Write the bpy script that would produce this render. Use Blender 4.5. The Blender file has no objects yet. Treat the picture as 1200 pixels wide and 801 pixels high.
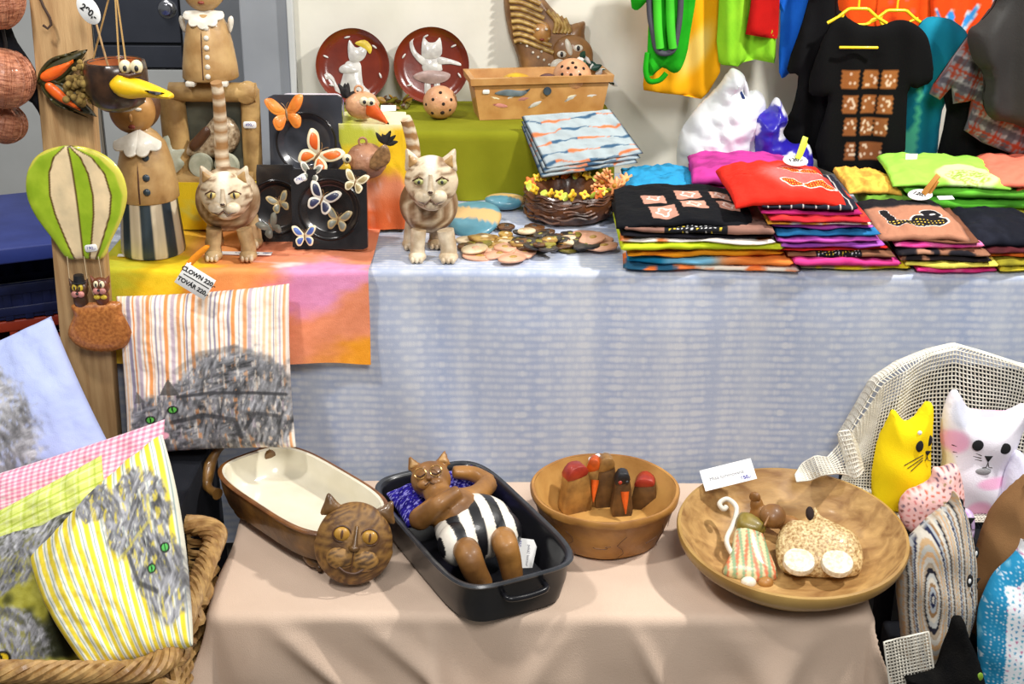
import bpy, bmesh, math, random
import numpy as np
from mathutils import Vector, Matrix, Euler
from mathutils.geometry import delaunay_2d_cdt
random.seed(7)
PI = math.pi
R = math.radians
SC = bpy.context.scene
COL = SC.collection
# ---------------------------------------------------------------- camera, world, lights, exposure
W, H, FPX = 1200.0, 801.0, 1600.0
CAM = Vector((0.0, -2.98, 1.775))
PITCH, ROLL = R(22.0), R(0.35)
cam_data = bpy.data.cameras.new('camera'); cam = bpy.data.objects.new('camera', cam_data); COL.objects.link(cam)
cam_data.sensor_width = 36.0; cam_data.lens = 36.0 * FPX / W; cam_data.clip_start = 0.05
CROT = Matrix.Rotation(PI / 2 - PITCH, 3, 'X') @ Matrix.Rotation(ROLL, 3, 'Z')
cam.location = CAM; cam.rotation_euler = CROT.to_euler()
SC.camera = cam
world = bpy.data.worlds.new('hall_ambient'); SC.world = world; world.use_nodes = True
world.node_tree.nodes['Background'].inputs[0].default_value = (0.93, 0.96, 1.0, 1)
world.node_tree.nodes['Background'].inputs[1].default_value = 0.20
def area(name, loc, target, size, power, col=(1, 1, 1)):
    l = bpy.data.lights.new(name, 'AREA'); l.shape = 'DISK'; l.size = size; l.energy = power; l.color = col
    o = bpy.data.objects.new(name, l); COL.objects.link(o); o.location = loc
    o.rotation_euler = (Vector(target) - Vector(loc)).to_track_quat('-Z', 'Y').to_euler()
area('hall_spot_right', (1.75, -0.46, 2.9), (0.3, 0.1, 0.6), 0.16, 88, (1.0, 0.97, 0.92))
area('hall_spot_left', (-1.2, -1.15, 3.0), (-0.2, 0.1, 0.6), 0.22, 40, (1.0, 0.97, 0.93))
area('front_fill', (0.5, -3.3, 3.3), (0.0, 0.0, 0.4), 1.2, 104, (1.0, 0.98, 0.95))  # soft fill added to brighten the surfaces facing the camera
area('far_left_fill', (-2.0, 1.1, 3.3), (-1.8, 1.9, 0.8), 0.9, 34, (1.0, 0.98, 0.95))  # added fill that brightens the far left wall
SC.view_settings.view_transform = 'Standard'; SC.view_settings.look = 'None'
SC.view_settings.exposure = -0.18; SC.view_settings.gamma = 1.0; SC.view_settings.use_curve_mapping = False

def ray(px, py):
    return (CROT @ Vector(((px - W / 2) / FPX, -(py - H / 2) / FPX, -1.0)))
def A(px, py, z=0.75):                      # the point on the level surface at height z
    d = ray(px, py); return CAM + d * ((z - CAM.z) / d.z)
def B(px, py, y):                           # the point on the upright plane at depth y
    d = ray(px, py); return CAM + d * ((y - CAM.y) / d.y)
def S(p):                                   # metres per pixel at a point
    return (CROT.transposed() @ (Vector(p) - CAM)).z * -1.0 / FPX

# ---------------------------------------------------------------- colours and materials
def lin(c):
    c = np.asarray(c, dtype=float) / 255.0
    return np.where(c <= 0.04045, c / 12.92, ((c + 0.055) / 1.055) ** 2.4)
def C4(c):
    a = lin(c); return (float(a[0]), float(a[1]), float(a[2]), 1.0)
MATS = {}
def mat(name, c=(128, 128, 128), c2=None, scale=20.0, rough=0.6, bump=0.0, bscale=None, coat=0.0, metal=0.0, detail=4.0,
        stretch=None, lo=0.35, hi=0.65, sheen=0.0, vcol=False, dist=0.0, spec=0.5, trans=0.0):
    if name in MATS: return MATS[name]
    m = bpy.data.materials.new(name); m.use_nodes = True; MATS[name] = m
    nt = m.node_tree; n = nt.nodes; L = nt.links; p = n['Principled BSDF']
    p.inputs['Roughness'].default_value = rough; p.inputs['Metallic'].default_value = metal
    p.inputs['Coat Weight'].default_value = coat; p.inputs['Coat Roughness'].default_value = 0.12
    p.inputs['Specular IOR Level'].default_value = spec
    p.inputs['Transmission Weight'].default_value = trans
    if sheen: p.inputs['Sheen Weight'].default_value = sheen
    tc = n.new('ShaderNodeTexCoord'); mp = n.new('ShaderNodeMapping'); L.new(tc.outputs['Object'], mp.inputs[0])
    if stretch: mp.inputs['Scale'].default_value = stretch
    src = None
    if vcol:
        at = n.new('ShaderNodeAttribute'); at.attribute_name = 'Col'; src = at.outputs['Color']
    else:
        p.inputs['Base Color'].default_value = C4(c)
    if c2 is not None:
        nz = n.new('ShaderNodeTexNoise'); nz.inputs['Scale'].default_value = scale; nz.inputs['Detail'].default_value = detail
        nz.inputs['Distortion'].default_value = dist
        L.new(mp.outputs[0], nz.inputs['Vector'])
        rp = n.new('ShaderNodeValToRGB'); rp.color_ramp.elements[0].position = lo; rp.color_ramp.elements[1].position = hi
        rp.color_ramp.elements[0].color = C4(c); rp.color_ramp.elements[1].color = C4(c2)
        L.new(nz.outputs['Fac'], rp.inputs[0])
        if vcol:
            mx = n.new('ShaderNodeMixRGB'); mx.blend_type = 'MULTIPLY'; mx.inputs[0].default_value = 1.0
            L.new(src, mx.inputs[1]); L.new(rp.outputs[0], mx.inputs[2]); src = mx.outputs[0]
        else: src = rp.outputs[0]
    if src is not None: L.new(src, p.inputs['Base Color'])
    if bump:
        nb = n.new('ShaderNodeTexNoise'); nb.inputs['Scale'].default_value = bscale or scale * 3; nb.inputs['Detail'].default_value = 3.0
        L.new(mp.outputs[0], nb.inputs['Vector'])
        bp = n.new('ShaderNodeBump'); bp.inputs['Strength'].default_value = bump; bp.inputs['Distance'].default_value = 0.004
        L.new(nb.outputs['Fac'], bp.inputs['Height']); L.new(bp.outputs[0], p.inputs['Normal'])
    return m
def cloth(name, c, c2=None, **k):
    c = tuple(c)
    c2 = c2 or tuple(max(0, x * 0.86) for x in c)
    return mat(name, c, c2, scale=k.pop('scale', 9), rough=k.pop('rough', 0.9), bump=k.pop('bump', 0.25), bscale=k.pop('bscale', 420), sheen=0.0, spec=k.pop('spec', 0.15), **k)
def glaze(name, c=(128, 128, 128), c2=None, **k):
    c2 = c2 or tuple(x * 0.75 for x in c)
    return mat(name, c, c2, scale=k.pop('scale', 30), rough=k.pop('rough', 0.45), coat=k.pop('coat', 0.18), bump=k.pop('bump', 0.12), bscale=k.pop('bscale', 90), **k)
VC_CLOTH = mat('printed_cloth', rough=0.9, spec=0.15, bump=0.25, bscale=420, vcol=True)
VC_GLAZE = mat('painted_glaze', rough=0.4, coat=0.25, bump=0.1, bscale=110, vcol=True)
VC_CLAY = mat('painted_clay', rough=0.55, bump=0.3, bscale=160, vcol=True)
WHITE_CARD = mat('white_card', (240, 240, 238), (228, 228, 226), scale=4, rough=0.7)
INK_BLUE = mat('blue_ink', (50, 45, 150), rough=0.8)
INK_BLACK = mat('black_ink', (20, 20, 22), rough=0.8)
INK_GREY = mat('grey_ink', (95, 95, 110), rough=0.8)

# ---------------------------------------------------------------- noise for prints (numpy)
def _h(ix, iy, seed):
    n = (ix.astype(np.int64) * 374761393 + iy.astype(np.int64) * 668265263 + seed * 1442695041) & 0x7fffffff
    n = ((n ^ (n >> 13)) * 1274126177) & 0x7fffffff
    return ((n ^ (n >> 16)) & 0xffff) / 65535.0
def vn(x, y, seed=0):
    x = np.asarray(x, float); y = np.asarray(y, float)
    ix = np.floor(x); iy = np.floor(y); fx = x - ix; fy = y - iy
    fx = fx * fx * (3 - 2 * fx); fy = fy * fy * (3 - 2 * fy)
    a = _h(ix, iy, seed); b = _h(ix + 1, iy, seed); c = _h(ix, iy + 1, seed); d = _h(ix + 1, iy + 1, seed)
    return (a * (1 - fx) + b * fx) * (1 - fy) + (c * (1 - fx) + d * fx) * fy
def fbm(x, y, seed=0, o=4):
    s = 0; a = 0.5; t = 0
    for i in range(o):
        s = s + a * vn(x * 2 ** i, y * 2 ** i, seed + i * 17); t += a; a *= 0.5
    return s / t
def sst(a, b, x):
    t = np.clip((x - a) / (b - a), 0, 1); return t * t * (3 - 2 * t)
def mixc(base, c, m):
    return base * (1 - m[:, None]) + np.asarray(c, float) * m[:, None]
def inpoly(x, y, poly):
    r = np.zeros(x.shape, bool); n = len(poly); j = n - 1
    for i in range(n):
        xi, yi = poly[i]; xj, yj = poly[j]
        c = ((yi > y) != (yj > y)) & (x < (xj - xi) * (y - yi) / (yj - yi + 1e-12) + xi)
        r ^= c; j = i
    return r
def ellm(x, y, cx, cy, rx, ry, rot=0.0):
    c, s = math.cos(rot), math.sin(rot); dx, dy = x - cx, y - cy
    return np.sqrt(((dx * c + dy * s) / rx) ** 2 + ((-dx * s + dy * c) / ry) ** 2)

# ---------------------------------------------------------------- geometry: every builder returns (verts, faces)
def join(*gs):
    v = []; f = []
    for g in gs:
        o = len(v); v += list(g[0]); f += [tuple(i + o for i in q) for q in g[1]]
    return v, f
def tf(g, loc=(0, 0, 0), rot=(0, 0, 0), sc=1.0):
    if not hasattr(sc, '__len__'): sc = (sc, sc, sc)
    M = Matrix.Translation(loc) @ Euler(rot).to_matrix().to_4x4() @ Matrix.Diagonal((*sc, 1))
    return [tuple(M @ Vector(p)) for p in g[0]], g[1]
def lathe(prof, n=40, ripple=None):
    v = []; f = []; m = len(prof)
    for i in range(n):
        a = 2 * PI * i / n; c, s = math.cos(a), math.sin(a)
        for (r, z) in prof:
            q = r * (ripple(a, z) if ripple else 1.0); v.append((q * c, q * s, z))
    for i in range(n):
        j = (i + 1) % n
        for k in range(m - 1):
            f.append((i * m + k, j * m + k, j * m + k + 1, i * m + k + 1))
    if prof[0][0] > 1e-6: f.append(tuple(i * m for i in reversed(range(n)))) if False else None
    f = [q for q in f if q]
    return v, f
def tube(path, rad, n=10, cap=True):
    P = [Vector(p) for p in path]; m = len(P)
    if not hasattr(rad, '__len__'): rad = [rad] * m
    v = []; f = []
    up = Vector((0, 0, 1))
    t0 = (P[1] - P[0]).normalized()
    if abs(t0.dot(up)) > 0.9: up = Vector((1, 0, 0))
    s = t0.cross(up).normalized()
    for i, p in enumerate(P):
        t = (P[min(i + 1, m - 1)] - P[max(i - 1, 0)]).normalized()
        s = (s - t * s.dot(t)).normalized(); u = s.cross(t)
        for k in range(n):
            a = 2 * PI * k / n; v.append(tuple(p + (s * math.cos(a) + u * math.sin(a)) * rad[i]))
    for i in range(m - 1):
        for k in range(n):
            k2 = (k + 1) % n; f.append((i * n + k, i * n + k2, (i + 1) * n + k2, (i + 1) * n + k))
    if cap:
        f.append(tuple(reversed(range(n)))); f.append(tuple((m - 1) * n + k for k in range(n)))
    return v, f
def ell(rx, ry=None, rz=None, nu=20, nv=14):
    ry = rx if ry is None else ry; rz = rx if rz is None else rz
    v = [(0, 0, -rz)]; f = []
    for j in range(1, nv):
        t = -PI / 2 + PI * j / nv
        for i in range(nu):
            a = 2 * PI * i / nu; v.append((rx * math.cos(t) * math.cos(a), ry * math.cos(t) * math.sin(a), rz * math.sin(t)))
    v.append((0, 0, rz)); top = len(v) - 1
    for i in range(nu):
        i2 = (i + 1) % nu; f.append((0, 1 + i2, 1 + i))
        for j in range(nv - 2):
            a = 1 + j * nu; b = a + nu; f.append((a + i, a + i2, b + i2, b + i))
        a = 1 + (nv - 2) * nu; f.append((a + i, a + i2, top))
    return v, f
def box(sx, sy, sz, b=0.0, seg=2, base=False):
    bm = bmesh.new(); bmesh.ops.create_cube(bm, size=1.0)
    for q in bm.verts: q.co = Vector((q.co.x * sx, q.co.y * sy, q.co.z * sz + (sz / 2 if base else 0)))
    if b > 0: bmesh.ops.bevel(bm, geom=list(bm.edges), offset=b, segments=seg, affect='EDGES', profile=0.5)
    v = [tuple(q.co) for q in bm.verts]; bm.verts.index_update()
    f = [tuple(q.index for q in p.verts) for p in bm.faces]; bm.free()
    return v, f
def spline(pts, k=6, closed=True):
    P = [np.array(p, float) for p in pts]; n = len(P); out = []
    rng = range(n) if closed else range(n - 1)
    for i in rng:
        if closed: p0, p1, p2, p3 = P[i - 1], P[i], P[(i + 1) % n], P[(i + 2) % n]
        else: p0, p1, p2, p3 = P[max(i - 1, 0)], P[i], P[i + 1], P[min(i + 2, n - 1)]
        for s in range(k):
            t = s / k
            out.append(0.5 * ((2 * p1) + (-p0 + p2) * t + (2 * p0 - 5 * p1 + 4 * p2 - p3) * t * t + (-p0 + 3 * p1 - 3 * p2 + p3) * t ** 3))
    if not closed: out.append(P[-1])
    return [tuple(q) for q in out]
def ccw(o):
    a = sum(o[i][0] * o[(i + 1) % len(o)][1] - o[(i + 1) % len(o)][0] * o[i][1] for i in range(len(o)))
    return list(o) if a > 0 else list(reversed(o))
def inset(o, d):
    n = len(o); r = []
    for i in range(n):
        p = np.array(o[i - 1]); q = np.array(o[i]); s = np.array(o[(i + 1) % n])
        a = q - p; b = s - q; a = a / (np.hypot(*a) + 1e-9); b = b / (np.hypot(*b) + 1e-9)
        nn = np.array((-a[1] - b[1], a[0] + b[0])); l = np.hypot(*nn)
        nn = nn / l if l > 1e-6 else np.array((-a[1], a[0]))
        r.append(tuple(q + nn * d / max(0.5, l / 2)))
    return r
def slab(o, t, b=0.0):                      # outline in x,z; front face towards -y, thickness t centred on y=0
    o = ccw(o); n = len(o); v = []; f = []
    rings = [(o, t / 2)] if b <= 0 else [(inset(o, b), t / 2), (o, t / 2 - b)]
    rings = [(q, y) for q, y in rings] + [(q, -y) for q, y in reversed(rings)]
    for q, y in rings: v += [(p[0], y, p[1]) for p in q]
    for k in range(len(rings) - 1):
        for i in range(n):
            j = (i + 1) % n; f.append((k * n + i, k * n + j, (k + 1) * n + j, (k + 1) * n + i))
    f.append(tuple(reversed(range(n)))); m = (len(rings) - 1) * n; f.append(tuple(m + i for i in range(n)))
    f = [tuple(reversed(q)) for q in f]
    return v, f
def puff(o, t, step, pw=0.5, back=1.0, wide=None, edge=0.0):   # stuffed shape: outline in x,z, fattest far from the seam
    o = ccw(o); O = np.array(o); n = len(o)
    lo = O.min(0); hi = O.max(0)
    gx, gz = np.meshgrid(np.arange(lo[0] + step / 2, hi[0], step), np.arange(lo[1] + step / 2, hi[1], step))
    gx = gx + (np.arange(gx.shape[0])[:, None] % 2) * step * 0.5
    P = np.stack([gx.ravel(), gz.ravel()], 1)
    P = P[inpoly(P[:, 0], P[:, 1], o)]
    def dist(Q):
        d = np.full(len(Q), 1e9)
        for i in range(n):
            a = O[i]; b = O[(i + 1) % n]; ab = b - a; t_ = np.clip(((Q - a) @ ab) / (ab @ ab + 1e-12), 0, 1)
            d = np.minimum(d, np.hypot(*(Q - a - t_[:, None] * ab).T))
        return d
    d = dist(P); P = P[d > step * 0.45]
    pts = [Vector(p) for p in o] + [Vector((float(a), float(b))) for a, b in P]
    r = delaunay_2d_cdt(pts, [], [list(range(n))], 1, 1e-7)
    V2 = np.array([tuple(p) for p in r[0]]); F = [tuple(q) for q in r[2]]
    d = dist(V2); w = wide or d.max()
    h = t / 2 * (1 - (1 - np.clip(d / w, 0, 1)) ** 2) ** pw
    on = d < 1e-5 * max(1, w) + 1e-6
    v = []; f = []
    front = {}; backi = {}
    for i, (x, z) in enumerate(V2):
        if on[i] and edge <= 0: front[i] = backi[i] = len(v); v.append((x, 0, z))
        else:
            front[i] = len(v); v.append((x, -h[i] - edge, z)); backi[i] = len(v); v.append((x, h[i] * back + edge, z))
    for q in F:
        f.append(tuple(front[i] for i in q)); f.append(tuple(backi[i] for i in reversed(q)))
    if edge > 0:
        ib = [i for i in range(len(V2)) if on[i]]
        key = {(round(V2[i][0], 5), round(V2[i][1], 5)): i for i in ib}
        idx = [key.get((round(p[0], 5), round(p[1], 5))) for p in o]
        for k in range(n):
            a, b = idx[k], idx[(k + 1) % n]
            if a is not None and b is not None and a != b: f.append((front[b], front[a], backi[a], backi[b]))
    return v, f
def grid(fn, nu, nv, closed_u=False):       # fn(u,v) -> xyz, u and v in 0..1
    v = [fn(i / nu, j / nv) for j in range(nv + 1) for i in range(nu + (0 if closed_u else 1))]
    m = nu if closed_u else nu + 1; f = []
    for j in range(nv):
        for i in range(nu):
            i2 = (i + 1) % m; f.append((j * m + i, j * m + i2, (j + 1) * m + i2, (j + 1) * m + i))
    return v, f
def disp(g, fn):
    return [fn(*p) for p in g[0]], g[1]

# ---------------------------------------------------------------- linking and tagging
K = 1.0
def mk(name, g, m, parent=None, loc=None, rot=None, smooth=True, ang=50, k=None, paint=None):
    k = K if k is None else k
    me = bpy.data.meshes.new(name)
    V = np.array(g[0], float).reshape(-1, 3)
    me.from_pydata((V * k).tolist(), [], g[1]); me.update()
    if paint is not None:
        c = paint(V); at = me.color_attributes.new('Col', 'FLOAT_COLOR', 'POINT')
        a = np.ones((len(V), 4)); a[:, :3] = lin(np.clip(c, 0, 255)); at.data.foreach_set('color', a.ravel().astype(np.float32))
    if smooth:
        me.polygons.foreach_set('use_smooth', [True] * len(me.polygons)); me.set_sharp_from_angle(angle=R(ang))
    me.materials.append(m if m is not None else VC_CLOTH)
    o = bpy.data.objects.new(name, me); COL.objects.link(o)
    if parent is not None: o.parent = parent
    if loc is not None: o.location = Vector(loc) * (k if parent is not None else 1.0)
    if rot is not None: o.rotation_euler = rot
    return o
def fuse(o, voxel, smooth=6):               # melt joined pieces into one continuous skin
    r = o.modifiers.new('fuse', 'REMESH'); r.mode = 'VOXEL'; r.voxel_size = voxel; r.use_smooth_shade = True
    s = o.modifiers.new('soften', 'SMOOTH'); s.factor = 0.5; s.iterations = smooth
    return o
def tag(o, label=None, cat=None, group=None, kind=None):
    if label: o['label'] = label
    if cat: o['category'] = cat
    if group: o['group'] = group
    if kind: o['kind'] = kind
    return o
def thing(name, label, cat, loc=(0, 0, 0), rot=(0, 0, 0), group=None):
    o = bpy.data.objects.new(name, None); o.empty_display_size = 0.05; COL.objects.link(o)
    o.location = loc; o.rotation_euler = rot
    return tag(o, label, cat, group)
def struct(name, g, m, **k):
    o = mk(name, g, m, k=1.0, **k); return tag(o, kind='structure')
def copy_tree(o, parent=None):
    c = o.copy(); COL.objects.link(c)
    if parent is not None: c.parent = parent
    for ch in list(o.children): copy_tree(ch, c)
    return c
def ZS(pts):                                # upright things look a little shorter from above
    return 1.0 / math.cos(PITCH + math.atan((sum(q[1] for q in pts) / len(pts) - H / 2) / FPX))
def OL(bx, by, pts, zs=None):               # photo outline -> local x,z around the base pixel
    zs = zs or ZS(pts)
    return [((x - bx), (by - y) * zs) for x, y in pts]
def text(name, s, size, m, parent, loc, rot, k=None, bold=0.0):
    k = K if k is None else k
    cu = bpy.data.curves.new(name, 'FONT'); cu.body = s; cu.size = size * k; cu.align_x = 'CENTER'; cu.align_y = 'CENTER'
    cu.extrude = 0.00008; cu.offset = bold * k
    o = bpy.data.objects.new(name, cu); COL.objects.link(o)
    dg = bpy.context.evaluated_depsgraph_get(); me = bpy.data.meshes.new_from_object(o.evaluated_get(dg))
    bpy.data.objects.remove(o); me.materials.clear(); me.materials.append(m)
    o = bpy.data.objects.new(name, me); COL.objects.link(o); o.parent = parent; o.location = Vector(loc) * k; o.rotation_euler = rot
    return o
def circ(n, r, cx=0, cz=0, rz=None):
    return [(cx + r * math.cos(2 * PI * i / n), cz + (rz or r) * math.sin(2 * PI * i / n)) for i in range(n)]
def rrect(w, h, r, n=5, cx=0, cz=0):
    o = []
    for sx, sz, a0 in ((1, 1, 0), (-1, 1, 90), (-1, -1, 180), (1, -1, 270)):
        for i in range(n + 1):
            a = R(a0 + 90 * i / n); o.append((cx + sx * (w / 2 - r) + r * math.cos(a), cz + sz * (h / 2 - r) + r * math.sin(a)))
    return o
# ================================================================ the setting
CONC = mat('concrete_floor', (112, 110, 104), (88, 87, 83), scale=3, rough=0.75, bump=0.1, bscale=40)
struct('floor', grid(lambda u, v: (-7 + 12 * u, -4.5 + 9 * v, 0.0), 2, 2), CONC)
WALLY = 0.98
PAINT = mat('cream_wall_paint', (232, 229, 216), (222, 219, 205), scale=5, rough=0.85, bump=0.08, bscale=60)
GREYP = mat('grey_wall_paint', (152, 156, 162), (140, 144, 150), scale=4, rough=0.8, bump=0.05, bscale=60)
LGREY = mat('light_grey_wall_paint', (205, 207, 205), (196, 198, 196), scale=4, rough=0.8)
x345 = B(347, 60, WALLY).x
g = tf(box(3.2 - x345, 0.1, 3.2, base=True), ((3.2 + x345) / 2, WALLY + 0.05, 0)); struct('wall_back', g, PAINT, smooth=False)
xa = B(285, 60, WALLY).x
struct('wall_column', tf(box(x345 - xa, 0.16, 3.2, 0.004, base=True), ((xa + x345) / 2, WALLY + 0.06, 0)), GREYP, smooth=False)
struct('trim_1', tf(box(0.018, 0.02, 3.2, 0.003, base=True), (x345 - 0.006, WALLY - 0.03, 0)), LGREY, smooth=False)
FARY = 2.6
xb = B(214, 40, FARY).x; xc = B(112, 60, FARY).x; xd = B(300, 40, FARY).x
struct('wall_left', tf(box(4.0, 0.1, 3.4, base=True), (xc - 2.0, FARY + 0.05, 0)), LGREY, smooth=False)
struct('wall_far', tf(box(xd - xb + 0.9, 0.1, 3.4, base=True), ((xb + xd + 0.9) / 2, FARY + 0.05, 0)), GREYP, smooth=False)
SLATE = mat('slate_door', (62, 66, 76), (54, 58, 68), scale=6, rough=0.5)
door = struct('door_1', tf(box(xb - xc, 0.08, 3.4, base=True), ((xb + xc) / 2, FARY + 0.05, 0)), mat('door_gap', (30, 32, 36)), smooth=False)
zs = B(160, 51, FARY).z
for i, (z0, z1) in enumerate(((0.72, zs - 0.006), (zs + 0.006, 3.38))):
    mk('door_panel', tf(box(xb - xc - 0.012, 0.03, z1 - z0, 0.003), ((xb + xc) / 2, FARY + 0.0, (z0 + z1) / 2)), SLATE, door, smooth=False, k=1)
mk('door_panel', tf(box(xb - xc - 0.012, 0.03, 0.7, 0.003), ((xb + xc) / 2, FARY + 0.0, 0.36)), LGREY, door, smooth=False, k=1)
p = B(197, 10, FARY)
CHROME = mat('chrome', (200, 200, 205), rough=0.2, metal=1.0)
mk('door_lock', tf(lathe([(0, 0.03), (0.02, 0.028), (0.022, 0.012), (0.034, 0.01), (0.04, 0.0)], 24), (p.x, FARY - 0.015, p.z), (PI / 2, 0, 0)), CHROME, door, k=1)
for dx in (0.0, 0.05):
    q = B(100 + dx * 160, 40, FARY)
    struct('trim_2', tf(box(0.012, 0.02, 3.3, 0.003, base=True), (q.x, FARY - 0.01, 0)), mat('beige_grey_trim', (150, 140, 125)), smooth=False)  # upright strips in their own beige-grey colour

# blue market table and crates standing far behind on the left
BLUE = mat('blue_painted_wood', (38, 52, 122), (48, 64, 140), scale=8, rough=0.5, bump=0.1)
p = A(-40, 262, 0.5)
bt = thing('market_table', 'low blue painted table with a thick top beyond the wooden post', 'table', (p.x, p.y, 0), (0, 0, R(24)))
mk('tabletop', tf(box(1.0, 0.62, 0.05, 0.006), (0, 0, 0.475)), BLUE, bt)
for sx in (-1, 1):
    for sy in (-1, 1): mk('leg', tf(box(0.05, 0.05, 0.45, 0.004, base=True), (sx * 0.46, sy * 0.27, 0)), BLUE, bt)
REDC = mat('red_orange_plastic', (190, 66, 34), (168, 52, 30), scale=8, rough=0.45)
def crate(label, loc, rz, m, sx=0.36, sy=0.3, sz=0.17):
    t = thing('plastic_crate', label, 'crate', loc, (0, 0, rz), 'crates under the blue table')
    mk('crate_floor', tf(box(sx, sy, 0.012, 0.002), (0, 0, 0.008)), m, t)
    for a, w, d in ((0, sx, sy), (PI, sx, sy), (PI / 2, sy, sx), (-PI / 2, sy, sx)):
        g = [tf(box(w, 0.014, 0.03, 0.003), (0, -d / 2, 0.03)), tf(box(w, 0.02, 0.035, 0.004), (0, -d / 2, sz - 0.018))]
        nn = 7
        for i in range(nn): g.append(tf(box(0.025, 0.012, sz, 0.002, base=True), (-w / 2 + 0.0125 + (w - 0.025) * i / (nn - 1), -d / 2, 0)))
        g.append(tf(box(w * 0.96, 0.008, sz * 0.5), (0, -d / 2 + 0.002, sz * 0.45)))
        mk('crate_side', tf(join(*g), rot=(0, 0, a)), m, t)
    return t
e = Matrix.Translation(bt.location) @ Matrix.Rotation(R(24), 4, 'Z')
crate('orange-red plastic crate on the floor under the blue table', e @ Vector((-0.2, -0.02, 0.003)), R(24), REDC, sz=0.22)
crate('orange-red plastic crate under the blue table end towards the post', e @ Vector((0.2, -0.02, 0.003)), R(24), REDC, sz=0.22)
crate('dark blue plastic crate stacked on an orange-red crate', e @ Vector((0.2, -0.02, 0.226)), R(24), mat('navy_plastic', (30, 40, 92), (24, 32, 76), rough=0.45), 0.38, 0.32, 0.12)

# ================================================================ tables and their cloths
TZ = 0.75; TX0, TX1 = B(88, 330, 0.0).x, 1.75; TY1 = 0.86
WOODT = mat('plain_table_wood', (170, 140, 100), (150, 120, 84), scale=6, rough=0.6, stretch=(1, 8, 8))
tb = thing('trestle_table', 'long table under the pale blue woven cloth', 'table', ((TX0 + TX1) / 2, TY1 / 2, 0))
tw = TX1 - TX0
mk('tabletop', tf(box(tw - 0.02, TY1 - 0.03, 0.03, 0.004), (0, 0.006, TZ - 0.019)), WOODT, tb)
for sx in (-1, 1):
    for sy in (-1, 1): mk('leg', tf(box(0.05, 0.05, TZ - 0.034, 0.004, base=True), (sx * (tw / 2 - 0.12), sy * 0.33, 0)), WOODT, tb)
def drape(name, x0, x1, y0, y1, z, ol, orr, of, ob, nu, nv, m, foldf=None, folds=None, flare=0.03, r=0.014, paint=None, topz=None):
    xs = np.linspace(x0 - ol, x1 + orr, nu + 1); ys = np.linspace(y0 - of, y1 + ob, nv + 1)
    v = []; sh = []
    for sy in ys:
        for sx in xs:
            ox = x0 - sx if sx < x0 else (sx - x1 if sx > x1 else 0.0); dx = -1 if sx < x0 else 1
            oy = y0 - sy if sy < y0 else (sy - y1 if sy > y1 else 0.0); dy = -1 if sy < y0 else 1
            o = math.hypot(ox, oy)
            cx, cy = min(max(sx, x0), x1), min(max(sy, y0), y1); zz = z + (topz(sx, sy) if topz else 0)
            if o > 0:
                ux, uy = dx * ox / o, dy * oy / o
                fl = flare + 0.35 * min(abs(ux), abs(uy))
                if o < r * PI / 2: a = o / r; out = r * math.sin(a); dn = r * (1 - math.cos(a))
                else: out = r + fl * (o - r * PI / 2); dn = r + (o - r * PI / 2) * (1 - 0.3 * min(abs(ux), abs(uy)))
                if uy and foldf and abs(uy) > abs(ux): out += foldf(sx, o) * min(1.0, o / 0.15)
                elif ux and folds: out += folds(sy, o) * min(1.0, o / 0.15)
                cx += ux * out; cy += uy * out; zz -= dn
            v.append((cx, cy, max(zz, 0.006))); sh.append((sx, sy, 0.0))
    n1 = nu + 1
    f = [(j * n1 + i, j * n1 + i + 1, (j + 1) * n1 + i + 1, (j + 1) * n1 + i) for j in range(nv) for i in range(nu)]
    o = mk(name, (v, f), m, k=1, paint=(lambda V: paint(np.array(sh))) if paint else None, ang=180)
    at = o.data.attributes.new('sheet', 'FLOAT_VECTOR', 'POINT'); at.data.foreach_set('vector', np.array(sh, np.float32).ravel())
    return o
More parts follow.
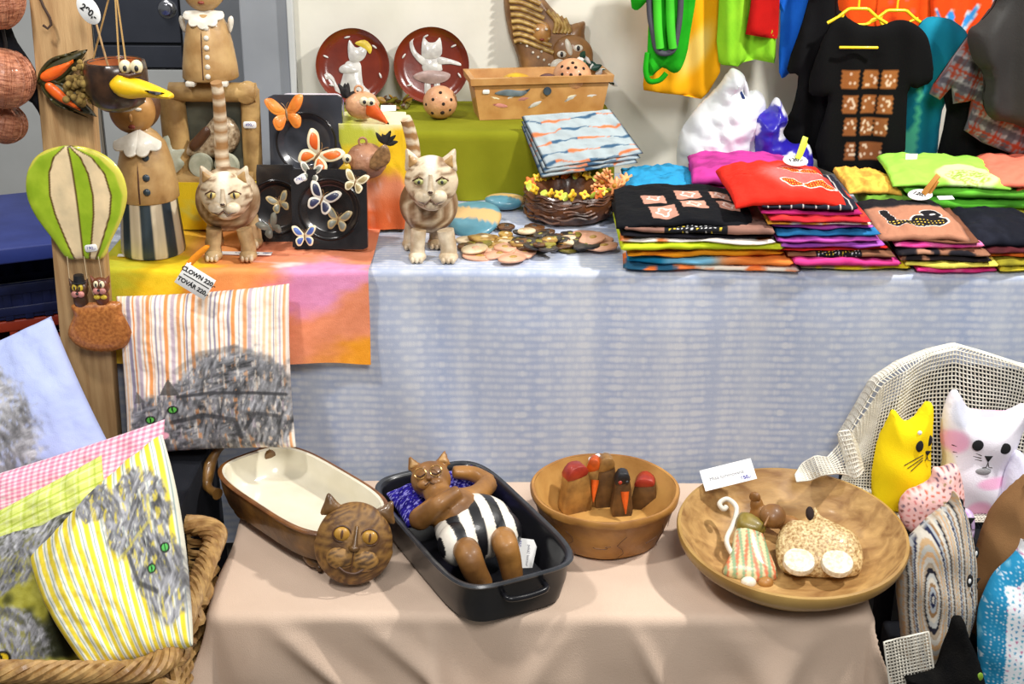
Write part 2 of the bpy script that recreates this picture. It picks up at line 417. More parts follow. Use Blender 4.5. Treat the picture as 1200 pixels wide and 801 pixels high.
def ikat():
    m = bpy.data.materials.new('pale_blue_ikat_cloth'); m.use_nodes = True; nt = m.node_tree; n = nt.nodes; L = nt.links; p = n['Principled BSDF']
    p.inputs['Roughness'].default_value = 0.85; p.inputs['Sheen Weight'].default_value = 0.08
    at = n.new('ShaderNodeAttribute'); at.attribute_name = 'sheet'
    sp = n.new('ShaderNodeSeparateXYZ'); L.new(at.outputs['Vector'], sp.inputs[0])
    def M(op, a, b=None):
        q = n.new('ShaderNodeMath'); q.operation = op
        for i, s in enumerate((a, b)):
            if s is None: continue
            if isinstance(s, (int, float)): q.inputs[i].default_value = s
            else: L.new(s, q.inputs[i])
        return q.outputs[0]
    wob = n.new('ShaderNodeTexNoise'); wob.inputs['Scale'].default_value = 9; L.new(at.outputs['Vector'], wob.inputs['Vector'])
    yy = M('ADD', sp.outputs[1], M('MULTIPLY', wob.outputs['Fac'], 0.006))
    rowf = M('DIVIDE', yy, 0.0175); row = M('FLOOR', rowf); fr = M('SUBTRACT', rowf, row)
    bell = M('MULTIPLY', M('SINE', M('MULTIPLY', fr, PI)), 1.0)
    par = M('MODULO', row, 2.0)
    cv = n.new('ShaderNodeCombineXYZ'); L.new(M('MULTIPLY', sp.outputs[0], 22.0), cv.inputs[0]); L.new(M('MULTIPLY', par, 3.7), cv.inputs[1])
    nz = n.new('ShaderNodeTexNoise'); nz.inputs['Scale'].default_value = 1.0; nz.inputs['Detail'].default_value = 1.0; L.new(cv.outputs[0], nz.inputs['Vector'])
    c2 = n.new('ShaderNodeCombineXYZ'); L.new(M('MULTIPLY', sp.outputs[0], 70.0), c2.inputs[0]); L.new(M('MULTIPLY', row, 7.31), c2.inputs[1])
    n2 = n.new('ShaderNodeTexNoise'); n2.inputs['Scale'].default_value = 1.0; n2.inputs['Detail'].default_value = 2.0; L.new(c2.outputs[0], n2.inputs['Vector'])
    val = M('ADD', M('MULTIPLY', nz.outputs['Fac'], 0.55), M('MULTIPLY', n2.outputs['Fac'], 0.45))
    val = M('SUBTRACT', val, M('MULTIPLY', M('SUBTRACT', 1.0, bell), 0.24))
    rp = n.new('ShaderNodeValToRGB'); rp.color_ramp.elements[0].position = 0.34; rp.color_ramp.elements[1].position = 0.60; L.new(val, rp.inputs[0])
    cb = n.new('ShaderNodeCombineXYZ'); L.new(M('MULTIPLY', sp.outputs[0], 10.0), cb.inputs[0])
    n3 = n.new('ShaderNodeTexNoise'); n3.inputs['Scale'].default_value = 1.0; n3.inputs['Detail'].default_value = 2.0; L.new(cb.outputs[0], n3.inputs['Vector'])
    band = n.new('ShaderNodeValToRGB'); band.color_ramp.elements[0].position = 0.38; band.color_ramp.elements[1].position = 0.62
    band.color_ramp.elements[0].color = C4((162, 174, 202)); band.color_ramp.elements[1].color = C4((182, 190, 208)); L.new(n3.outputs['Fac'], band.inputs[0])
    mx = n.new('ShaderNodeMixRGB'); L.new(M('MULTIPLY', rp.outputs[0], 0.68), mx.inputs[0]); L.new(band.outputs[0], mx.inputs[1]); mx.inputs[2].default_value = C4((216, 217, 220))
    L.new(mx.outputs[0], p.inputs['Base Color'])
    wv = n.new('ShaderNodeTexNoise'); wv.inputs['Scale'].default_value = 500; L.new(at.outputs['Vector'], wv.inputs['Vector'])
    bp = n.new('ShaderNodeBump'); bp.inputs['Strength'].default_value = 0.2; bp.inputs['Distance'].default_value = 0.003; L.new(wv.outputs['Fac'], bp.inputs['Height']); L.new(bp.outputs[0], p.inputs['Normal'])
    return m
def f1(x, o):
    return 0.006 * math.sin(x * 7.1 + 0.6) * o / 0.4 + 0.004 * math.sin(x * 17 + 1.0 + o * 2.0) + 0.010 * o * math.exp(-((x + 0.33 - o * 0.35) / 0.09) ** 2) * 4 + 0.006 * math.sin(x * 3.1 + o * 5)
cl = drape('tablecloth', TX0, TX1, 0.0, TY1, TZ + 0.0015, 0.5, 0.05, 0.71, 0.04, 240, 150, ikat(), f1, lambda y, o: 0.012 * math.sin(y * 19 + 1), flare=0.018)
tag(cl, 'pale blue woven tablecloth with light dashes covering the long table', 'tablecloth')

# low bench with the beige cloth
BZ = 0.25
bl = A(257, 700, BZ); br = A(1022, 735, BZ)
BX0, BX1, BY0, BY1 = bl.x, br.x, (bl.y + br.y) / 2 + 0.0, -0.10
bn = thing('low_bench', 'low bench hidden under the beige cloth', 'bench', ((BX0 + BX1) / 2, (BY0 + BY1) / 2, 0))
bw, bd = BX1 - BX0, BY1 - BY0
mk('bench_top', tf(box(bw - 0.02, bd - 0.02, 0.03, 0.004), (0, 0, BZ - 0.019)), WOODT, bn)
for sx in (-1, 1):
    for sy in (-1, 1): mk('leg', tf(box(0.05, 0.05, BZ - 0.034, 0.004, base=True), (sx * (bw / 2 - 0.08), sy * (bd / 2 - 0.06), 0)), WOODT, bn)
BEIGE = cloth('beige_cotton', (212, 188, 168), (204, 180, 160), scale=5, bump=0.3, bscale=500)
def f2(x, o):
    a = 0.010 * math.sin(x * 9 + o * 6) + 0.007 * math.sin(x * 23 - o * 9 + 1.5)
    for (x0, sl, w, h) in ((BX0 + 0.10, 0.9, 0.03, 0.030), (BX0 + 0.28, 1.1, 0.035, 0.026), (BX0 + 0.42, 0.2, 0.02, 0.02), (BX0 + 0.72, -0.7, 0.04, 0.022), (BX0 + 0.82, 0.5, 0.018, 0.018), (BX1 - 0.28, 0.6, 0.05, 0.025), (BX1 - 0.10, -0.5, 0.04, 0.03)):
        a += h * math.exp(-((x - x0 - sl * o) / w) ** 2) * min(1, o / 0.06)
    return a * 1.15
bc = drape('bench_cloth', BX0, BX1, BY0, BY1, BZ + 0.0015, 0.25, 0.27, 0.27, 0.03, 220, 110, BEIGE, f2, lambda y, o: 0.018 * math.sin(y * 21) + 0.01, flare=0.05, r=0.02,
           topz=lambda x, y: 0.0012 * math.sin(x * 14 + 2) * math.sin(y * 11))
tag(bc, 'beige cotton cloth with creases draped over the low bench', 'cloth')

# black covered stands either side of the bench
BLK = cloth('black_fabric', (24, 25, 30), (34, 36, 42), scale=6)
def stand(label, x0, x1, y0, y1, z):
    t = thing('display_stand', label, 'stand', ((x0 + x1) / 2, (y0 + y1) / 2, 0))
    mk('stand_box', tf(box(x1 - x0 - 0.01, y1 - y0 - 0.01, z - 0.006, 0.01, base=True)), WOODT, t)
    def fn(u, v):
        a = 2 * PI * u; c, s = math.cos(a), math.sin(a); q = max(abs(c), abs(s)); ex, ey = (x1 - x0) / 2, (y1 - y0) / 2
        rr = 1 / q
        if v < 0.5: k = v / 0.5; return (c * rr * ex * k, s * rr * ey * k, z)
        k = (v - 0.5) / 0.5
        w = 1 + 0.03 * k + 0.02 * k * math.sin(a * 11)
        return (c * rr * ex * w, s * rr * ey * w, z * (1 - k) + 0.004)
    mk('black_cover', grid(fn, 96, 24, True), BLK, t, ang=60)
    return t
q0, q1 = B(146, 530, -0.2), B(252, 524, -0.2)
stand('black cloth covered stand under the orange striped cat cushion', q0.x, q1.x - 0.03, -0.42, -0.065, min(q0.z, q1.z) - 0.02)
# ================================================================ cushions
def pillow(name, label, c, t, paint, n=120, pinch=0.05, seed=0, wr=0.004, group=None, bulge=0.42, m=None):
    """c: corner points bottom-left, bottom-right, top-right, top-left; the stuffed square is inflated along its normal"""
    bl, br, tr, tl = [np.array(q, float) for q in c]
    u = np.linspace(-1, 1, n + 1); U, V = np.meshgrid(u, u)
    def warp(U, V):
        pu, pv = pinch if isinstance(pinch, tuple) else (pinch, pinch); Up = U * (1 - pu * (1 - V ** 2)); Vp = V * (1 - pv * (1 - U ** 2))
        a = (Up + 1) / 2; b = (Vp + 1) / 2
        return (bl * ((1 - a) * (1 - b))[..., None] + br * (a * (1 - b))[..., None] + tr * (a * b)[..., None] + tl * ((1 - a) * b)[..., None])
    P = warp(U, V)
    nrm = np.cross((br - bl) + (tr - tl), (tl - bl) + (tr - br)); nrm = nrm / np.linalg.norm(nrm)
    if nrm[1] > 0 and abs(nrm[1]) > 0.05: nrm = -nrm
    prof = np.clip((1 - U ** 2) * (1 - V ** 2), 0, 1) ** bulge
    edge = np.clip(np.minimum(1 - abs(U), 1 - abs(V)) / 0.5, 0, 1)
    wrk = (fbm(U * 3 + 5, V * 3 + seed, seed) - 0.5) * 2 * wr * 2 + wr * 0.8 * np.sin((np.abs(U) * 17 + np.abs(V) * 3 + seed)) * (1 - edge) * edge * 3
    Hh = t / 2 * prof + wrk * np.minimum(1, prof * 3)
    ctr = (bl + br + tr + tl) / 4
    F = P + nrm * Hh[..., None]; Bk = P - nrm * (t / 2 * prof)[..., None]
    N = (n + 1) ** 2
    v = np.concatenate([F.reshape(-1, 3), Bk.reshape(-1, 3)]) - ctr
    idx = np.arange(N).reshape(n + 1, n + 1); back = idx + N
    e = np.zeros((n + 1, n + 1), bool); e[0] = e[-1] = True; e[:, 0] = e[:, -1] = True
    back = np.where(e, idx, back)
    f = []
    flip = np.dot(np.cross(br - bl, tl - bl), nrm) < 0
    for j in range(n):
        for i in range(n):
            q = (idx[j, i], idx[j, i + 1], idx[j + 1, i + 1], idx[j + 1, i]); r = (back[j, i], back[j + 1, i], back[j + 1, i + 1], back[j, i + 1])
            if flip: q = q[::-1]; r = r[::-1]
            f.append(tuple(int(a) for a in q)); f.append(tuple(int(a) for a in r))
    uu = np.concatenate([U.ravel(), U.ravel()]); vv = np.concatenate([V.ravel(), V.ravel()]); side = np.concatenate([np.ones(N), np.zeros(N)])
    o = mk(name, (v.tolist(), f), m or VC_CLOTH, loc=tuple(ctr), k=1, paint=lambda _: paint(uu, vv, side), ang=180)
    return tag(o, label, 'cushion', group)
def fur(x, y, seed, base=122, amp=95, ang=0.5, sx=32, sy=8):
    c, s = math.cos(ang), math.sin(ang)
    n = fbm((x * c + y * s) * sy, (-x * s + y * c) * sx, seed, 4)
    m = fbm(x * 3, y * 3, seed + 3, 3)
    c, s = math.cos(ang + 1.0), math.sin(ang + 1.0); w = sst(.44, .56, fbm(x * 4 + 7, y * 4, seed + 8, 2)); n = n * (1 - w) + w * fbm((x * c + y * s) * sy, (-x * s + y * c) * sx, seed + 2, 4)
    g = base + amp * (n - 0.5) * 1.5 + 70 * (m - 0.5) + 14 * (vn(x * 60, y * 34, seed + 6) - 0.5)
    return np.stack([g, g, g * 1.03], 1)
def blend_fur(c, x, y, region, f, seed, soft=0.10):
    r = region + (fbm(x * 14, y * 14, seed + 9, 3) - 0.5) * 0.28
    m = 1 - sst(1 - soft, 1 + soft, r)
    thin = sst(0.5, 0.75, fbm(x * 30, y * 16, seed + 4, 3)) * 0.6
    m = m * (1 - thin)
    return c * (1 - m[:, None]) + f * m[:, None]
def eye(c, x, y, cx, cy, r, col=(70, 190, 60), rot=0.0):
    c = mixc(c, (25, 25, 25), 1 - sst(0.95, 1.2, ellm(x, y, cx, cy, r * 1.3, r * 0.95, rot)))
    c = mixc(c, col, 1 - sst(0.85, 1.05, ellm(x, y, cx, cy, r * 1.05, r * 0.75, rot)))
    return mixc(c, (10, 15, 10), 1 - sst(0.8, 1.1, ellm(x, y, cx, cy, r * 0.22, r * 0.75, rot)))
def seg(x, y, a, b):
    ax, ay = a; bx, by = b; t = np.clip(((x - ax) * (bx - ax) + (y - ay) * (by - ay)) / ((bx - ax) ** 2 + (by - ay) ** 2), 0, 1)
    return np.hypot(x - ax - t * (bx - ax), y - ay - t * (by - ay))
def stroke(c, x, y, pts, w, col=(55, 55, 58), a=0.9):
    d = np.full(x.shape, 9.0)
    for i in range(len(pts) - 1): d = np.minimum(d, seg(x, y, pts[i], pts[i + 1]))
    return mixc(c, col, a * (1 - sst(w * 0.5, w * 1.3, d)))

def paint_orange(u, v, s):
    c = np.tile(np.array([238., 228, 216]), (len(u), 1))
    rng = random.Random(3); x = -1.0
    while x < 1.0:
        w = rng.choice((0.007, 0.010, 0.014, 0.022)); col = rng.choice(((214, 140, 66), (224, 160, 110), (150, 140, 158), (196, 176, 186), (236, 196, 160), (228, 150, 90)))
        c = mixc(c, col, 1 - sst(w * 0.8, w * 1.2, np.abs(u - x - w)))
        x += 2 * w + rng.uniform(0.012, 0.04)
    fr = fur(u, v, 11, 124, 110, 0.25)
    d = np.minimum(ellm(u, v, 0.34, -0.36, 0.72, 0.62, 0.1), ellm(u, v, -0.48, -0.62, 0.46, 0.36, 0.05))
    d = np.minimum(d, ellm(u, v, 0.0, -0.9, 0.55, 0.22)); d = np.minimum(d, ellm(u, v, 0.72, -0.6, 0.3, 0.4))
    c2 = blend_fur(c, u, v, d, fr, 5)
    c2 = mixc(c2, (88, 86, 84), 0.85 * inpoly(u, v, [(-0.52, -0.27), (-0.40, -0.06), (-0.27, -0.28)])); c2 = mixc(c2, (112, 110, 108), 0.8 * inpoly(u, v, [(-0.86, -0.36), (-0.82, -0.2), (-0.70, -0.34)]))
    c2 = stroke(c2, u, v, [(-0.30, -0.30), (0.1, -0.27), (0.6, -0.3), (0.95, -0.34)], 0.022, a=0.8)
    c2 = stroke(c2, u, v, [(-0.4, -0.62), (0.0, -0.55), (0.35, -0.62), (0.4, -0.85)], 0.03, a=0.7)
    c2 = stroke(c2, u, v, [(-0.30, 0.02), (0.0, 0.22), (0.4, 0.27), (0.8, 0.1), (1.0, -0.2)], 0.04, (96, 94, 94), 0.35)
    c2 = stroke(c2, u, v, [(0.45, -0.75), (0.6, -0.55), (0.85, -0.6)], 0.025, a=0.6)
    c2 = eye(c2, u, v, -0.66, -0.57, 0.05, (104, 196, 84), rot=0.1); c2 = eye(c2, u, v, -0.37, -0.46, 0.05, (104, 196, 84), rot=0.15)
    c2 = mixc(c2, (236, 170, 185), 1 - sst(0.8, 1.1, ellm(u, v, -0.52, -0.78, 0.07, 0.05)))
    return c2
pillow('cushion', 'orange and white striped cushion painted with a grey curled cat', (B(150, 533, -0.20), B(347, 524, -0.20), B(339, 332, -0.07), B(136, 347, -0.07)), 0.11, paint_orange, n=190, pinch=0.03, seed=2, wr=0.005)

def paint_blue(u, v, s):
    c = np.tile(np.array([176., 188, 232]), (len(u), 1)) + ((fbm(u * 4, v * 4, 3) - 0.5) * 14)[:, None]
    fr = fur(u, v, 21, 150, 120, 1.9, 20, 6)
    d = np.minimum(ellm(u, v, -0.34, 0.0, 0.74, 0.9, 0.15), ellm(u, v, 0.08, -0.62, 0.25, 0.2))
    return blend_fur(c, u, v, d, fr, 3)
pillow('cushion', 'pale blue cushion painted with grey fur against the wooden post', (B(-70, 640, -0.42), B(150, 560, -0.30), B(60, 370, -0.13), B(-110, 440, -0.22)), 0.13, paint_blue, n=110, pinch=0.04, seed=4)

def paint_pink(u, v, s):
    a = (u * 0.5 + 0.5) * 34; b = (v * 0.5 + 0.5) * 26
    w = 0.5 * ((a % 1) < 0.5) + 0.5 * ((b % 1) < 0.5)
    c = np.tile(np.array([250., 228, 236]), (len(u), 1))
    return mixc(c, (232, 130, 165), w * 0.9)
pillow('cushion', 'pink gingham checked cushion behind the lime checked one in the basket', (B(-60, 680, -0.52), B(200, 640, -0.50), B(193, 491, -0.40), B(-60, 572, -0.42)), 0.10, paint_pink, n=150, pinch=0.03, seed=5)

def paint_lime(u, v, s):
    c = np.tile(np.array([226., 236, 130]), (len(u), 1)) + ((fbm(u * 5, v * 5, 3) - 0.5) * 20)[:, None]
    for q, k in ((u, 13.0), (v, 9.0)):
        r = ((q * 0.5 + 0.5) * k) % 1
        c = mixc(c, (180, 200, 70), 0.7 * (1 - sst(0.04, 0.09, np.abs(r - 0.5)))); c = mixc(c, (240, 246, 190), 0.6 * (1 - sst(0.04, 0.1, np.abs(r - 0.2))))
    return c
pillow('cushion', 'lime yellow checked cushion leaning in the wicker basket', (B(-80, 730, -0.62), B(135, 640, -0.58), B(119, 533, -0.50), B(-80, 640, -0.55)), 0.07, paint_lime, n=110, pinch=0.02, seed=6)

def paint_greycat(u, v, s):
    c = np.tile(np.array([170., 165, 70]), (len(u), 1)); c = c + ((fbm(u * 9, v * 9, 5) - 0.5) * 60)[:, None]
    c = mixc(c, (46, 48, 30), sst(0.42, 0.58, fbm(u * 2.2 + 3, v * 2.2, 8, 3)) * (u > -0.3))
    fr = fur(u, v, 31, 146, 110, 1.0)
    c = blend_fur(c, u, v, np.minimum(ellm(u, v, -0.25, 0.55, 0.95, 0.5, 0.3), ellm(u, v, -0.3, -0.55, 0.8, 0.5)), fr, 6)
    c = eye(c, u, v, -0.12, -0.72, 0.09, (225, 190, 40), 0.3)
    return stroke(c, u, v, [(-0.6, -0.2), (-0.2, -0.05), (0.2, -0.3)], 0.05, (80, 80, 70), 0.5)
pillow('cushion', 'dark lime cushion painted with a grey cat with a yellow eye', (A(-70, 806, 0.17), A(110, 800, 0.17), B(112, 588, -0.56), B(-70, 650, -0.56)), 0.08, paint_greycat, n=140, pinch=0.03, seed=8)

def paint_yellow(u, v, s):
    q = ((u * 0.5 + 0.5) * 15)
    r = q % 1
    c = np.tile(np.array([248., 246, 226]), (len(u), 1))
    c = mixc(c, (246, 222, 70), 1 - sst(0.2, 0.27, np.abs(r - 0.36))); c = mixc(c, (122, 152, 160), 0.85 * (1 - sst(0.035, 0.08, np.abs(r - 0.82))))
    fr = fur(u, v, 41, 132, 110, 0.9)
    d = np.minimum(ellm(u, v, 0.50, 0.26, 0.44, 0.50, 0.2), ellm(u, v, 0.66, -0.34, 0.36, 0.52, 0.3))
    d = np.minimum(d, ellm(u, v, 0.0, 0.72, 0.22, 0.26, 0.6))
    c = blend_fur(c, u, v, d, fr, 7)
    c = stroke(c, u, v, [(0.15, -0.12), (0.42, 0.0), (0.66, 0.1), (0.7, 0.35)], 0.02, (220, 206, 90), 0.5)
    c = stroke(c, u, v, [(0.3, -0.12), (0.36, -0.42), (0.6, -0.55)], 0.03, a=0.7)
    c = eye(c, u, v, 0.58, -0.33, 0.045, (90, 180, 90)); c = eye(c, u, v, 0.80, -0.18, 0.045, (90, 180, 90))
    return c
pillow('cushion', 'yellow and white striped cushion painted with a grey cat, front in basket', (A(103, 786, 0.29), A(226, 756, 0.31), B(190, 508, -0.52), B(36, 654, -0.70)), 0.16, paint_yellow, n=180, pinch=(-0.10, 0.0), seed=9, wr=0.006, bulge=0.38)

# ================================================================ wicker basket
RIMZ = 0.30
wx1 = A(229, 690, RIMZ).x; wx0 = wx1 - 0.74; wy0 = A(110, 787, RIMZ).y; wy1 = A(243, 614, RIMZ).y
wk = thing('wicker_basket', 'natural wicker basket with a braided rim holding painted cat cushions', 'basket', ((wx0 + wx1) / 2, (wy0 + wy1) / 2, 0))
WICK = mat('willow', (188, 150, 92), (140, 102, 56), scale=40, rough=0.5, bump=0.3, bscale=200, coat=0.15)
bx_, by_ = (wx1 - wx0) / 2, (wy1 - wy0) / 2
def perim(t, off=0.0, z=0.0, rr=0.07):
    k = 0.92 + 0.08 * z / RIMZ; ax, ay = bx_ * k + off, by_ * k + off
    L1, L2, La = 2 * (ax - rr), 2 * (ay - rr), PI / 2 * rr; tot = 2 * L1 + 2 * L2 + 4 * La; s = (t % 1) * tot
    for (l, cx, cy, a0, dx, dy) in ((L1, -ax + rr, -ay, None, 1, 0), (La, ax - rr, -ay + rr, -90, 0, 0), (L2, ax, -ay + rr, None, 0, 1), (La, ax - rr, ay - rr, 0, 0, 0), (L1, ax - rr, ay, None, -1, 0), (La, -ax + rr, ay - rr, 90, 0, 0), (L2, -ax, ay - rr, None, 0, -1), (La, -ax + rr, -ay + rr, 180, 0, 0)):
        if s <= l:
            if a0 is None: return (cx + dx * s, cy + dy * s)
            a = R(a0) + s / rr; return (cx + rr * math.cos(a), cy + rr * math.sin(a))
        s -= l
    return (-ax + rr, -ay)
rows = []
NS = 64
for r_ in range(20):
    z = 0.02 + r_ * 0.0135; pts = []
    for i in range(NS * 4 + 1):
        t = i / (NS * 4); x, y = perim(t, 0.0055 * math.sin(t * NS * PI + (r_ % 2) * PI), z); pts.append((x, y, z))
    rows.append(tube(pts, 0.0066, 5, False))
tag(mk('weave', join(*rows), WICK, wk, k=1), kind='stuff')
tag(mk('stakes', join(*[tube([(*perim(i / NS, 0, z), z) for z in (0.005, 0.15, RIMZ - 0.005)], 0.005, 5) for i in range(NS)]), WICK, wk, k=1), kind='stuff')
mk('basket_floor', tf(box(bx_ * 1.8, by_ * 1.8, 0.012, 0.003), (0, 0, 0.008)), WICK, wk, k=1)
for s_ in range(7):
    pts = []
    for i in range(420):
        t = i / 419; a = t * 2 * PI * 15 + s_ * 2 * PI / 7; x, y = perim(t, 0.016 * math.cos(a), RIMZ); pts.append((x, y, RIMZ + 0.013 * math.sin(a)))
    mk('rim_strand', tube(pts, 0.0078, 6, False), WICK, wk, k=1)
for s_, (t0, t1) in enumerate(((0.26, 0.40), (0.02, 0.24))):
    pts = [(*perim(t0 + (t1 - t0) * i / 60, 0.014 + 0.006 * math.sin(i * 0.9), RIMZ - 0.035), RIMZ - 0.035 + 0.012 * math.sin(i * 0.55)) for i in range(61)]
    mk('border_strand', tube(pts, 0.009, 6), WICK, wk, k=1)
# ================================================================ wooden post and what hangs from it
PY = -0.075
def along(p0, p1, w, d, b=0.003):
    p0, p1 = Vector(p0), Vector(p1); t = (p1 - p0); L = t.length; t.normalize()
    g = box(w, d, L, b, base=True); x = Vector((1, 0, 0)); x = (x - t * x.dot(t)).normalized(); y = t.cross(x)
    M = Matrix((x, y, t)).transposed()
    return [tuple(M @ Vector(q) ) for q in g[0]], g[1]
pb, pt = B(112, 505, PY), B(70, 0, PY)
dv = (pt - pb) / (pt.z - pb.z); foot = pb - dv * pb.z + Vector((0, 0, 0.002)); head = foot + dv * 1.75
PINE = mat('rough_pine', (196, 160, 112), (166, 128, 84), scale=7, rough=0.7, bump=0.25, bscale=60, stretch=(9, 9, 0.7))
post = mk('wooden_post', along((0, 0, 0), head - foot, S(pb) * 57, 0.04), PINE, loc=foot, k=1)
tag(post, 'weathered pine plank post holding the hanging ceramic ornaments', 'post')

# balloon
K = S(B(98, 240, PY - 0.04)); b0 = B(98, 302, PY - 0.04)
bal = thing('balloon_ornament', 'flat ceramic hot air balloon glazed in green and cream stripes on post', 'ornament', b0)
o = OL(98, 302, spline([(78, 302), (64, 280), (46, 250), (40, 224), (46, 198), (64, 179), (98, 171), (132, 179), (152, 198), (158, 224), (150, 252), (134, 280), (121, 302), (99, 303)], 5))
def pbal(V):
    x, z = V[:, 0], V[:, 2]; zz = np.clip(z / 137.0, 0, 1)
    zk = np.array([0, .16, .4, .57, .76, .9, 1.0]); wl = np.array([21, 35, 53, 59, 53, 36, 3]); hw = np.interp(zz, zk, wl)
    lean = -3 * zz; q = (x - lean) / hw
    ed = [-0.47, 0.05, 0.38, 0.74]
    k = sum((q > e).astype(int) for e in ed)
    gr = np.array([160., 190, 40]); cr = np.array([238., 214, 170])
    c = np.where((k % 2 == 0)[:, None], gr, cr)
    c = c + ((fbm(x * 0.06, z * 0.06, 3) - 0.5) * 50)[:, None] * np.array([1, 0.8, 0.6])
    for e in ed: c = mixc(c, (96, 70, 30), 1 - sst(0.6, 1.5, np.abs(q - e) * hw))
    return mixc(c, (214, 206, 80), sst(0.93, 0.99, np.abs(q)))
mk('balloon', puff(o, 8, 1.25, wide=10), VC_GLAZE, bal, paint=pbal)
STR = mat('cord', (196, 176, 140), rough=0.9)
for sx in (80, 100, 117):
    mk('cord', tube([((sx - 98) * 1.0, -4, 3), ((sx - 98) * 1.05 + 1, -6, -22), ((sx - 98) * 1.1 + 6, -4, -46)], 0.5, 5), STR, bal)
BRN = glaze('speckled_brown_glaze', (150, 84, 36), (196, 126, 62), scale=140, rough=0.4)
ob = OL(98, 302, spline([(80, 355), (108, 352), (137, 351), (139, 364), (146, 380), (148, 394), (138, 406), (112, 412), (86, 408), (72, 396), (72, 384), (80, 368)], 5))
bk = mk('gondola', puff(ob, 16, 3, wide=14), BRN, bal, loc=(0, -7, 0))
DK = glaze('dark_brown_glaze', (62, 38, 24), (92, 58, 34)); PNK = glaze('pink_glaze', (226, 150, 140)); YEL = glaze('yellow_glaze', (236, 204, 60)); BLKG = glaze('black_glaze', (22, 22, 24), (36, 36, 40))
EYW = glaze('cream_glaze', (238, 228, 196), (224, 210, 170))
for cx, cy, mm, hat in ((91, 337, DK, True), (117, 333, glaze('russet_glaze', (120, 62, 34)), False)):
    x, z = cx - 98, (302 - cy) * 1.05
    hd = mk('kitten_head', join(tf(ell(11, 8, 11), (x, -8, z)), tf(ell(9, 7, 12), (x, -7, z - 14)), tf(lathe([(4, 0), (0.2, 8)], 8), (x - 8, -7, z + 6), (0, R(-25), 0)), tf(lathe([(4, 0), (0.2, 8)], 8), (x + 8, -7, z + 6), (0, R(25), 0))), mm, bal)
    mk('muzzle', join(tf(ell(4.5, 3, 4), (x - 3.5, -15, z - 4)), tf(ell(4.5, 3, 4), (x + 3.5, -15, z - 4))), PNK, hd)
    mk('eyes', join(tf(ell(3.2, 2.5, 4.5), (x - 3.5, -14, z + 4)), tf(ell(3.2, 2.5, 4.5), (x + 3.5, -14, z + 4))), EYW if not hat else YEL, hd)
    mk('pupils', join(tf(ell(1, 1, 2.6), (x - 3, -16.4, z + 4)), tf(ell(1, 1, 2.6), (x + 3, -16.4, z + 4)), tf(ell(1.8, 1.5, 1.4), (x, -18, z - 2))), BLKG, hd)
    if hat: mk('top_hat', tf(lathe([(0, 9), (6, 9), (6.5, 1), (9, 0.5), (9, 0), (0, 0)], 16), (x + 1, -8, z + 9)), BLKG, hd)
    else: mk('bow', join(tf(ell(4, 2, 3), (x - 4, -14, z - 12)), tf(ell(4, 2, 3), (x + 4, -14, z - 12))), YEL, hd)
def sticker(name, parent, s, w, h, loc, rot, tilt=0.0, ink=INK_BLUE, size=None, k=None):
    st = mk(name, tf(slab(rrect(w, h, h * 0.32), 0.6, 0.15), rot=(0, tilt, 0)), WHITE_CARD, parent, loc=loc, rot=rot, k=k)
    if s: text('price', s, size or h * 0.62, ink, st, (0, -0.45, 0), (PI / 2, -tilt if False else 0, 0), k=k)
    return st
sticker('price_sticker', bal, '190,-', 15, 9, (12, -5.5, 14), (0, 0, 0), R(-8))

# flower ornaments on the post
def tulip(label, px, py, rotdeg, L):
    global K
    p = B(px, py, PY - 0.045); K = S(p)
    t = thing('flower_ornament', label, 'ornament', p, (0, 0, 0), 'flower ornaments on the post')
    t.rotation_euler = (0, R(rotdeg), 0)
    GRN = glaze('dark_green_glaze', (66, 62, 20), (40, 38, 16)); ORG = glaze('orange_glaze', (240, 104, 24), (226, 84, 14), rough=0.45)
    pod = spline([(0, 0), (9, 14), (13, 30), (9, 50), (1, L), (-2, L), (-10, 48), (-13, 28), (-9, 12)], 5)
    mk('pod', puff(pod, 18, 2.5), GRN, t)
    mk('petal', tf(puff(spline([(-3, 10), (4, 14), (7, 30), (4, 48), (1, L - 12), (-2, 46), (-6, 30), (-7, 16)], 5), 8, 2), (0, -8, 0)), ORG, t)
    for s in (-1, 1):
        mk('leaf', tf(puff(spline([(0, 2), (s * 10, 12), (s * 15, 32), (s * 10, 52), (s * 5, L - 4), (s * 9, 40), (s * 8, 22)], 5), 7, 2), (0, -4, 0)), GRN, t)
tulip('olive and orange ceramic flower bud pointing up on the post', 44, 98, 58, 72)
tulip('dark ceramic flower bud with orange petal pointing down on the post', 46, 92, 126, 74)
nb = B(56, 20, PY - 0.03); K = S(nb)
hook = mk('iron_hook', tube([(-8, 0, 26), (-2, -4, 12), (4, -5, 0), (5, -6, -8), (1, -8, -12), (-4, -8, -8)], 1.6, 7), mat('rusty_iron', (60, 40, 28), rough=0.7), loc=nb); tag(hook, 'small dark iron hook screwed into the post', 'hook')

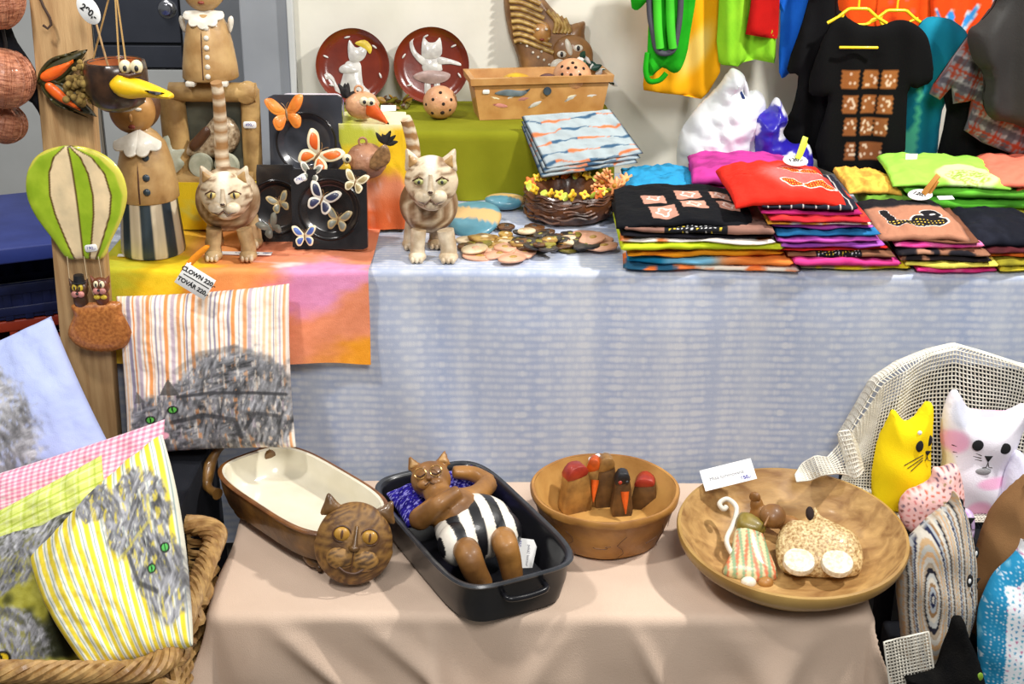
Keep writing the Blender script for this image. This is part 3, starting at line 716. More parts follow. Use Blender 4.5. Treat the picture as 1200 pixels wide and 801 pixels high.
# straw balls hanging at the edge
STRAW = mat('copper_straw', (206, 140, 106), (146, 84, 58), scale=60, rough=0.45, bump=0.6, bscale=110, stretch=(0.6, 1, 4), coat=0.2)
for i, (px, py, rx, ry, lab) in enumerate(((-4, -2, 32, 36, 'coppery straw ball hanging topmost of its string'), (3, 92, 37, 35, 'coppery straw ball hanging in the middle of its string'), (0, 142, 31, 24, 'small flattened straw ball hanging lowest of its string'))):
    p = B(px, py, -0.12 + 0.05 * (i == 2)); K = S(p)
    t = thing('straw_ball', lab, 'ball', p, (0, R(12 * i), 0), 'straw balls on a string')
    mk('ball', disp(ell(rx, rx, ry, 48, 32), lambda x, y, z: (x * (1 + 0.012 * math.sin(z * 2.3)), y * (1 + 0.012 * math.sin(z * 2.3)), z)), STRAW, t)
    mk('straw_strands', join(*[tube([(math.cos(a) * math.cos(l) * rx * 1.01, math.sin(a) * math.cos(l) * rx * 1.01, math.sin(l) * ry * 1.01) for l in [l0 + 1.6 * q / 14 for q in range(15)]], 0.7, 4) for a, l0 in [(random.uniform(0, 2 * PI), random.uniform(-1.4, -0.3)) for _ in range(70)]]), STRAW, t)
    if i == 1: sticker('price_sticker', t, '', 9, 9, (-3, -38, 26), (0, 0, 0))
p = B(2, 50, -0.10); K = S(p)
o = mk('black_cord', tube([(0, 0, 300), (-4, 0, 120), (0, 0, 60), (4, 1, 0), (0, 2, -50)], 2.2, 6), mat('black_string', (26, 20, 18)), loc=p); tag(o, 'dark cord the straw balls hang from', 'cord')
p = B(22, 60, -0.06); K = S(p)
o = mk('dark_pouch', puff(OL(22, 60, spline([(-6, 20), (14, 28), (22, 50), (38, 80), (50, 130), (46, 156), (30, 120), (4, 110), (-8, 60)], 4)), 26, 4), BLK, loc=p); tag(o, 'dark cloth pouch hanging behind the straw balls', 'pouch')

# duck pot hanging by cords
dp = B(140, 128, -0.16); K = S(dp)
dk = thing('duck_pot', 'dark brown hanging pot shaped as a duck with a yellow beak', 'pot', dp)
POT = glaze('dark_pot_glaze', (74, 50, 34), (44, 30, 22), scale=40, rough=0.3)
TER = mat('terracotta_inside', (190, 110, 56), (160, 84, 40), scale=30, rough=0.6)
mk('bowl', lathe([(0, 0), (18, 0), (30, 8), (36, 24), (36, 48), (34, 56), (32, 57), (30, 54)], 48, lambda a, z: 1 + 0.012 * math.sin(a * 9 + z * .3)), POT, dk)
mk('bowl_inside', lathe([(30.5, 56), (31, 40), (27, 18), (16, 7), (0, 6)], 40), TER, dk)
mk('beak', tf(puff(spline([(0, 8), (10, 14), (34, 10), (58, 2), (70, -4), (66, -10), (40, -10), (20, -13), (6, -10), (-3, 0)], 5), 26, 3), (4, -34, 34), (0, R(4), 0)), glaze('bright_yellow_glaze', (242, 200, 24), (232, 180, 10)), dk)
mk('beak_slit', tf(puff(spline([(40, -2), (52, -3), (63, -5), (52, -7)], 4), 4, 2), (4, -47, 34)), BLKG, dk)
for x in (21, 34):
    ey = mk('eye', ell(7, 6, 8), EYW, dk, loc=(x, -33, 56)); mk('pupil', tf(ell(2.4, 2, 3.6), (1, -5.4, -1)), BLKG, ey)
mk('brow', tube([(14, -33, 47), (26, -37, 46), (38, -33, 49)], 3, 8), DK, dk)
POM = mat('dry_moss', (168, 140, 74), (110, 86, 40), scale=60, rough=0.9, bump=0.8, bscale=120)
mk('tail_tuft', join(*[tf(ell(random.uniform(3, 5)), (-42 + random.gauss(0, 7), -6 + random.gauss(0, 6), 30 + random.gauss(0, 12))) for _ in range(60)]), POM, dk)
top = Vector((8, 4, 150))
for a in (0.9, 1.15, 3.6):
    mk('cord', tube([(33 * math.cos(-a), 33 * math.sin(-a), 54), tuple(top)], 1.1, 5), mat('jute', (176, 140, 84), rough=0.9), dk)
mk('hanging_knot', tf(ell(14, 5, 6), (4, 0, 136), (0, R(18), 0)), glaze('orange_glaze'), dk)
# price stick 290
p = B(128, 82, -0.19); K = S(p)
ps = thing('price_stick', 'oval white price tag reading 290 on a wooden stick', 'price tag', p, (0, R(-10), 0))
mk('stick', tube([(0, 0, 0), (0, 0, 60)], 1.3, 6), PINE, ps)
lb = mk('tag_disc', tf(slab([(-x, z) for x, z in circ(28, 11.5, 0, 0, 18)], 1.2, 0.2), (0, 0, 0), (0, R(-18), 0)), WHITE_CARD, ps, loc=(-4, -1, 71))
text('price', '290,-', 10.5, INK_BLACK, lb, (0, -1.2, -2), (PI / 2, R(50), 0), bold=0.3)

# ================================================================ tie-dyed cloths under the left group
def dye(t, s, seed=1):
    w1 = (fbm(t * 5, s * 7, seed) - 0.5) * 0.35; q = t + w1; r = s + (fbm(t * 6 + 9, s * 6, seed + 2) - 0.5) * 0.3
    c = np.tile(np.array([240., 202, 40]), (len(t), 1))
    c = mixc(c, (214, 210, 60), 1 - sst(0.0, 0.12, q))
    c = mixc(c, (240, 158, 92), sst(0.25, 0.42, q)); c = mixc(c, (234, 144, 106), sst(0.5, 0.62, q))
    c = mixc(c, (228, 148, 188), (1 - sst(0.5, 1.15, ellm(q, r, 0.80, 0.42, 0.20, 0.34, 0.3))))
    c = mixc(c, (246, 226, 228), 0.75 * (1 - sst(0.4, 1.1, ellm(q, r, 0.66, 0.22, 0.08, 0.12))))
    c = mixc(c, (234, 146, 108), 0.9 * sst(0.72, 0.95, r + 0.4 * (q - 0.8)))
    c = mixc(c, (240, 160, 30), 0.8 * sst(0.9, 1.02, r) * sst(0.7, 0.95, q))
    return c + ((fbm(t * 40, s * 40, seed + 5) - 0.5) * 22)[:, None]
K = 1.0
dx0, dx1 = A(126, 302).x, B(432, 316, -0.03).x
drop = TZ - B(415, 432, -0.05).z
def pdye(sh):
    t = (sh[:, 0] - dx0) / (dx1 - dx0); s = np.clip((0.08 - sh[:, 1]) / (drop + 0.08), 0, 1.05)
    return dye(t, s)
o = drape('dyed_scarf', dx0, dx1, -0.03, 0.42, TZ + 0.006, 0.0, 0.0, drop, 0.0, 150, 120, VC_CLOTH,
          lambda x, oo: 0.006 * math.sin(x * 31 + oo * 20) + 0.010 * math.sin(x * 11 + 1) * oo * 4 + 0.008 * math.exp(-((x - dx0 - 0.32) / 0.012) ** 2), None, flare=0.06, r=0.012, paint=pdye,
          topz=lambda x, y: 0.003 + 0.004 * math.sin(x * 23) * math.sin(y * 17))
tag(o, 'tie-dyed scarf in yellow, orange and pink draped over the table edge', 'scarf')
def riser(label, px0, px1, pyt, Y, depth, pal):
    b0 = B(px0, 285, Y); b1 = B(px1, 285, Y); w = b1.x - b0.x; h = B((px0 + px1) / 2, pyt, Y).z - TZ - 0.012
    t = thing('display_riser', label, 'display riser', ((b0.x + b1.x) / 2, Y + depth / 2, TZ + 0.0115))
    mk('riser_box', tf(box(w - 0.012, depth - 0.012, h - 0.004, 0.008, base=True)), WOODT, t, k=1)
    def fn(u, v):
        a = 2 * PI * u; c, s = math.cos(a), math.sin(a); q = max(abs(c), abs(s)) * 0.85 + 0.15
        ex, ey = w / 2, depth / 2; rr = 1 / q
        if v < 0.4: kk = v / 0.4; return (c * rr * ex * kk, s * rr * ey * kk, h)
        kk = (v - 0.4) / 0.6; ww = 1.0 + 0.03 * kk + 0.05 * kk * math.sin(a * 9 + 1) * 0.6
        return (c * rr * ex * ww, s * rr * ey * ww, h * (1 - kk) ** 1.0)
    mk('dyed_cover', grid(fn, 90, 30, True), VC_CLOTH, t, k=1, ang=70, paint=lambda V: pal(V, w, h))
def palA(V, w, h):
    z = V[:, 2] / h + (fbm(V[:, 0] * 18, V[:, 2] * 14, 3) - 0.5) * 0.35; x = V[:, 0] / w
    c = np.tile(np.array([226., 110, 60]), (len(V), 1)); c = mixc(c, (240, 150, 110), sst(0.1, 0.3, z)); c = mixc(c, (244, 200, 40), sst(0.38, 0.52, z)); c = mixc(c, (190, 196, 70), sst(0.66, 0.8, z) * (x < 0.15)); c = mixc(c, (236, 232, 180), sst(0.9, 1.0, z))
    return mixc(c, (250, 206, 196), 0.6 * sst(0.6, 0.8, fbm(V[:, 0] * 25, V[:, 2] * 25, 8)) * (z < 0.4))
def palB(V, w, h):
    c = np.tile(np.array([238., 204, 40]), (len(V), 1)); n = fbm(V[:, 0] * 20, V[:, 2] * 20, 5)
    return mixc(c, (214, 208, 110), sst(0.5, 0.7, n))
riser('tall riser covered in lime, yellow and orange tie-dyed cloth', 400, 476, 146, 0.27, 0.15, palA)
riser('riser covered in plain yellow dyed cloth behind the striped round cat', 196, 312, 214, 0.26, 0.13, palB)

# price card pinned on the scarf
p = B(229, 329, -0.155); K = S(p)
pc = thing('price_card', 'white handwritten price card pinned to the scarf by orange ribbon', 'price tag', p, (R(-8), R(33), 0))
mk('card', slab([(-20, -14), (20, -15), (20, 13), (-19, 14)], 1.0, 0.2), WHITE_CARD, pc)
text('lettering', 'CLOWN 220,-', 7.2, INK_BLACK, pc, (1, -0.8, 6.4), (PI / 2, 0, 0), bold=0.28)
text('lettering', 'TOVÁR 220,-', 7.2, INK_BLACK, pc, (1, -0.8, -7), (PI / 2, 0, 0), bold=0.28)
mk('ruled_line', tf(box(34, 0.3, 1.1), (1, -0.62, 0.4)), INK_BLACK, pc)
mk('ribbon', tf(puff(spline([(-18, 8), (-14, 13), (-4, 24), (14, 36), (20, 34), (4, 20), (-12, 8)], 4), 5, 2.5), (-1, 4, 4), (0, R(-38), 0)), cloth('orange_ribbon', (246, 150, 40)), pc)
mk('pin', tube([(-17, -2, 10), (-15, 3, 16)], 1.2, 6), WHITE_CARD, pc)
# ================================================================ ceramic figures on the left of the table
CLAYT = glaze('tan_clay', (198, 162, 108), (168, 128, 76), scale=22, rough=0.5, coat=0.15, bump=0.25)
CLAYD = glaze('brown_clay', (188, 138, 74), (154, 106, 52), scale=24, rough=0.45, coat=0.25)
WHG = glaze('white_glaze', (232, 226, 212), (206, 198, 182), scale=30)
NAVY = glaze('navy_glaze', (40, 54, 66), (58, 74, 84), scale=24)
def base(px, py, lift=0.0, z=TZ):
    global K
    p = A(px, py, z); p.z += lift; K = S(p); return p
# girl with striped skirt
p = base(181, 299, 0.012)
gl = thing('girl_figurine', 'ceramic girl figurine with buttoned tan jacket and navy striped skirt', 'figurine', p)
def pskirt(V):
    a = np.arctan2(V[:, 1], V[:, 0]); k = np.floor((a / (2 * PI) + 0.52) * 16).astype(int)
    c = np.where((k % 2 == 0)[:, None], np.array([48., 62, 72]), np.array([222., 208, 180]))
    return c + ((fbm(V[:, 0] * 0.3, V[:, 2] * 0.2, 4) - 0.5) * 44)[:, None]
mk('skirt', lathe([(0, 0), (36, 0), (37, 4), (35, 30), (32, 66), (0, 66)], 96), VC_GLAZE, gl, paint=pskirt)
jk = mk('jacket', lathe([(33, 64), (35, 66), (34.5, 80), (31, 105), (25, 128), (16, 140), (9, 146), (9, 150)], 48), CLAYT, gl)
mk('jacket_seam', tube([(-1, -35, 66), (-1, -34.5, 84), (-1, -30, 106), (-1, -23, 128)], 1.0, 6), DK, jk)
for z, r in ((118, 27), (96, 32), (80, 34.5)): mk('button', tf(ell(4.2, 2.5, 4.2), (8, -r - 0.5, z)), NAVY, jk)
def fan(r, n, lobes, t, a0, a1, lob=0.12):
    o = [(0, 0)]
    for i in range(n + 1):
        a = a0 + (a1 - a0) * i / n; q = r * (1 - lob + lob * abs(math.sin(lobes * PI * i / n))); o.append((q * math.cos(a), q * math.sin(a)))
    return o
for s in (-1, 1):
    mk('collar', tf(slab(fan(36, 22, 2, 2, R(-150 if s < 0 else -92), R(-88 if s < 0 else -30), 0.15), 3, 0.6), (0, -13, 147), (R(-42), 0, 0)), WHG, gl)
hd = mk('head', join(tf(ell(26, 18, 26, 28, 20), (-8, -4, 166)), tf(lathe([(9, 0), (8, 10)], 16), (-4, 0, 144))), CLAYD, gl)
mk('hair', tf(ell(29, 18, 29, 28, 20), (-8, 9, 169)), glaze('dark_clay_hair', (104, 66, 36), (80, 50, 28), rough=0.5), hd)
mk('nose', tf(ell(2.5, 3, 5), (-6, -21, 162)), CLAYD, hd)
mk('mouth', tf(ell(4, 2, 2.6), (-6, -20, 151)), glaze('red_lips', (150, 60, 40)), hd)
for x in (-20, -2): mk('eye', tf(ell(4, 2, 2), (x + 5, -19.6, 171)), WHG, hd)
pp = A(168, 304, TZ); pp.z += 0.0105
K = S(pp); o = mk('name_card', tf(box(58, 7, 0.8), (0, 0, 0.4), (R(3), 0, R(3))), WHITE_CARD, loc=pp); tag(o, 'narrow white name card lying before the girl figurine', 'card')
pp = A(288, 302, TZ); pp.z += 0.0105
K = S(pp); cd = thing('name_card', 'white name card lying at the feet of the round cat', 'card', pp, (0, 0, R(-2)))
mk('card', tf(box(62, 10, 0.8), (0, 0, 0.4)), WHITE_CARD, cd); text('lettering', 'Kocour kulatý', 5, INK_GREY, cd, (2, 0, 1.0), (0, 0, 0)); text('price', '320,-', 4.5, INK_BLUE, cd, (25, 0, 1.0), (0, 0, 0))

# log frame with fish picture
fp = B(252, 214, 0.30); K = S(fp)
fp = B(252, 216, 0.30)
fr = thing('fish_picture', 'square frame of clay logs around a speckled fish on grey panel', 'picture', fp)
LOG = glaze('log_clay', (198, 162, 102), (152, 116, 66), scale=18, rough=0.6, coat=0.05, bump=0.5, bscale=50)
def log(n, p0, p1, r): mk(n, tube([p0, ((p0[0] + p1[0]) / 2, p0[1], (p0[2] + p1[2]) / 2), p1], [r, r * 1.03, r], 16), LOG, fr)
log('log', (-42, -6, 110), (56, -6, 110), 11); log('log', (-40, 0, 6), (-42, 0, 104), 15); log('log', (46, 0, 8), (48, 0, 112), 11); log('log', (-52, -5, 8), (48, -5, 8), 12)
mk('log_end', tf(lathe([(0, 3), (9, 2), (12, 0), (12, -14)], 20), (46, -14, 110), (PI / 2, 0, 0)), LOG, fr)
mk('panel', tf(slab([(-32, 4), (44, 4), (44, 104), (-32, 104)], 3), (0, 8, 0)), glaze('grey_green_glaze', (96, 98, 84), (70, 72, 62), scale=16), fr)
SPK = glaze('speckled_stone', (196, 176, 146), (128, 104, 76), scale=110, rough=0.4)
fs = mk('fish_body', puff(spline([(-34, 42), (-20, 56), (-6, 68), (8, 82), (26, 78), (34, 60), (26, 42), (8, 34), (-14, 32), (-30, 34)], 5), 20, 3), SPK, fr, loc=(0, -2, 0))
mk('fin', tf(puff(spline([(0, 0), (10, 8), (20, 22), (16, 30), (6, 22), (-6, 8)], 4), 8, 2), (-18, -10, 42)), DK, fs)
GGL = glaze('pale_green_glaze', (196, 198, 176), (160, 164, 142), scale=30)
for cx in (-12, 18): mk('wheel', tf(lathe([(0, 4), (13, 4), (14.5, 0), (14.5, -3)], 24), (cx, -12, 26), (PI / 2, 0, 0)), GGL, fr)
mk('leaf', tf(puff(spline([(0, 0), (20, 8), (36, 22), (32, 30), (38, 40), (24, 40), (20, 56), (6, 46), (-6, 36), (-8, 14)], 3), 6, 3), (-64, -24, 8)), GGL, fr)
sticker('price_sticker', fr, '490,-', 15, 8, (48, -13, 74), (0, 0, 0))
frame_top = fp.z + 121 * K
# doll on the frame
dp2 = Vector((B(247, 95, 0.28).x, 0.285, frame_top)); K = S(dp2)
dl = thing('angel_figurine', 'tan ceramic angel figurine with scalloped white collar standing on log frame', 'figurine', dp2); K *= 0.93
mk('dress', lathe([(0, 6), (33, 6), (35, 8), (34, 22), (30, 50), (25, 72), (17, 86), (9, 90)], 48), CLAYT, dl)
mk('seam', tube([(-2, -35, 10), (-2, -33, 30), (-2, -28, 58), (-2, -22, 78)], 0.8, 6), DK, dl)
for i in range(6): z = 14 + i * 11.5; mk('button', tf(ell(3.4, 2.4, 3.4), (4, -35 + i * 2.3 if i < 3 else -31 + (i - 3) * 3, z)), WHG, dl)
mk('collar', tf(slab(fan(27, 40, 5, 2, R(-176), R(-4), 0.16), 3, 0.6), (0, -10, 91), (R(-40), 0, 0)), WHG, dl)
for s in (-1, 1):
    mk('wing', tf(puff(spline([(0, 0), (s * 4, 6), (s * 6, 16), (s * 4, 21), (0, 19), (-s * 2, 10)], 4), 5, 1.5), (s * 28, -2, 62)), WHG, dl)
    mk('shoe', tf(box(12, 14, 7, 2), (s * 20, -24, 3.5)), WHG, dl)
hh = mk('head', join(tf(ell(26, 20, 27, 28, 20), (0, -6, 116)), tf(lathe([(9, 0), (8, 8)], 14), (0, 0, 86))), CLAYT, dl)
mk('hair', tf(ell(29, 20, 29, 28, 20), (0, 2, 120)), glaze('red_brown_glaze', (150, 84, 36), (120, 62, 26)), hh); mk('mouth', tf(ell(4, 2, 2), (0, -24, 102)), glaze('red_lips'), hh)

# round cats
def pstripes(seed, k=0.16, c1=(118, 84, 52), c2=(226, 210, 180)):
    def f(V):
        x, y, z = V[:, 0], V[:, 1], V[:, 2]
        q = np.hypot(x * 0.9, z) * k + (fbm(x * 0.05, z * 0.05 + y * 0.03, seed) - 0.5) * 3
        m = 0.5 + 0.5 * np.sin(q * 2 * PI * 0.6); m = m * (0.6 + 0.4 * fbm(x * 0.3, z * 0.3, seed + 3))
        return np.array(c1, float) * (1 - m[:, None]) + np.array(c2, float) * m[:, None]
    return f
CATW = glaze('cream_cat_glaze', (228, 212, 184), (176, 150, 116), scale=26, rough=0.45, coat=0.2, bump=0.3)
CATL = glaze('cat_leg_glaze', (206, 176, 128), (150, 118, 78), scale=26, rough=0.45, coat=0.2)
def ear(r, h):
    return puff(spline([(-r, 0), (-r * .5, h * .62), (0, h), (r * .55, h * .5), (r, 0)], 4), r * 0.8, r * 0.22, pw=0.6)
def round_cat(label, px, py, br, hx, hz, hrx, hrz, legs, tail, seed, eyecol, slit):
    p = base(px, py, 0.011 if px < 400 else 0.002)
    t = thing('cat_sculpture', label, 'sculpture', p)
    bz = br + 24
    mk('body', tf(disp(ell(br, br * 1.1, br, 40, 30), lambda x, y, z: (x, y, z)), (0, 10, bz)), VC_CLAY, t, paint=lambda V, f=pstripes(seed): f(V - np.array([0, 10, bz])))
    for (lx, ly, w, rot) in legs:
        lg = mk('leg', join(tube([(lx * 0.85, ly, 36), (lx, ly - 1, 16), (lx, ly - 2, 5)], [w, w * 0.95, w * 1.02], 14), tf(ell(w * 1.15, w * 1.35, 7, 16, 10), (lx, ly - 5, 5.5))), CATL if py > 298 else CATW, t)
        mk('toes', join(*[tf(ell(w * 0.3, w * 0.5, 4, 8, 6), (lx + q * w * 0.55, ly - 5 - w, 4)) for q in (-1, 0, 1)]), CATW, lg)
    pts = spline(tail, 6, False); n = len(pts)
    def ptail(V):
        m = (np.sin(V[:, 2] * 0.42) > 0.1).astype(float); return np.array([164., 122, 76]) * (1 - m[:, None]) + np.array([226., 210, 182]) * m[:, None]
    mk('tail', tube(pts, [9 - 2.5 * i / n for i in range(n)], 12), VC_CLAY, t, paint=ptail)
    hy = -br * 0.95
    def phead(V):
        x, y, z = V[:, 0], V[:, 1], V[:, 2]; n = fbm(x * 0.12, z * 0.5, seed + 7); c = np.array([226., 206, 174]) * np.ones((len(V), 1))
        c = mixc(c, (112, 80, 50), 0.85 * sst(0.48, 0.66, n) * sst(4, 12, np.abs(x))); return mixc(c, (236, 226, 206), 1 - sst(3, 9, np.abs(x)))
    hd = mk('head', disp(ell(hrx, hrx * 0.62, hrz, 40, 28), lambda x, y, z: (x * (1 + 0.08 * (1 - abs(z) / hrz) + 0.10 * z / hrz), y, z)), VC_CLAY, t, loc=(hx, hy, hz), paint=phead)
    mk('muzzle', join(tf(ell(hrx * .36, hrx * .26, hrz * .28), (-hrx * .3, -hrx * .5, -hrz * .38)), tf(ell(hrx * .36, hrx * .26, hrz * .28), (hrx * .3, -hrx * .5, -hrz * .38)), tf(ell(hrx * .3, hrx * .2, hrz * .2), (0, -hrx * .42, -hrz * .68))), CATW, hd)
    mk('nose', join(tf(ell(hrx * .13, hrx * .12, hrz * .09), (0, -hrx * .68, -hrz * .16)), tube([(0, -hrx * .62, hrz * .45), (0, -hrx * .68, 0), (0, -hrx * .70, -hrz * .14)], [2, 3, 4], 8)), CATW, hd)
    mk('mouth', join(tube([(-hrx * .5, -hrx * .66, -hrz * .48), (-hrx * .2, -hrx * .76, -hrz * .58), (0, -hrx * .70, -hrz * .42)], 0.9, 6), tube([(hrx * .5, -hrx * .66, -hrz * .48), (hrx * .2, -hrx * .76, -hrz * .58), (0, -hrx * .70, -hrz * .42)], 0.9, 6), tf(ell(hrx * .1, 2, hrz * .06), (0, -hrx * .78, -hrz * .14))), DK, hd)
    for s in (-1, 1):
        mk('ear', tf(ear(hrx * .40, hrz * .75), (s * hrx * .62, 0, hrz * .55), (0, R(s * 24), 0)), CATW, hd)
        mk('inner_ear', tf(ear(hrx * .22, hrz * .42), (s * hrx * .66, -hrx * .14, hrz * .66), (0, R(s * 24), 0)), CLAYT, hd)
        ey = mk('eye', ell(hrx * .21, hrx * .12, hrz * .16 if slit else hrz * .12), eyecol, hd, loc=(s * hrx * .46, -hrx * .53, hrz * .18), rot=(0, R(-s * 10), 0))
        mk('pupil', tf(ell(hrx * .045, 2, hrz * .13), (0, -hrx * .115, 0)) if slit else tf(ell(hrx * .06, 2, hrz * .07), (0, -hrx * .11, 0)), BLKG, ey)
        mk('eyelid', tube([(s * hrx * .46 - 7, -hrx * .53 - 1, hrz * .18 + 1), (s * hrx * .46, -hrx * .62, hrz * .18 + hrz * .19), (s * hrx * .46 + 7, -hrx * .5, hrz * .18 + 1)], 1.0, 6), DK, hd)
    return t
EYE1 = glaze('amber_eye', (236, 214, 150), (220, 190, 110)); EYE2 = glaze('pale_green_eye', (206, 206, 130))
round_cat('round striped ceramic cat with amber eyes standing on the dyed scarf', 270, 300, 37, 8, 78, 28, 28, ((-13, -24, 9, 0), (27, -24, 9, 0), (-22, 26, 10, 0), (24, 26, 10, 0)),
          [(-8, 44, 66), (-12, 50, 100), (-10, 46, 140), (-8, 38, 175), (-9, 34, 192)], 5, EYE1, True)
round_cat('round brown ceramic cat with pale face standing on the bare tablecloth', 503, 298, 34, 6, 94, 28, 32, ((-12, -22, 9, 0), (24, -22, 10, 0), (-22, 26, 10, 0), (8, 30, 10, 0)),
          [(-10, 42, 72), (-18, 48, 96), (-20, 46, 120), (-24, 40, 142), (-27, 36, 152)], 9, EYE2, False)

# ================================================================ black dishes and butterflies
BLACKC = mat('black_ceramic', (26, 24, 25), (36, 33, 33), scale=12, rough=0.25, coat=0.6)
def dish(label, px0, px1, py0, py1, Y, tilt, r, slate=False, cx=0.5, cy=0.5):
    global K
    b = B((px0 + px1) / 2, py1, Y); K = S(b); w = px1 - px0; h = (py1 - py0) * 1.06
    t = thing('square_dish', label, 'dish', b, (R(-tilt), 0, 0), 'square black dishes')
    c = (0, h / 2)
    R0 = [(0, 0, 5), (r * .80, 0, 5), (r * .86, 0, 3), (r * .98, 0, 2.0), (r, 0, 0)]
    n = 64; v = []; f = []
    prof = [(0.0, 8), (r * .78, 8), (r * .84, 7), (r * .97, 0.5), (r, 0)]
    sq = rrect(w, h, min(w, h) * 0.04, 4, 0, h / 2)
    # face: recessed round well in a square slab
    m = len(prof)
    for i in range(n):
        a = 2 * PI * i / n; ca, sa = math.cos(a), math.sin(a)
        for rr, d in prof: v.append((rr * ca, d, h * cy + rr * sa))
        q = 1e9
        if ca: q = min(q, ((w / 2) if ca > 0 else (w / 2)) / abs(ca))
        if sa > 1e-9: q = min(q, (h - h * cy) / sa)
        if sa < -1e-9: q = min(q, (h * cy) / -sa)
        v.append((q * ca, 0, h * cy + q * sa)); v.append((q * ca, 9, h * cy + q * sa)); v.append((q * ca * .5, 10, h * cy + q * sa * .5))
    M = m + 3
    for i in range(n):
        j = (i + 1) % n
        for k_ in range(M - 1): f.append((i * M + k_, i * M + k_ + 1, j * M + k_ + 1, j * M + k_))
    f.append(tuple(i * M + M - 1 for i in range(n)))
    mk('dish_body', (v, [tuple(reversed(q)) for q in f]), BLACKC if not slate else mat('slate_ceramic', (40, 42, 48), (60, 62, 70), scale=8, rough=0.3, coat=0.5), t, ang=35)
    g = []
    mk('well_ring', tf(lathe([(r * 1.0, 0), (r * 1.04, 1.8), (r * 1.08, 0)], 56), (0, -0.2, h * cy), (PI / 2, 0, 0)), BLACKC, t)
    return t, b
def bfly(label, px, py, Y, sz, rot, wing, rim, bodym, tilt=0, lean=-15):
    global K
    p = B(px, py, Y); K = S(p)
    t = thing('butterfly_ornament', label, 'ornament', p, (R(lean), R(rot), R(tilt)), 'ceramic butterflies')
    s = sz
    mk('body', tf(ell(s * 0.09, s * 0.09, s * 0.34, 10, 8)), bodym, t)
    for sx in (-1, 1):
        up = spline([(0, 0.05), (sx * 0.25, 0.5), (sx * 0.62, 0.85), (sx * 0.98, 0.8), (sx * 0.85, 0.35), (sx * 0.5, 0.02)], 4)
        lo = spline([(0, 0.02), (sx * 0.45, 0.0), (sx * 0.72, -0.25), (sx * 0.6, -0.68), (sx * 0.32, -0.7), (sx * 0.1, -0.35)], 4)
        for nm, o in (('upper_wing', up), ('lower_wing', lo)):
            cx = sum(q[0] for q in o) / len(o); cz = sum(q[1] for q in o) / len(o)
            w = mk(nm, tf(slab([(a * s, b * s) for a, b in o], s * .09, s * .02), rot=(0, 0, R(sx * -14))), rim, t)
            mk('wing_field', tf(slab([(cx * s + (a - cx) * s * .66, cz * s + (b - cz) * s * .66) for a, b in o], s * .08, s * .02), (0, -s * .03, 0), (0, 0, R(sx * -14))), wing, w)
    for sx in (-1, 1): mk('antenna', tube([(0, 0, s * .3), (sx * s * .1, -1, s * .5), (sx * s * .2, -1, s * .58)], s * .02, 5), bodym, t)
ORW = glaze('orange_wing', (238, 150, 56), (226, 120, 40)); RDW = glaze('red_orange_wing', (224, 90, 36), (232, 120, 40)); TNB = glaze('tan_body', (150, 110, 64)); BWW = glaze('blue_black_wing', (38, 42, 66), (50, 56, 88)); GOW = glaze('gold_wing', (198, 176, 126), (150, 130, 84)); BLW = glaze('blue_wing', (90, 120, 186), (60, 84, 160)); GRW = glaze('grey_wing', (140, 142, 130), (110, 112, 100))
d1, b1 = dish('slate black square dish with round well, behind the other dishes', 318, 403, 119, 222, 0.26, 8, 33, True)
d2, b2 = dish('black square dish half hidden behind the round cat', 303, 346, 199, 292, 0.17, 10, 30)
d3, b3 = dish('black square dish with price label, in front on the scarf', 343, 431, 204, 292, 0.10, 10, 34)
K = S(b3); sticker('price_sticker', d3, '290,-', 14, 8, (-33, -1.2, 82), (0, 0, 0), R(-32))
bfly('orange butterfly with amber wings on the slate dish', 336, 134, 0.215, 24, -8, ORW, ORW, TNB)
bfly('butterfly with red and yellow cream-edged wings below orange one', 372, 182, 0.20, 26, 38, RDW, EYW, TNB)
bfly('cream and tan butterfly on the corner of the front dish', 416, 214, 0.075, 15, 18, GOW, EYW, TNB)
bfly('white-edged dark blue butterfly in the middle of the front dish', 377, 234, 0.088, 20, 24, BWW, WHG, TNB)
bfly('gold grey butterfly low in the well of the front dish', 396, 258, 0.085, 16, 12, GRW, GOW, TNB)
bfly('blue butterfly at the bottom corner of the front dish', 357, 277, 0.062, 15, -2, BLW, EYW, TNB)
bfly('grey and gold butterfly on the half hidden dish', 328, 238, 0.135, 14, -20, GRW, GOW, TNB)
bfly('pale grey butterfly low on the half hidden dish', 318, 266, 0.115, 15, -32, GRW, GRW, TNB)
bfly('small grey butterfly peeking above the front dish', 364, 203, 0.135, 14, 10, GRW, WHG, TNB)
pp = B(362, 118, 0.34); K = S(pp)
o = thing('purple_tin', 'purple patterned tin behind the slate dish', 'tin', Vector((pp.x, 0.36, TZ + 0.002)))
hz = (pp.z + 3 * K - TZ) / K
mk('tin', tf(slab(rrect(76, hz, 10, 5, 0, hz / 2), 34, 3)), VC_GLAZE, o, paint=lambda V: mixc(mixc(np.tile(np.array([96., 60, 160]), (len(V), 1)), (150, 150, 190), sst(0.45, 0.65, fbm(V[:, 0] * .09, V[:, 2] * .2, 3))), (240, 230, 246), sst(hz - 6, hz - 2, V[:, 2])))
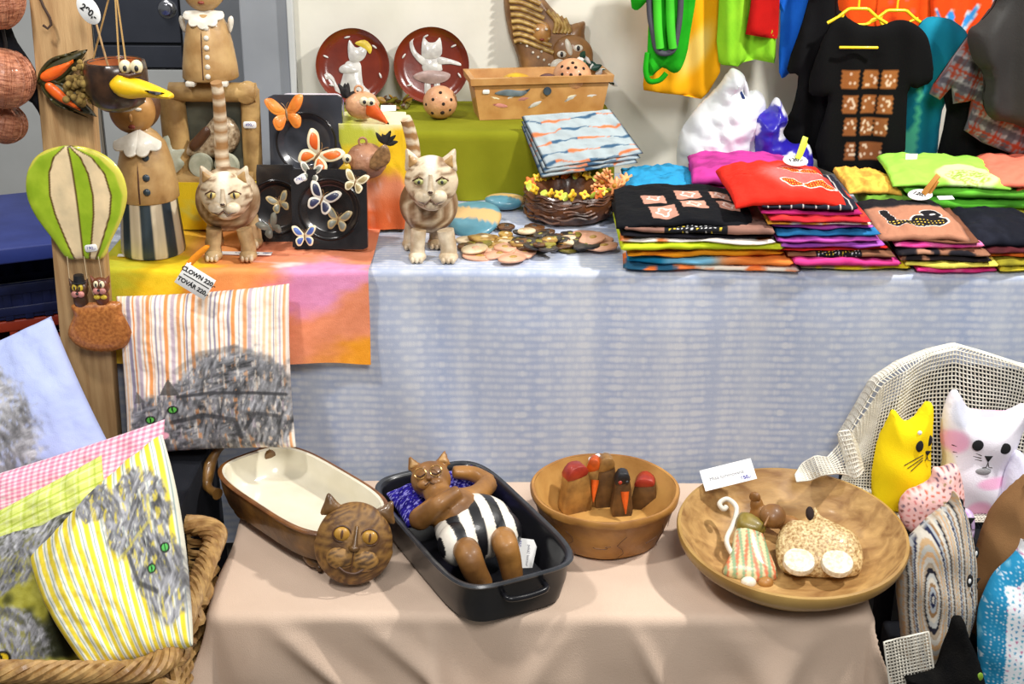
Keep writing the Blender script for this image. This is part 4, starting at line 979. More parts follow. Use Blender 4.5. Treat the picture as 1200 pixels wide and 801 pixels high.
# ================================================================ bird balls
FEA = mat('black_feather', (26, 24, 26), (44, 40, 40), scale=30, rough=0.8)
def bird(label, px, py, rx, rz, body, beakm, bx, beak, eyes, feather, z=None, Y=None, wing=False):
    global K
    p = B(px, py, Y); K = S(p)
    t = thing('bird_ball', label, 'ornament', p, (0, 0, 0), 'ceramic ball birds')
    mk('ball', tf(disp(ell(rx, rx * .95, rz, 36, 26), lambda x, y, z: (x + 0.5 * math.sin(z * .7), y, z)), (0, 0, rz)), body, t)
    mk('beak', tf(puff(spline(beak, 4), 9, 1.6), (bx[0], -rx * .8, bx[1])), beakm, t)
    for ex, ez in eyes:
        e = mk('eye', ell(5.4, 4, 5.4, 14, 10), EYW, t, loc=(ex, -rx * .86, ez)); mk('pupil', tf(ell(2.2, 1.5, 2.4, 10, 8), (1, -3.4, 0)), BLKG, e)
    mk('ring', tf(tube([(4.5 * math.cos(a), 0, 4.5 * math.sin(a)) for a in [2 * PI * i / 20 for i in range(21)]], 1.4, 6), (-3, -4, rz * 2 + 3)), body, t)
    fx, fz, n, sc = feather
    g = []
    for i in range(n):
        a = R(random.uniform(-70, 70)); l = random.uniform(12, 22) * sc
        g.append(tf(puff(spline([(0, 0), (3.5 * sc, l * .4), (1.2, l), (-3.5 * sc, l * .45)], 3), 2.2, 1.4), (fx + random.uniform(-3, 3), random.uniform(-2, 4), fz), (0, a, 0)))
    mk('feather_tuft', join(*g), FEA, t)
    if wing: mk('wing', tf(puff(spline([(0, 0), (8, 16), (20, 26), (26, 16), (24, 4), (10, -4)], 4), 6, 2), (4, -rx * .86, 20)), glaze('speckled_wing', (150, 112, 70), (110, 78, 46), scale=120), t)
BIRD1 = glaze('peach_clay', (216, 164, 122), (190, 134, 94), scale=26, rough=0.5, coat=0.1, bump=0.4); BIRD2 = glaze('rosy_clay', (184, 134, 102), (146, 98, 70), scale=26, rough=0.5, coat=0.1, bump=0.5)
ORB = glaze('orange_beak', (226, 104, 24), (206, 80, 14)); YLB = glaze('yellow_beak', (240, 196, 30))
bird('peach clay ball bird with orange beak on the tall dyed riser', 425, 139, 20, 16, BIRD1, ORB, (10, 16), [(-3, 6), (5, 8), (12, 0), (20, -14), (22, -19), (8, -14), (-4, -8)], ((4, 24), (12, 23)), (-16, 24, 9, 1.0), Y=0.31)
bird('rosy clay ball bird with yellow beak hanging on dyed riser', 430, 209, 24, 21, BIRD2, YLB, (-24, 14), [(2, 10), (8, 4), (4, -4), (-10, -14), (-20, -16), (-12, -4)], ((-20, 29),), (23, 40, 7, 0.9), Y=0.205, wing=True)

# ================================================================ olive covered box with plates, planter and relief
K = 1.0
gb = A(560, 236); gy0 = gb.y; GZ = B(560, 155, gy0).z
gx0, gx1 = B(372, 200, gy0).x, B(722, 200, gy0).x; gy1 = WALLY - 0.012
OLIVE = cloth('olive_cloth', (134, 136, 28), (124, 126, 22), scale=7, bump=0.1)
gbx = thing('display_box', 'wide box covered in olive green cloth behind the round cat', 'display box', ((gx0 + gx1) / 2, (gy0 + gy1) / 2, TZ + 0.003))
mk('box_core', tf(box(gx1 - gx0 - 0.03, gy1 - gy0 - 0.03, GZ - TZ - 0.012, 0.01, base=True)), WOODT, gbx)
def gfn(u, v):
    a = 2 * PI * u; c, s = math.cos(a), math.sin(a); q = (abs(c) ** 14 + abs(s) ** 14) ** (-1 / 14); ex, ey = (gx1 - gx0) / 2, (gy1 - gy0) / 2; h = GZ - TZ - 0.003
    if v < 0.42: k_ = v / 0.42; return (c * q * (ex - 0.008) * k_, s * q * (ey - 0.008) * k_, h)
    k_ = (v - 0.42) / 0.58; o = 0.008 * min(1, k_ * 12) + 0.006 * k_ * math.sin(a * 23)
    return (c * q * (ex - 0.008) + c * o, min(s * q * (ey - 0.008) + s * o, ey), h * (1 - k_) - 0.002 * (k_ < 0.05))
mk('olive_cover', grid(gfn, 200, 40, True), OLIVE, gbx, ang=70)
REDG = glaze('oxblood_glaze', (122, 44, 24), (100, 34, 18), scale=14, rough=0.2, coat=0.5, bump=0.05)
CATG = glaze('cool_white_glaze', (214, 212, 206), (186, 182, 178), scale=40, rough=0.2)
def plate(label, px, py, r, figs):
    global K
    p = B(px, py, WALLY - 0.06); K = S(p); p = Vector((p.x, WALLY - 0.075, GZ + 0.001))
    t = thing('round_plate', label, 'plate', p, (R(-14), 0, 0), 'red plates against the wall')
    mk('plate_body', tf(lathe([(0, 3), (r * .7, 3), (r * .84, 4), (r * .96, 8), (r, 10), (r, 8), (r * .8, 0), (0, 0)], 64), (0, 0, r), (PI / 2, 0, 0)), REDG, t)
    for nm, m, pts, y in figs: mk(nm, tf(slab(spline([(x, z) for x, z in pts], 3), 1.0, 0.15), (0, -3.4 + y * .6, r)), m, t)
    for i in range(12):
        a = 2 * PI * i / 12 + 0.2
        if i % 2: mk('glaze_dash', tf(ell(3.4, 0.9, 1.2, 8, 6), (r * .78 * math.cos(a), -4.5, r + r * .78 * math.sin(a)), (0, random.uniform(0, 3), 0)), CATG, t)
    return t
f1_ = [('cat_body', CATG, [(-6, -34), (16, -36), (20, -30), (12, -22), (10, -10), (8, 4), (-4, 6), (-10, 2), (-12, -10), (-16, -28)], 0), ('cat_head', CATG, [(-4, 6), (-6, 20), (-4, 30), (2, 22), (8, 22), (14, 28), (16, 16), (12, 8), (4, 4)], -0.5),
       ('cat_arm', CATG, [(-8, 2), (-16, -2), (-14, -8), (2, -8), (6, -4)], -1), ('cat_tail', CATG, [(-14, -34), (-20, -20), (-24, -12), (-30, -8), (-36, -12), (-36, -20), (-32, -16), (-26, -16), (-22, -26), (-18, -38)], 0), ('cat_foot', CATG, [(14, -30), (24, -32), (26, -38), (16, -40)], -0.6), ('cat_cap', YEL, [(2, 26), (14, 30), (22, 22), (20, 14), (14, 20)], -1)]
f2_ = [('cat_head', CATG, [(-12, 12), (-10, 32), (-4, 27), (4, 27), (10, 32), (12, 14), (4, 8), (-6, 8)], -0.5), ('cat_body', CATG, [(-8, 8), (-10, -6), (10, -6), (12, -2), (8, 10)], 0), ('cat_arm', CATG, [(8, 10), (20, 8), (32, 4), (34, 0), (22, 2), (8, 2)], -0.6), ('cat_arm', CATG, [(-8, 8), (-18, 16), (-22, 28), (-16, 36), (-20, 36), (-26, 26), (-22, 12), (-10, 0)], -0.6), ('skirt', glaze('mauve_glaze', (190, 160, 152)), [(-9, -6), (10, -6), (22, -10), (16, -18), (0, -21), (-14, -18), (-22, -12)], -1), ('cat_leg', CATG, [(-8, -18), (-2, -19), (-2, -34), (-8, -34)], 0), ('cat_leg', CATG, [(3, -18), (9, -18), (9, -32), (4, -34)], 0)]
plate('dark red round plate with a white cat wearing a cap', 414, 84, 43, f1_)
plate('dark red round plate with a white cat dancer in mauve skirt', 506, 83, 44, f2_)
# leafy wreath and holed ball on the box
p = A(462, 126, GZ); K = S(p); lw = thing('leaf_wreath', 'small wreath of gold and olive leaves lying on the olive box', 'wreath', p)
lm = [glaze('leaf_gold', (170, 130, 40), (130, 90, 30)), glaze('leaf_olive', (120, 110, 30)), glaze('leaf_brown', (96, 60, 26))]
for i in range(30):
    a = random.uniform(0, 2 * PI); mk('leaf', tf(puff(spline([(0, -6), (4, 0), (0, 7), (-4, 0)], 3), 3, 2), (17 * math.cos(a) + random.gauss(0, 3), 14 * math.sin(a), 4 + random.uniform(0, 8)), (R(60), random.uniform(0, 3), random.uniform(0, 6))), lm[i % 3], lw)
p = A(455, 131, GZ); K = S(p); cd = tag(mk('price_card', tf(slab([(-9, 0), (9, 1), (9, 8), (-9, 8)], 0.8), (0, 0, 0.2), (R(-35), 0, 0)), WHITE_CARD, loc=p), 'tiny blank white card before the leaf wreath on olive box', 'card')
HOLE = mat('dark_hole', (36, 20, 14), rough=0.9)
def holed(name, label, p, r, holes, m):
    t = thing(name, label, 'ornament', p)
    b = mk('ball', tf(ell(r, r, r * .96, 36, 26), (0, 0, r * .96)), m, t)
    for a, e, q in holes:
        d = Vector((math.cos(e) * math.sin(a), -math.cos(e) * math.cos(a), math.sin(e)))
        mk('hole', tf(ell(q, q, 1.2, 12, 8), tuple(d * (r - 0.3) + Vector((0, 0, r * .96))), tuple(d.to_track_quat('Z', 'Y').to_euler())), HOLE, t)
    return t
p = A(516, 139, GZ); K = S(p); p.z += 0.0005
holed('holed_ball', 'peach clay ball pierced with holes on the olive box', p, 20, [(-.4, .35, 2), (.25, .1, 2), (.2, -.45, 2.6), (-.5, -.5, 2), (.8, .3, 2), (-.9, 0, 1.8), (.1, .8, 2), (.7, -.3, 1.8)], BIRD1)

# planter
pl = A(628, 141, GZ); K = S(pl); yaw = R(10)
pt_ = thing('clay_planter', 'long terracotta planter box wrapped in clear film with round blue mark', 'planter', Vector((pl.x + 0.005, pl.y + 0.075, GZ + 0.001)), (0, 0, yaw))
L0, L1, D0, D1, HH = 146, 168, 46, 62, 50
def rectring(l, d, z): return [(-l / 2, -d / 2, z), (l / 2, -d / 2, z), (l / 2, d / 2, z), (-l / 2, d / 2, z)]
rings = [rectring(L0, D0, 0), rectring(L1 - 8, D1 - 8, HH - 9), rectring(L1, D1, HH - 8), rectring(L1 + 2, D1 + 2, HH), rectring(L1 - 10, D1 - 10, HH), rectring(L0 - 10, D0 - 10, 6)]
v = sum(rings, []); f = [(3, 2, 1, 0)]
for k_ in range(5):
    for i in range(4): j = (i + 1) % 4; f.append((k_ * 4 + i, k_ * 4 + j, (k_ + 1) * 4 + j, (k_ + 1) * 4 + i))
f.append((20, 21, 22, 23))
mk('planter_body', (v, f), glaze('terracotta', (202, 152, 90), (176, 122, 64), scale=16, rough=0.55, coat=0.2), pt_, ang=30)
mk('round_mark', tf(lathe([(0, 1), (4.5, 1), (5, 0)], 20), (6, -D1 / 2 + 2.5, HH - 17), (PI / 2, 0, 0)), NAVY, pt_)
mk('painted_band', tf(puff(spline([(-20, 0), (-6, 4), (12, 2), (22, 4), (12, -4), (-8, -3)], 4), 1.5, 3), (-36, -D1 / 2 + 4, HH - 18)), glaze('blue_grey_glaze', (110, 124, 130)), pt_)
for i in range(9): mk('paint_fleck', tf(puff(spline([(-9, 0), (0, 3), (9, 1), (2, -2)], 3), 1.2, 2), (random.uniform(-60, 60), -D1 / 2 + 6 + 0.0, random.uniform(14, 30)), (R(10), random.uniform(-.5, .5), 0)), random.choice((CATG, PNK, EYW)), pt_)
sticker('price_sticker', pt_, '', 8, 5, (-66, -D1 / 2 + 4, HH - 16), (0, 0, 0))
def onp(x, y, z): return Matrix.Translation(pt_.location) @ Matrix.Rotation(yaw, 4, 'Z') @ Vector((x * K, y * K, z * K))
holed('holed_ball', 'large peach clay ball pierced with many holes in the planter', onp(40, -6, 22), 23, [(a, e, 2.0) for a, e in ((-.6, .3), (-.1, .3), (.4, .3), (-.3, .65), (.2, .7), (.75, .6), (-.8, .7), (0, 1.0), (.8, 0.1))], BIRD1)
t = thing('yellow_mask', 'small yellow clay mask resting in the planter', 'ornament', onp(-28, -12, 34)); mk('mask', tf(ell(17, 9, 8, 24, 16), (0, 0, 10)), glaze('mustard_glaze', (214, 170, 30), (180, 130, 20)), t)
for q in (-6, 4): mk('eye_hole', tf(ell(2.6, 2, 2, 10, 8), (q, -7.6, 13)), HOLE, t)
t = thing('plum_ball', 'dark plum clay ball half sunk in the planter', 'ornament', onp(10, -10, 30)); mk('ball', tf(ell(13, 11, 10, 24, 16), (0, 0, 10)), glaze('plum_glaze', (92, 56, 58), (70, 40, 42)), t); mk('hole', tf(ell(3, 1.5, 3, 10, 8), (2, -10.4, 12)), HOLE, t)
t = thing('leaf_garland', 'dark green and white ribbon garland at the planter end', 'garland', onp(58, 4, 38))
for i in range(16): mk('ribbon_leaf', tf(puff(spline([(0, -6), (4, 0), (0, 8), (-4, 0)], 3), 3, 2), (i * 2.6 - 6, random.uniform(-6, 6), 28 - i * 2.2 + random.uniform(-4, 4)), (random.uniform(-1, 1), random.uniform(0, 3), random.uniform(-1, 1))), (mat('dark_green_ribbon', (18, 74, 60), (10, 50, 42), rough=0.4), WHITE_CARD)[i % 3 == 0], t)
# relief of mermaid-haired cat
p = B(640, 110, WALLY - 0.05); K = S(p); p = Vector((p.x, WALLY - 0.055, GZ + 0.002)); zo = 0
rl = thing('wall_relief', 'brown ceramic relief of cat and striped mane leaning on wall', 'relief', p, (R(-9), 0, 0))
ro = OL(640, 112, spline([(614, 112), (612, 92), (606, 60), (596, 34), (590, 0), (594, -26), (622, -22), (642, 2), (664, 22), (674, 22), (684, 21), (684, 38), (694, 62), (698, 96), (690, 112)], 5))
mk('relief_plate', puff(ro, 20, 3.5, wide=14), glaze('relief_brown', (150, 106, 58), (112, 76, 42), scale=20, rough=0.5), rl)
for i in range(9):
    z0 = 2 + i * 7.2
    mk('mane_lock', tube([(q[0] - 640, -11, (112 - q[1]) * 1.05) for q in spline([(594 + i * 1.0, z0 - 14), (612, z0 - 11 - i * .5), (630 + i * 2.2, z0 - 4 + i * 0.2)], 5, False)], 2.6, 8), glaze('gold_stripe_glaze', (190, 160, 90), (140, 100, 46), scale=70), rl)
for i in range(5): mk('mane_lock', tube([(q[0] - 640, -11, (112 - q[1]) * 1.05) for q in spline([(640 + i * 5, 12 + i * 2), (650 + i * 4, 24 + i * 2), (656 + i * 4 - 8, 36)], 4, False)], 2.4, 8), glaze('gold_stripe_glaze'), rl)
fc = mk('small_face', tf(ell(11, 7, 13, 20, 14), (-6, -9, (112 - 36) * 1.05)), CLAYD, rl)
mk('face_eyes', join(*[tf(ell(2, 1.5, 1.4, 8, 6), (-6 + s * 5, -16, (112 - 32) * 1.05)) for s in (-1, 1)]), WHG, fc)
mk('face_mouth', tf(ell(3, 1.5, 1.4, 8, 6), (-6, -16, (112 - 43) * 1.05)), glaze('red_lips'), fc)
ch = mk('cat_face', tf(ell(24, 9, 21, 26, 18), (30, -9, (112 - 58) * 1.05), (0, R(20), 0)), glaze('relief_brown'), rl)
for ex, ey, ez in ((17, -17, 56), (36, -17, 63)):
    e = mk('cat_eye', tf(ell(5.5, 2.5, 4), (ex, ey, ez)), WHG, ch); mk('cat_pupil', tf(ell(2, 1.5, 3), (ex, ey - 2, ez)), BLKG, ch)
mk('cat_cheek', join(tf(ell(10, 4, 9), (14, -15, 42)), tf(ell(9, 4, 8), (40, -15, 48))), WHG, ch); mk('cat_nose', tf(ell(4, 4, 3), (27, -19, 50)), DK, ch); mk('cat_blaze', tf(ell(3.5, 3, 10), (25, -17, 64), (0, R(-18), 0)), WHG, ch)
mk('dots', join(*[tf(ell(1.6, 1.4, 1.6, 8, 6), (x - 640, -10.6, (112 - y) * 1.05)) for x, y in ((610, 46), (617, 50), (624, 57), (634, 56), (630, 62), (637, 65), (643, 70), (612, 80), (620, 86), (612, 88))]), WHG, rl)
# ikat towel
def pikat(u, v, s):
    c = np.tile(np.array([170., 182, 186]), (len(u), 1)); n = (fbm(u * 3, v * 2, 3) - 0.5)
    for k_, vv in enumerate((0.75, 0.30, -0.12, -0.55, -0.9)):
        d = np.abs(v - vv - 0.25 * n - 0.06 * np.sin(u * 3 + k_)); w = 0.016 + 0.05 * np.abs(np.sin(u * 4 + k_ * 2)) ** 3
        q = np.sin(u * 5 + k_ * 1.7); col = np.where((q > 0.1)[:, None], np.array([50., 84, 116]), np.array([214., 112, 62]))
        m = (1 - sst(0.5, 1.4, d / w)) * .9; c = c * (1 - m[:, None]) + col * m[:, None]
    return mixc(c, (30, 44, 60), sst(0.95, 0.99, np.abs(u)))
def patch(name, corners, t, paint, parent=None, **k):
    o = pillow(name, None, corners, t, paint, bulge=k.pop('bulge', 0.14), pinch=k.pop('pinch', 0.0), **k)
    for q in ('label', 'category'):
        if q in o: del o[q]
    if parent is not None: o.parent = parent; o.location = Vector(o.location) - parent.location
    return o
tw_ = thing('ikat_towel', 'folded grey blue towel with navy and orange ikat stripes over olive box', 'towel', B(680, 190, gy0 - 0.03))
for i in range(3):
    dz = Vector((0.0, 0.004, -0.0125 * i)); sh = 3 * i
    patch('towel_layer', [q + dz for q in (B(640 - sh, 198, gy0 - 0.10), B(754 - sh, 180, gy0 - 0.09), B(716, 129, gy0 + 0.02), B(611, 137, gy0 + 0.015))], 0.012, pikat, tw_, n=60, seed=i + 3, wr=0.003)
# blue and tan fish dishes
def oval_dish(label, px, py, rx, ry, rz, Y, sd):
    global K
    p = A(px, py); K = S(p); p.z += 0.003
    def pf(V):
        c = np.tile(np.array([86., 140, 158]), (len(V), 1)); c = c + ((fbm(V[:, 0] * .1, V[:, 2] * .2 + V[:, 1] * .1, 3) - .5) * 40)[:, None]
        return mixc(c, (206, 170, 112), (np.abs(V[:, 1] + 0.15 * V[:, 0]) < ry * .32).astype(float))
    o = mk('fish_dish', disp(tf(ell(rx, ry, 9, 40, 16), (0, 0, 9)), lambda x, y, z: (x, y, z + 0.006 * x * x * 0.5)), VC_GLAZE, loc=p, rot=(R(sd), 0, R(-6)), paint=pf)
    tag(o, label, 'dish', 'blue and tan dishes')
oval_dish('blue and tan oval fish dish beside the brown round cat', 556, 266, 32, 40, 9, 0, 14)
oval_dish('blue and tan oval dish behind, towards the flower basket', 592, 246, 24, 18, 9, 0, 0)

# flower basket
p = A(668, 268); K = S(p); p.z += 0.002
fb = thing('flower_basket', 'round dark brown clay basket with yellow and orange flowers on rim', 'basket', p + Vector((0, 46 * K, 0)))
BRK = glaze('bark_brown', (110, 62, 26), (58, 32, 16), scale=24, rough=0.45, coat=0.2, bump=0.6, bscale=60)
mk('basket_body', disp(lathe([(0, 0), (40, 0), (50, 6), (54, 20), (52, 34), (46, 38), (42, 34), (40, 20), (36, 8), (0, 5)], 60), lambda x, y, z: (x * (1 + .02 * math.sin(9 * math.atan2(y, x) + z)), y * (1 + .02 * math.sin(13 * math.atan2(y, x))), z)), BRK, fb)
mk('bark_strands', join(*[tube([(q * math.cos(a + i * .09), q * math.sin(a + i * .09), z + 1.5 * math.sin(i)) for i in range(8)], 1.5, 5) for a, z, q in [(random.uniform(0, 6.3), random.uniform(6, 36), 53.5) for _ in range(70)]]), BRK, fb)
FY = glaze('flower_yellow', (244, 206, 60), (236, 186, 30)); FL = glaze('leaf_lime', (190, 200, 70), (150, 168, 50)); FO = glaze('flower_orange', (240, 120, 40)); FP = glaze('flower_peach', (246, 180, 120), (240, 150, 90)); FC = glaze('flower_centre', (230, 160, 30))
def flower(parent, loc, r, m, n=5, rot=(0, 0, 0)):
    o = [((r * (0.8 + 0.2 * math.cos(n * a))) * math.cos(a), (r * (0.8 + 0.2 * math.cos(n * a))) * math.sin(a)) for a in [2 * PI * i / (n * 8) for i in range(n * 8)]]
    h = mk('flower', slab(o, r * .4, r * .1), m, parent, loc=loc, rot=rot); mk('flower_centre', tf(ell(r * .26, r * .2, r * .26, 10, 8), (0, -r * .22, 0)), FC, h)
for i in range(30):
    a = 2 * PI * i / 30 + random.uniform(-.08, .08); x, y = 48 * math.cos(a), 48 * math.sin(a)
    if -0.2 < a < 0.75 or a > 6.0: continue
    if i % 3 == 1: mk('leaf', tf(puff(spline([(0, -6), (5, -1), (1, 7), (-5, 1)], 3), 3, 2), (x, y - 3, 39), (R(-50), random.uniform(0, 3), 0)), FL, fb)
    elif i in (8, 14, 26): flower(fb, (x, y - 3, 40), 8, FO, 5, (R(-40), random.uniform(0, 2), 0))
    else: flower(fb, (x, y - 3, 41), random.uniform(6, 8), FY, random.choice((4, 5)), (R(-50), random.uniform(0, 2), 0))
for x, y, z, r in ((40, 4, 46, 13), (54, -6, 42, 12), (68, 0, 46, 12), (46, 22, 48, 9), (34, -8, 40, 10)): flower(fb, (x, y - 8, z), r, FP, 9, (R(-45), x * .1, 0))

# heap of flat ceramic pendants
random.seed(21)
PM = [glaze('pendant_pink', (230, 178, 148), (214, 156, 126)), glaze('pendant_brown', (120, 78, 40), (70, 42, 22), scale=60), glaze('pendant_gold', (196, 160, 80), (140, 100, 40), scale=60), glaze('pendant_black', (34, 30, 30), (60, 52, 48), scale=60), glaze('pendant_cream', (232, 214, 182), (200, 172, 130)), glaze('pendant_olive', (150, 140, 50), (110, 96, 34))]
PN = ['pink', 'brown', 'gold', 'black', 'cream', 'olive']
def pendant(px, py, z, m, rx, ry, rz, tilt=0.0, hole=True, lab=None):
    global K
    p = A(px, py, TZ + 0.002 + z); K = S(p)
    lob = random.choice((0, 0, 0.06, 0.12)); lf = random.choice((4, 5, 6)); big = 'large' if rx > 16 else ('small' if rx > 10 else 'tiny')
    t = thing('clay_pendant', '%s %s %s clay pendant in the loose heap on the tablecloth' % (big, PN[m], 'smooth oval' if lob == 0 else '%d-lobed %s' % (lf, 'wavy' if lob < .1 else 'scalloped')), 'pendant', p, (tilt, random.uniform(-.1, .1) if tilt else 0, rz), 'clay pendants heaped on the tablecloth')
    n = 20
    o = [(rx * (1 + lob * math.cos(lf * a)) * math.cos(a), ry * (1 + lob * math.cos(lf * a)) * math.sin(a)) for a in [2 * PI * i / n for i in range(n)]]
    mk('disc', tf(slab(o, 3.2, 0.8), (0, 0, 1.7), (-PI / 2, 0, 0)), PM[m], t)
    mk('boss', tf(ell(rx * .3, ry * .3, 1.4, 10, 6), (rx * .1, 0, 3.2)), PM[(m + 2) % 6], t)
mid = {}
for i in range(88):
    px = random.gauss(640, 36); py = 290 - abs(random.gauss(0, 7)) + random.uniform(-4, 6)
    px = min(max(px, 548), 706); m = random.choice((1, 1, 2, 3, 4, 5, 1, 3))
    if px > 690: m = 0
    lay = int(2.6 * max(0, 1 - abs(px - 640) / 70) * random.random() * 2)
    pendant(px, py, lay * 0.0065 + 0.0005 * i % 0.004, m, random.uniform(7, 13), random.uniform(6, 12), random.uniform(0, 6), random.uniform(-.12, .12))
for i, (px, py) in enumerate(((560, 302), (585, 299), (600, 304), (575, 293), (615, 297), (592, 292))): pendant(px, py, 0.004 * (i % 3), 0, 19, 13, R(20 * i), 0.03)
for i, (px, py) in enumerate(((690, 277), (700, 284), (706, 290), (688, 288), (694, 281))): pendant(px, py, 0.005 * i, 0 if i != 3 else 3, 20, 14, R(15 * i), 0.02)
for i, (px, py) in enumerate(((552, 283), (560, 288), (566, 280), (556, 293))): pendant(px, py, 0.004 * i, (4, 5, 2, 4)[i], 18, 13, R(15 * i), 0.02)
random.seed(33)
# ================================================================ folded shirts
K = 1.0
def shirt(label, px, py, Yf, z, wpx, d, t, paint, rz=0.0, n=44, bend=0.0, seed=0, group=None, wr=0.004, top=False):
    """one folded shirt: front edge centred at pixel column px, front at depth Yf, resting at height z"""
    c = A(px, py, z); s = S(c); w = wpx * s; x0 = c.x
    cr = math.cos(rz); sr = math.sin(rz)
    def q(a, b): return Vector((x0 + a * cr - b * sr, Yf + a * sr + b * cr, z + t / 2))
    o = pillow('folded_shirt', label, (q(-w / 2, 0), q(w / 2, 0), q(w / 2, d), q(-w / 2, d)), t, paint, n=n, bulge=0.16 if not top else 0.25, pinch=-0.012 if seed % 2 else 0.012, seed=seed, wr=wr)
    o['category'] = 'shirt'
    if group: o['group'] = group
    me = o.data; V = np.empty(len(me.vertices) * 3, np.float32); me.vertices.foreach_get('co', V); V = V.reshape(-1, 3)
    u = V[:, 0] / (w / 2); b = (V[:, 1]) / (d / 2)
    V[:, 2] += (fbm(V[:, 0] * 16 + seed, V[:, 1] * 9, seed, 3) - 0.5) * min(t * 0.85, 0.011) - bend * (np.clip(np.abs(u), 0, 1.2) ** 3 + 0.8 * np.clip(-b, 0, 1.2) ** 3)
    V[:, 1] += (fbm(V[:, 0] * 12 + seed * 3, V[:, 2] * 5, seed + 2, 2) - 0.5) * 0.022 * (b < 0)
    me.vertices.foreach_set('co', V.ravel()); me.update()
    return o
def plain(c, c2=None, seed=0, f=3):
    c2 = c2 or [x * .8 for x in c]
    return lambda u, v, s: mixc(np.tile(np.array(c, float), (len(u), 1)), c2, sst(0.45, 0.75, fbm(u * f, v * f, seed)))
def multi(cols, seed=0, f=2.2):
    def fn(u, v, s):
        n = fbm(u * f + seed, v * f * .6, seed, 3) * len(cols) * 1.25 - 0.4; c = np.tile(np.array(cols[0], float), (len(u), 1))
        for i, q in enumerate(cols[1:]): c = mixc(c, q, sst(i + 0.85, i + 1.05, n))
        return c
    return fn
def dots(base_, seed=0):
    def fn(u, v, s):
        c = base_(u, v, s); a, b = (u * 16), (v * 14 + s * 3); ia, ib = np.floor(a), np.floor(b); h = _h(ia, ib, seed); h2 = _h(ia, ib, seed + 5)
        d = np.hypot(a - ia - .3 - .4 * h, b - ib - .3 - .4 * h2); m = (d < 0.22) & (np.abs(u + 0.05) < 0.38)
        c = mixc(c, (26, 26, 30), (np.abs(u + 0.05) < 0.42).astype(float)); col = np.where((h > .6)[:, None], np.array([230., 200, 60]), np.array([235., 235, 235])); m = m.astype(float)
        return c * (1 - m[:, None]) + col * m[:, None]
    return fn
def psquares(u, v, s):
    c = np.tile(np.array([15., 16, 21]), (len(u), 1))
    for cx, cy, w, h in ((-.42, -.02, .2, .24), (-.30, -.62, .22, .26), (.10, .22, .22, .24), (.16, -.36, .22, .22), (.58, .24, .17, .2), (.66, -.30, .17, .22)):
        m = ((np.abs(u - cx + .1 * (v - cy)) < w * .85) & (np.abs(v - cy) < h * .9)).astype(float); c = mixc(c, (205, 150, 130), m * (0.85 + .15 * fbm(u * 9, v * 9, 3)))
        r = ellm(u, v, cx, cy, w * .5, h * .55); wob = np.sin(np.arctan2(v - cy, u - cx) * 4) * .2
        c = mixc(c, (240, 232, 228), (np.abs(r - .8 - wob) < 0.14).astype(float) * m * .8)
    return c
def plob(u, v, s):
    c = mixc(np.tile(np.array([226., 44, 30]), (len(u), 1)), (222, 120, 120), 0.9 * (1 - sst(0.5, 1.1, ellm(u, v, .25, -.1, .75, .75))) * (0.7 + .3 * fbm(u * 60, v * 60, 3)))
    for cx, cy, L in ((.45, .05, .3), (.45, -.62, .42)):
        e = np.minimum(ellm(u, v, cx + .15, cy, L * .7, .12, .1), ellm(u, v, cx - L * .8, cy + .08, .2, .1, -.5)); m = 1 - sst(.95, 1.05, e)
        c = mixc(c, (245, 235, 230), 1 - sst(1.1, 1.25, e)); c = mixc(c, (206, 40, 26), m); a, b = u * 22, v * 16; d = np.hypot(a - np.floor(a) - .5, b - np.floor(b) - .5); c = mixc(c, (250, 190, 60), m * (d < .25))
    return c
def pcatshirt(u, v, s):
    c = mixc(np.tile(np.array([30., 28, 32]), (len(u), 1)), (176, 122, 96), 1 - sst(.85, 1.1, np.maximum(np.abs(u) * .98, np.abs(v + .35) * 1.35)))
    e = np.minimum(ellm(u, v, .25, -.45, .38, .22), ellm(u, v, .38, -.1, .22, .2)); e = np.minimum(e, seg(u, v, (-.62, .1), (-.55, -.5)) / .09); e = np.minimum(e, seg(u, v, (-.55, -.5), (.0, -.6)) / .12)
    c = mixc(c, (235, 230, 228), (1 - sst(1.1, 1.2, e))); c = mixc(c, (26, 24, 28), 1 - sst(1.0, 1.08, e))
    a, b = u * 12, v * 10; d = np.hypot(a - np.floor(a) - .5, b - np.floor(b) - .5); c = mixc(c, (236, 200, 80), (d < .2) * (v < -.4) * (e < .9) * 1.0)
    return mixc(c, (235, 230, 228), 1 - sst(.6, 1.1, ellm(u, v, .42, -.12, .08, .06)))
def stack(px, py, wpx, d, layers, Yf, z0, grp, seed0=0, rz=0.0, tk=1.0):
    z = z0
    for i, L in enumerate(layers):
        lab, t, pnt = L[0], L[1] * tk, L[2]; ex = L[3] if len(L) > 3 else {}
        shirt(lab, px + ex.get('dx', random.uniform(-5, 5)), py, Yf + ex.get('dy', random.uniform(-.013, .013)), z, wpx * ex.get('w', random.uniform(.96, 1.03)), d, t, pnt, rz + ex.get('rz', random.uniform(-.05, .05)), n=ex.get('n', 40), bend=ex.get('bend', 0.0), seed=seed0 + i, group=grp, top=ex.get('top', False), wr=ex.get('wr', 0.003))
        z += t * 0.93
    return z
Z0 = TZ + 0.004
G1 = 'shirts in the pile topped by black squares shirt'
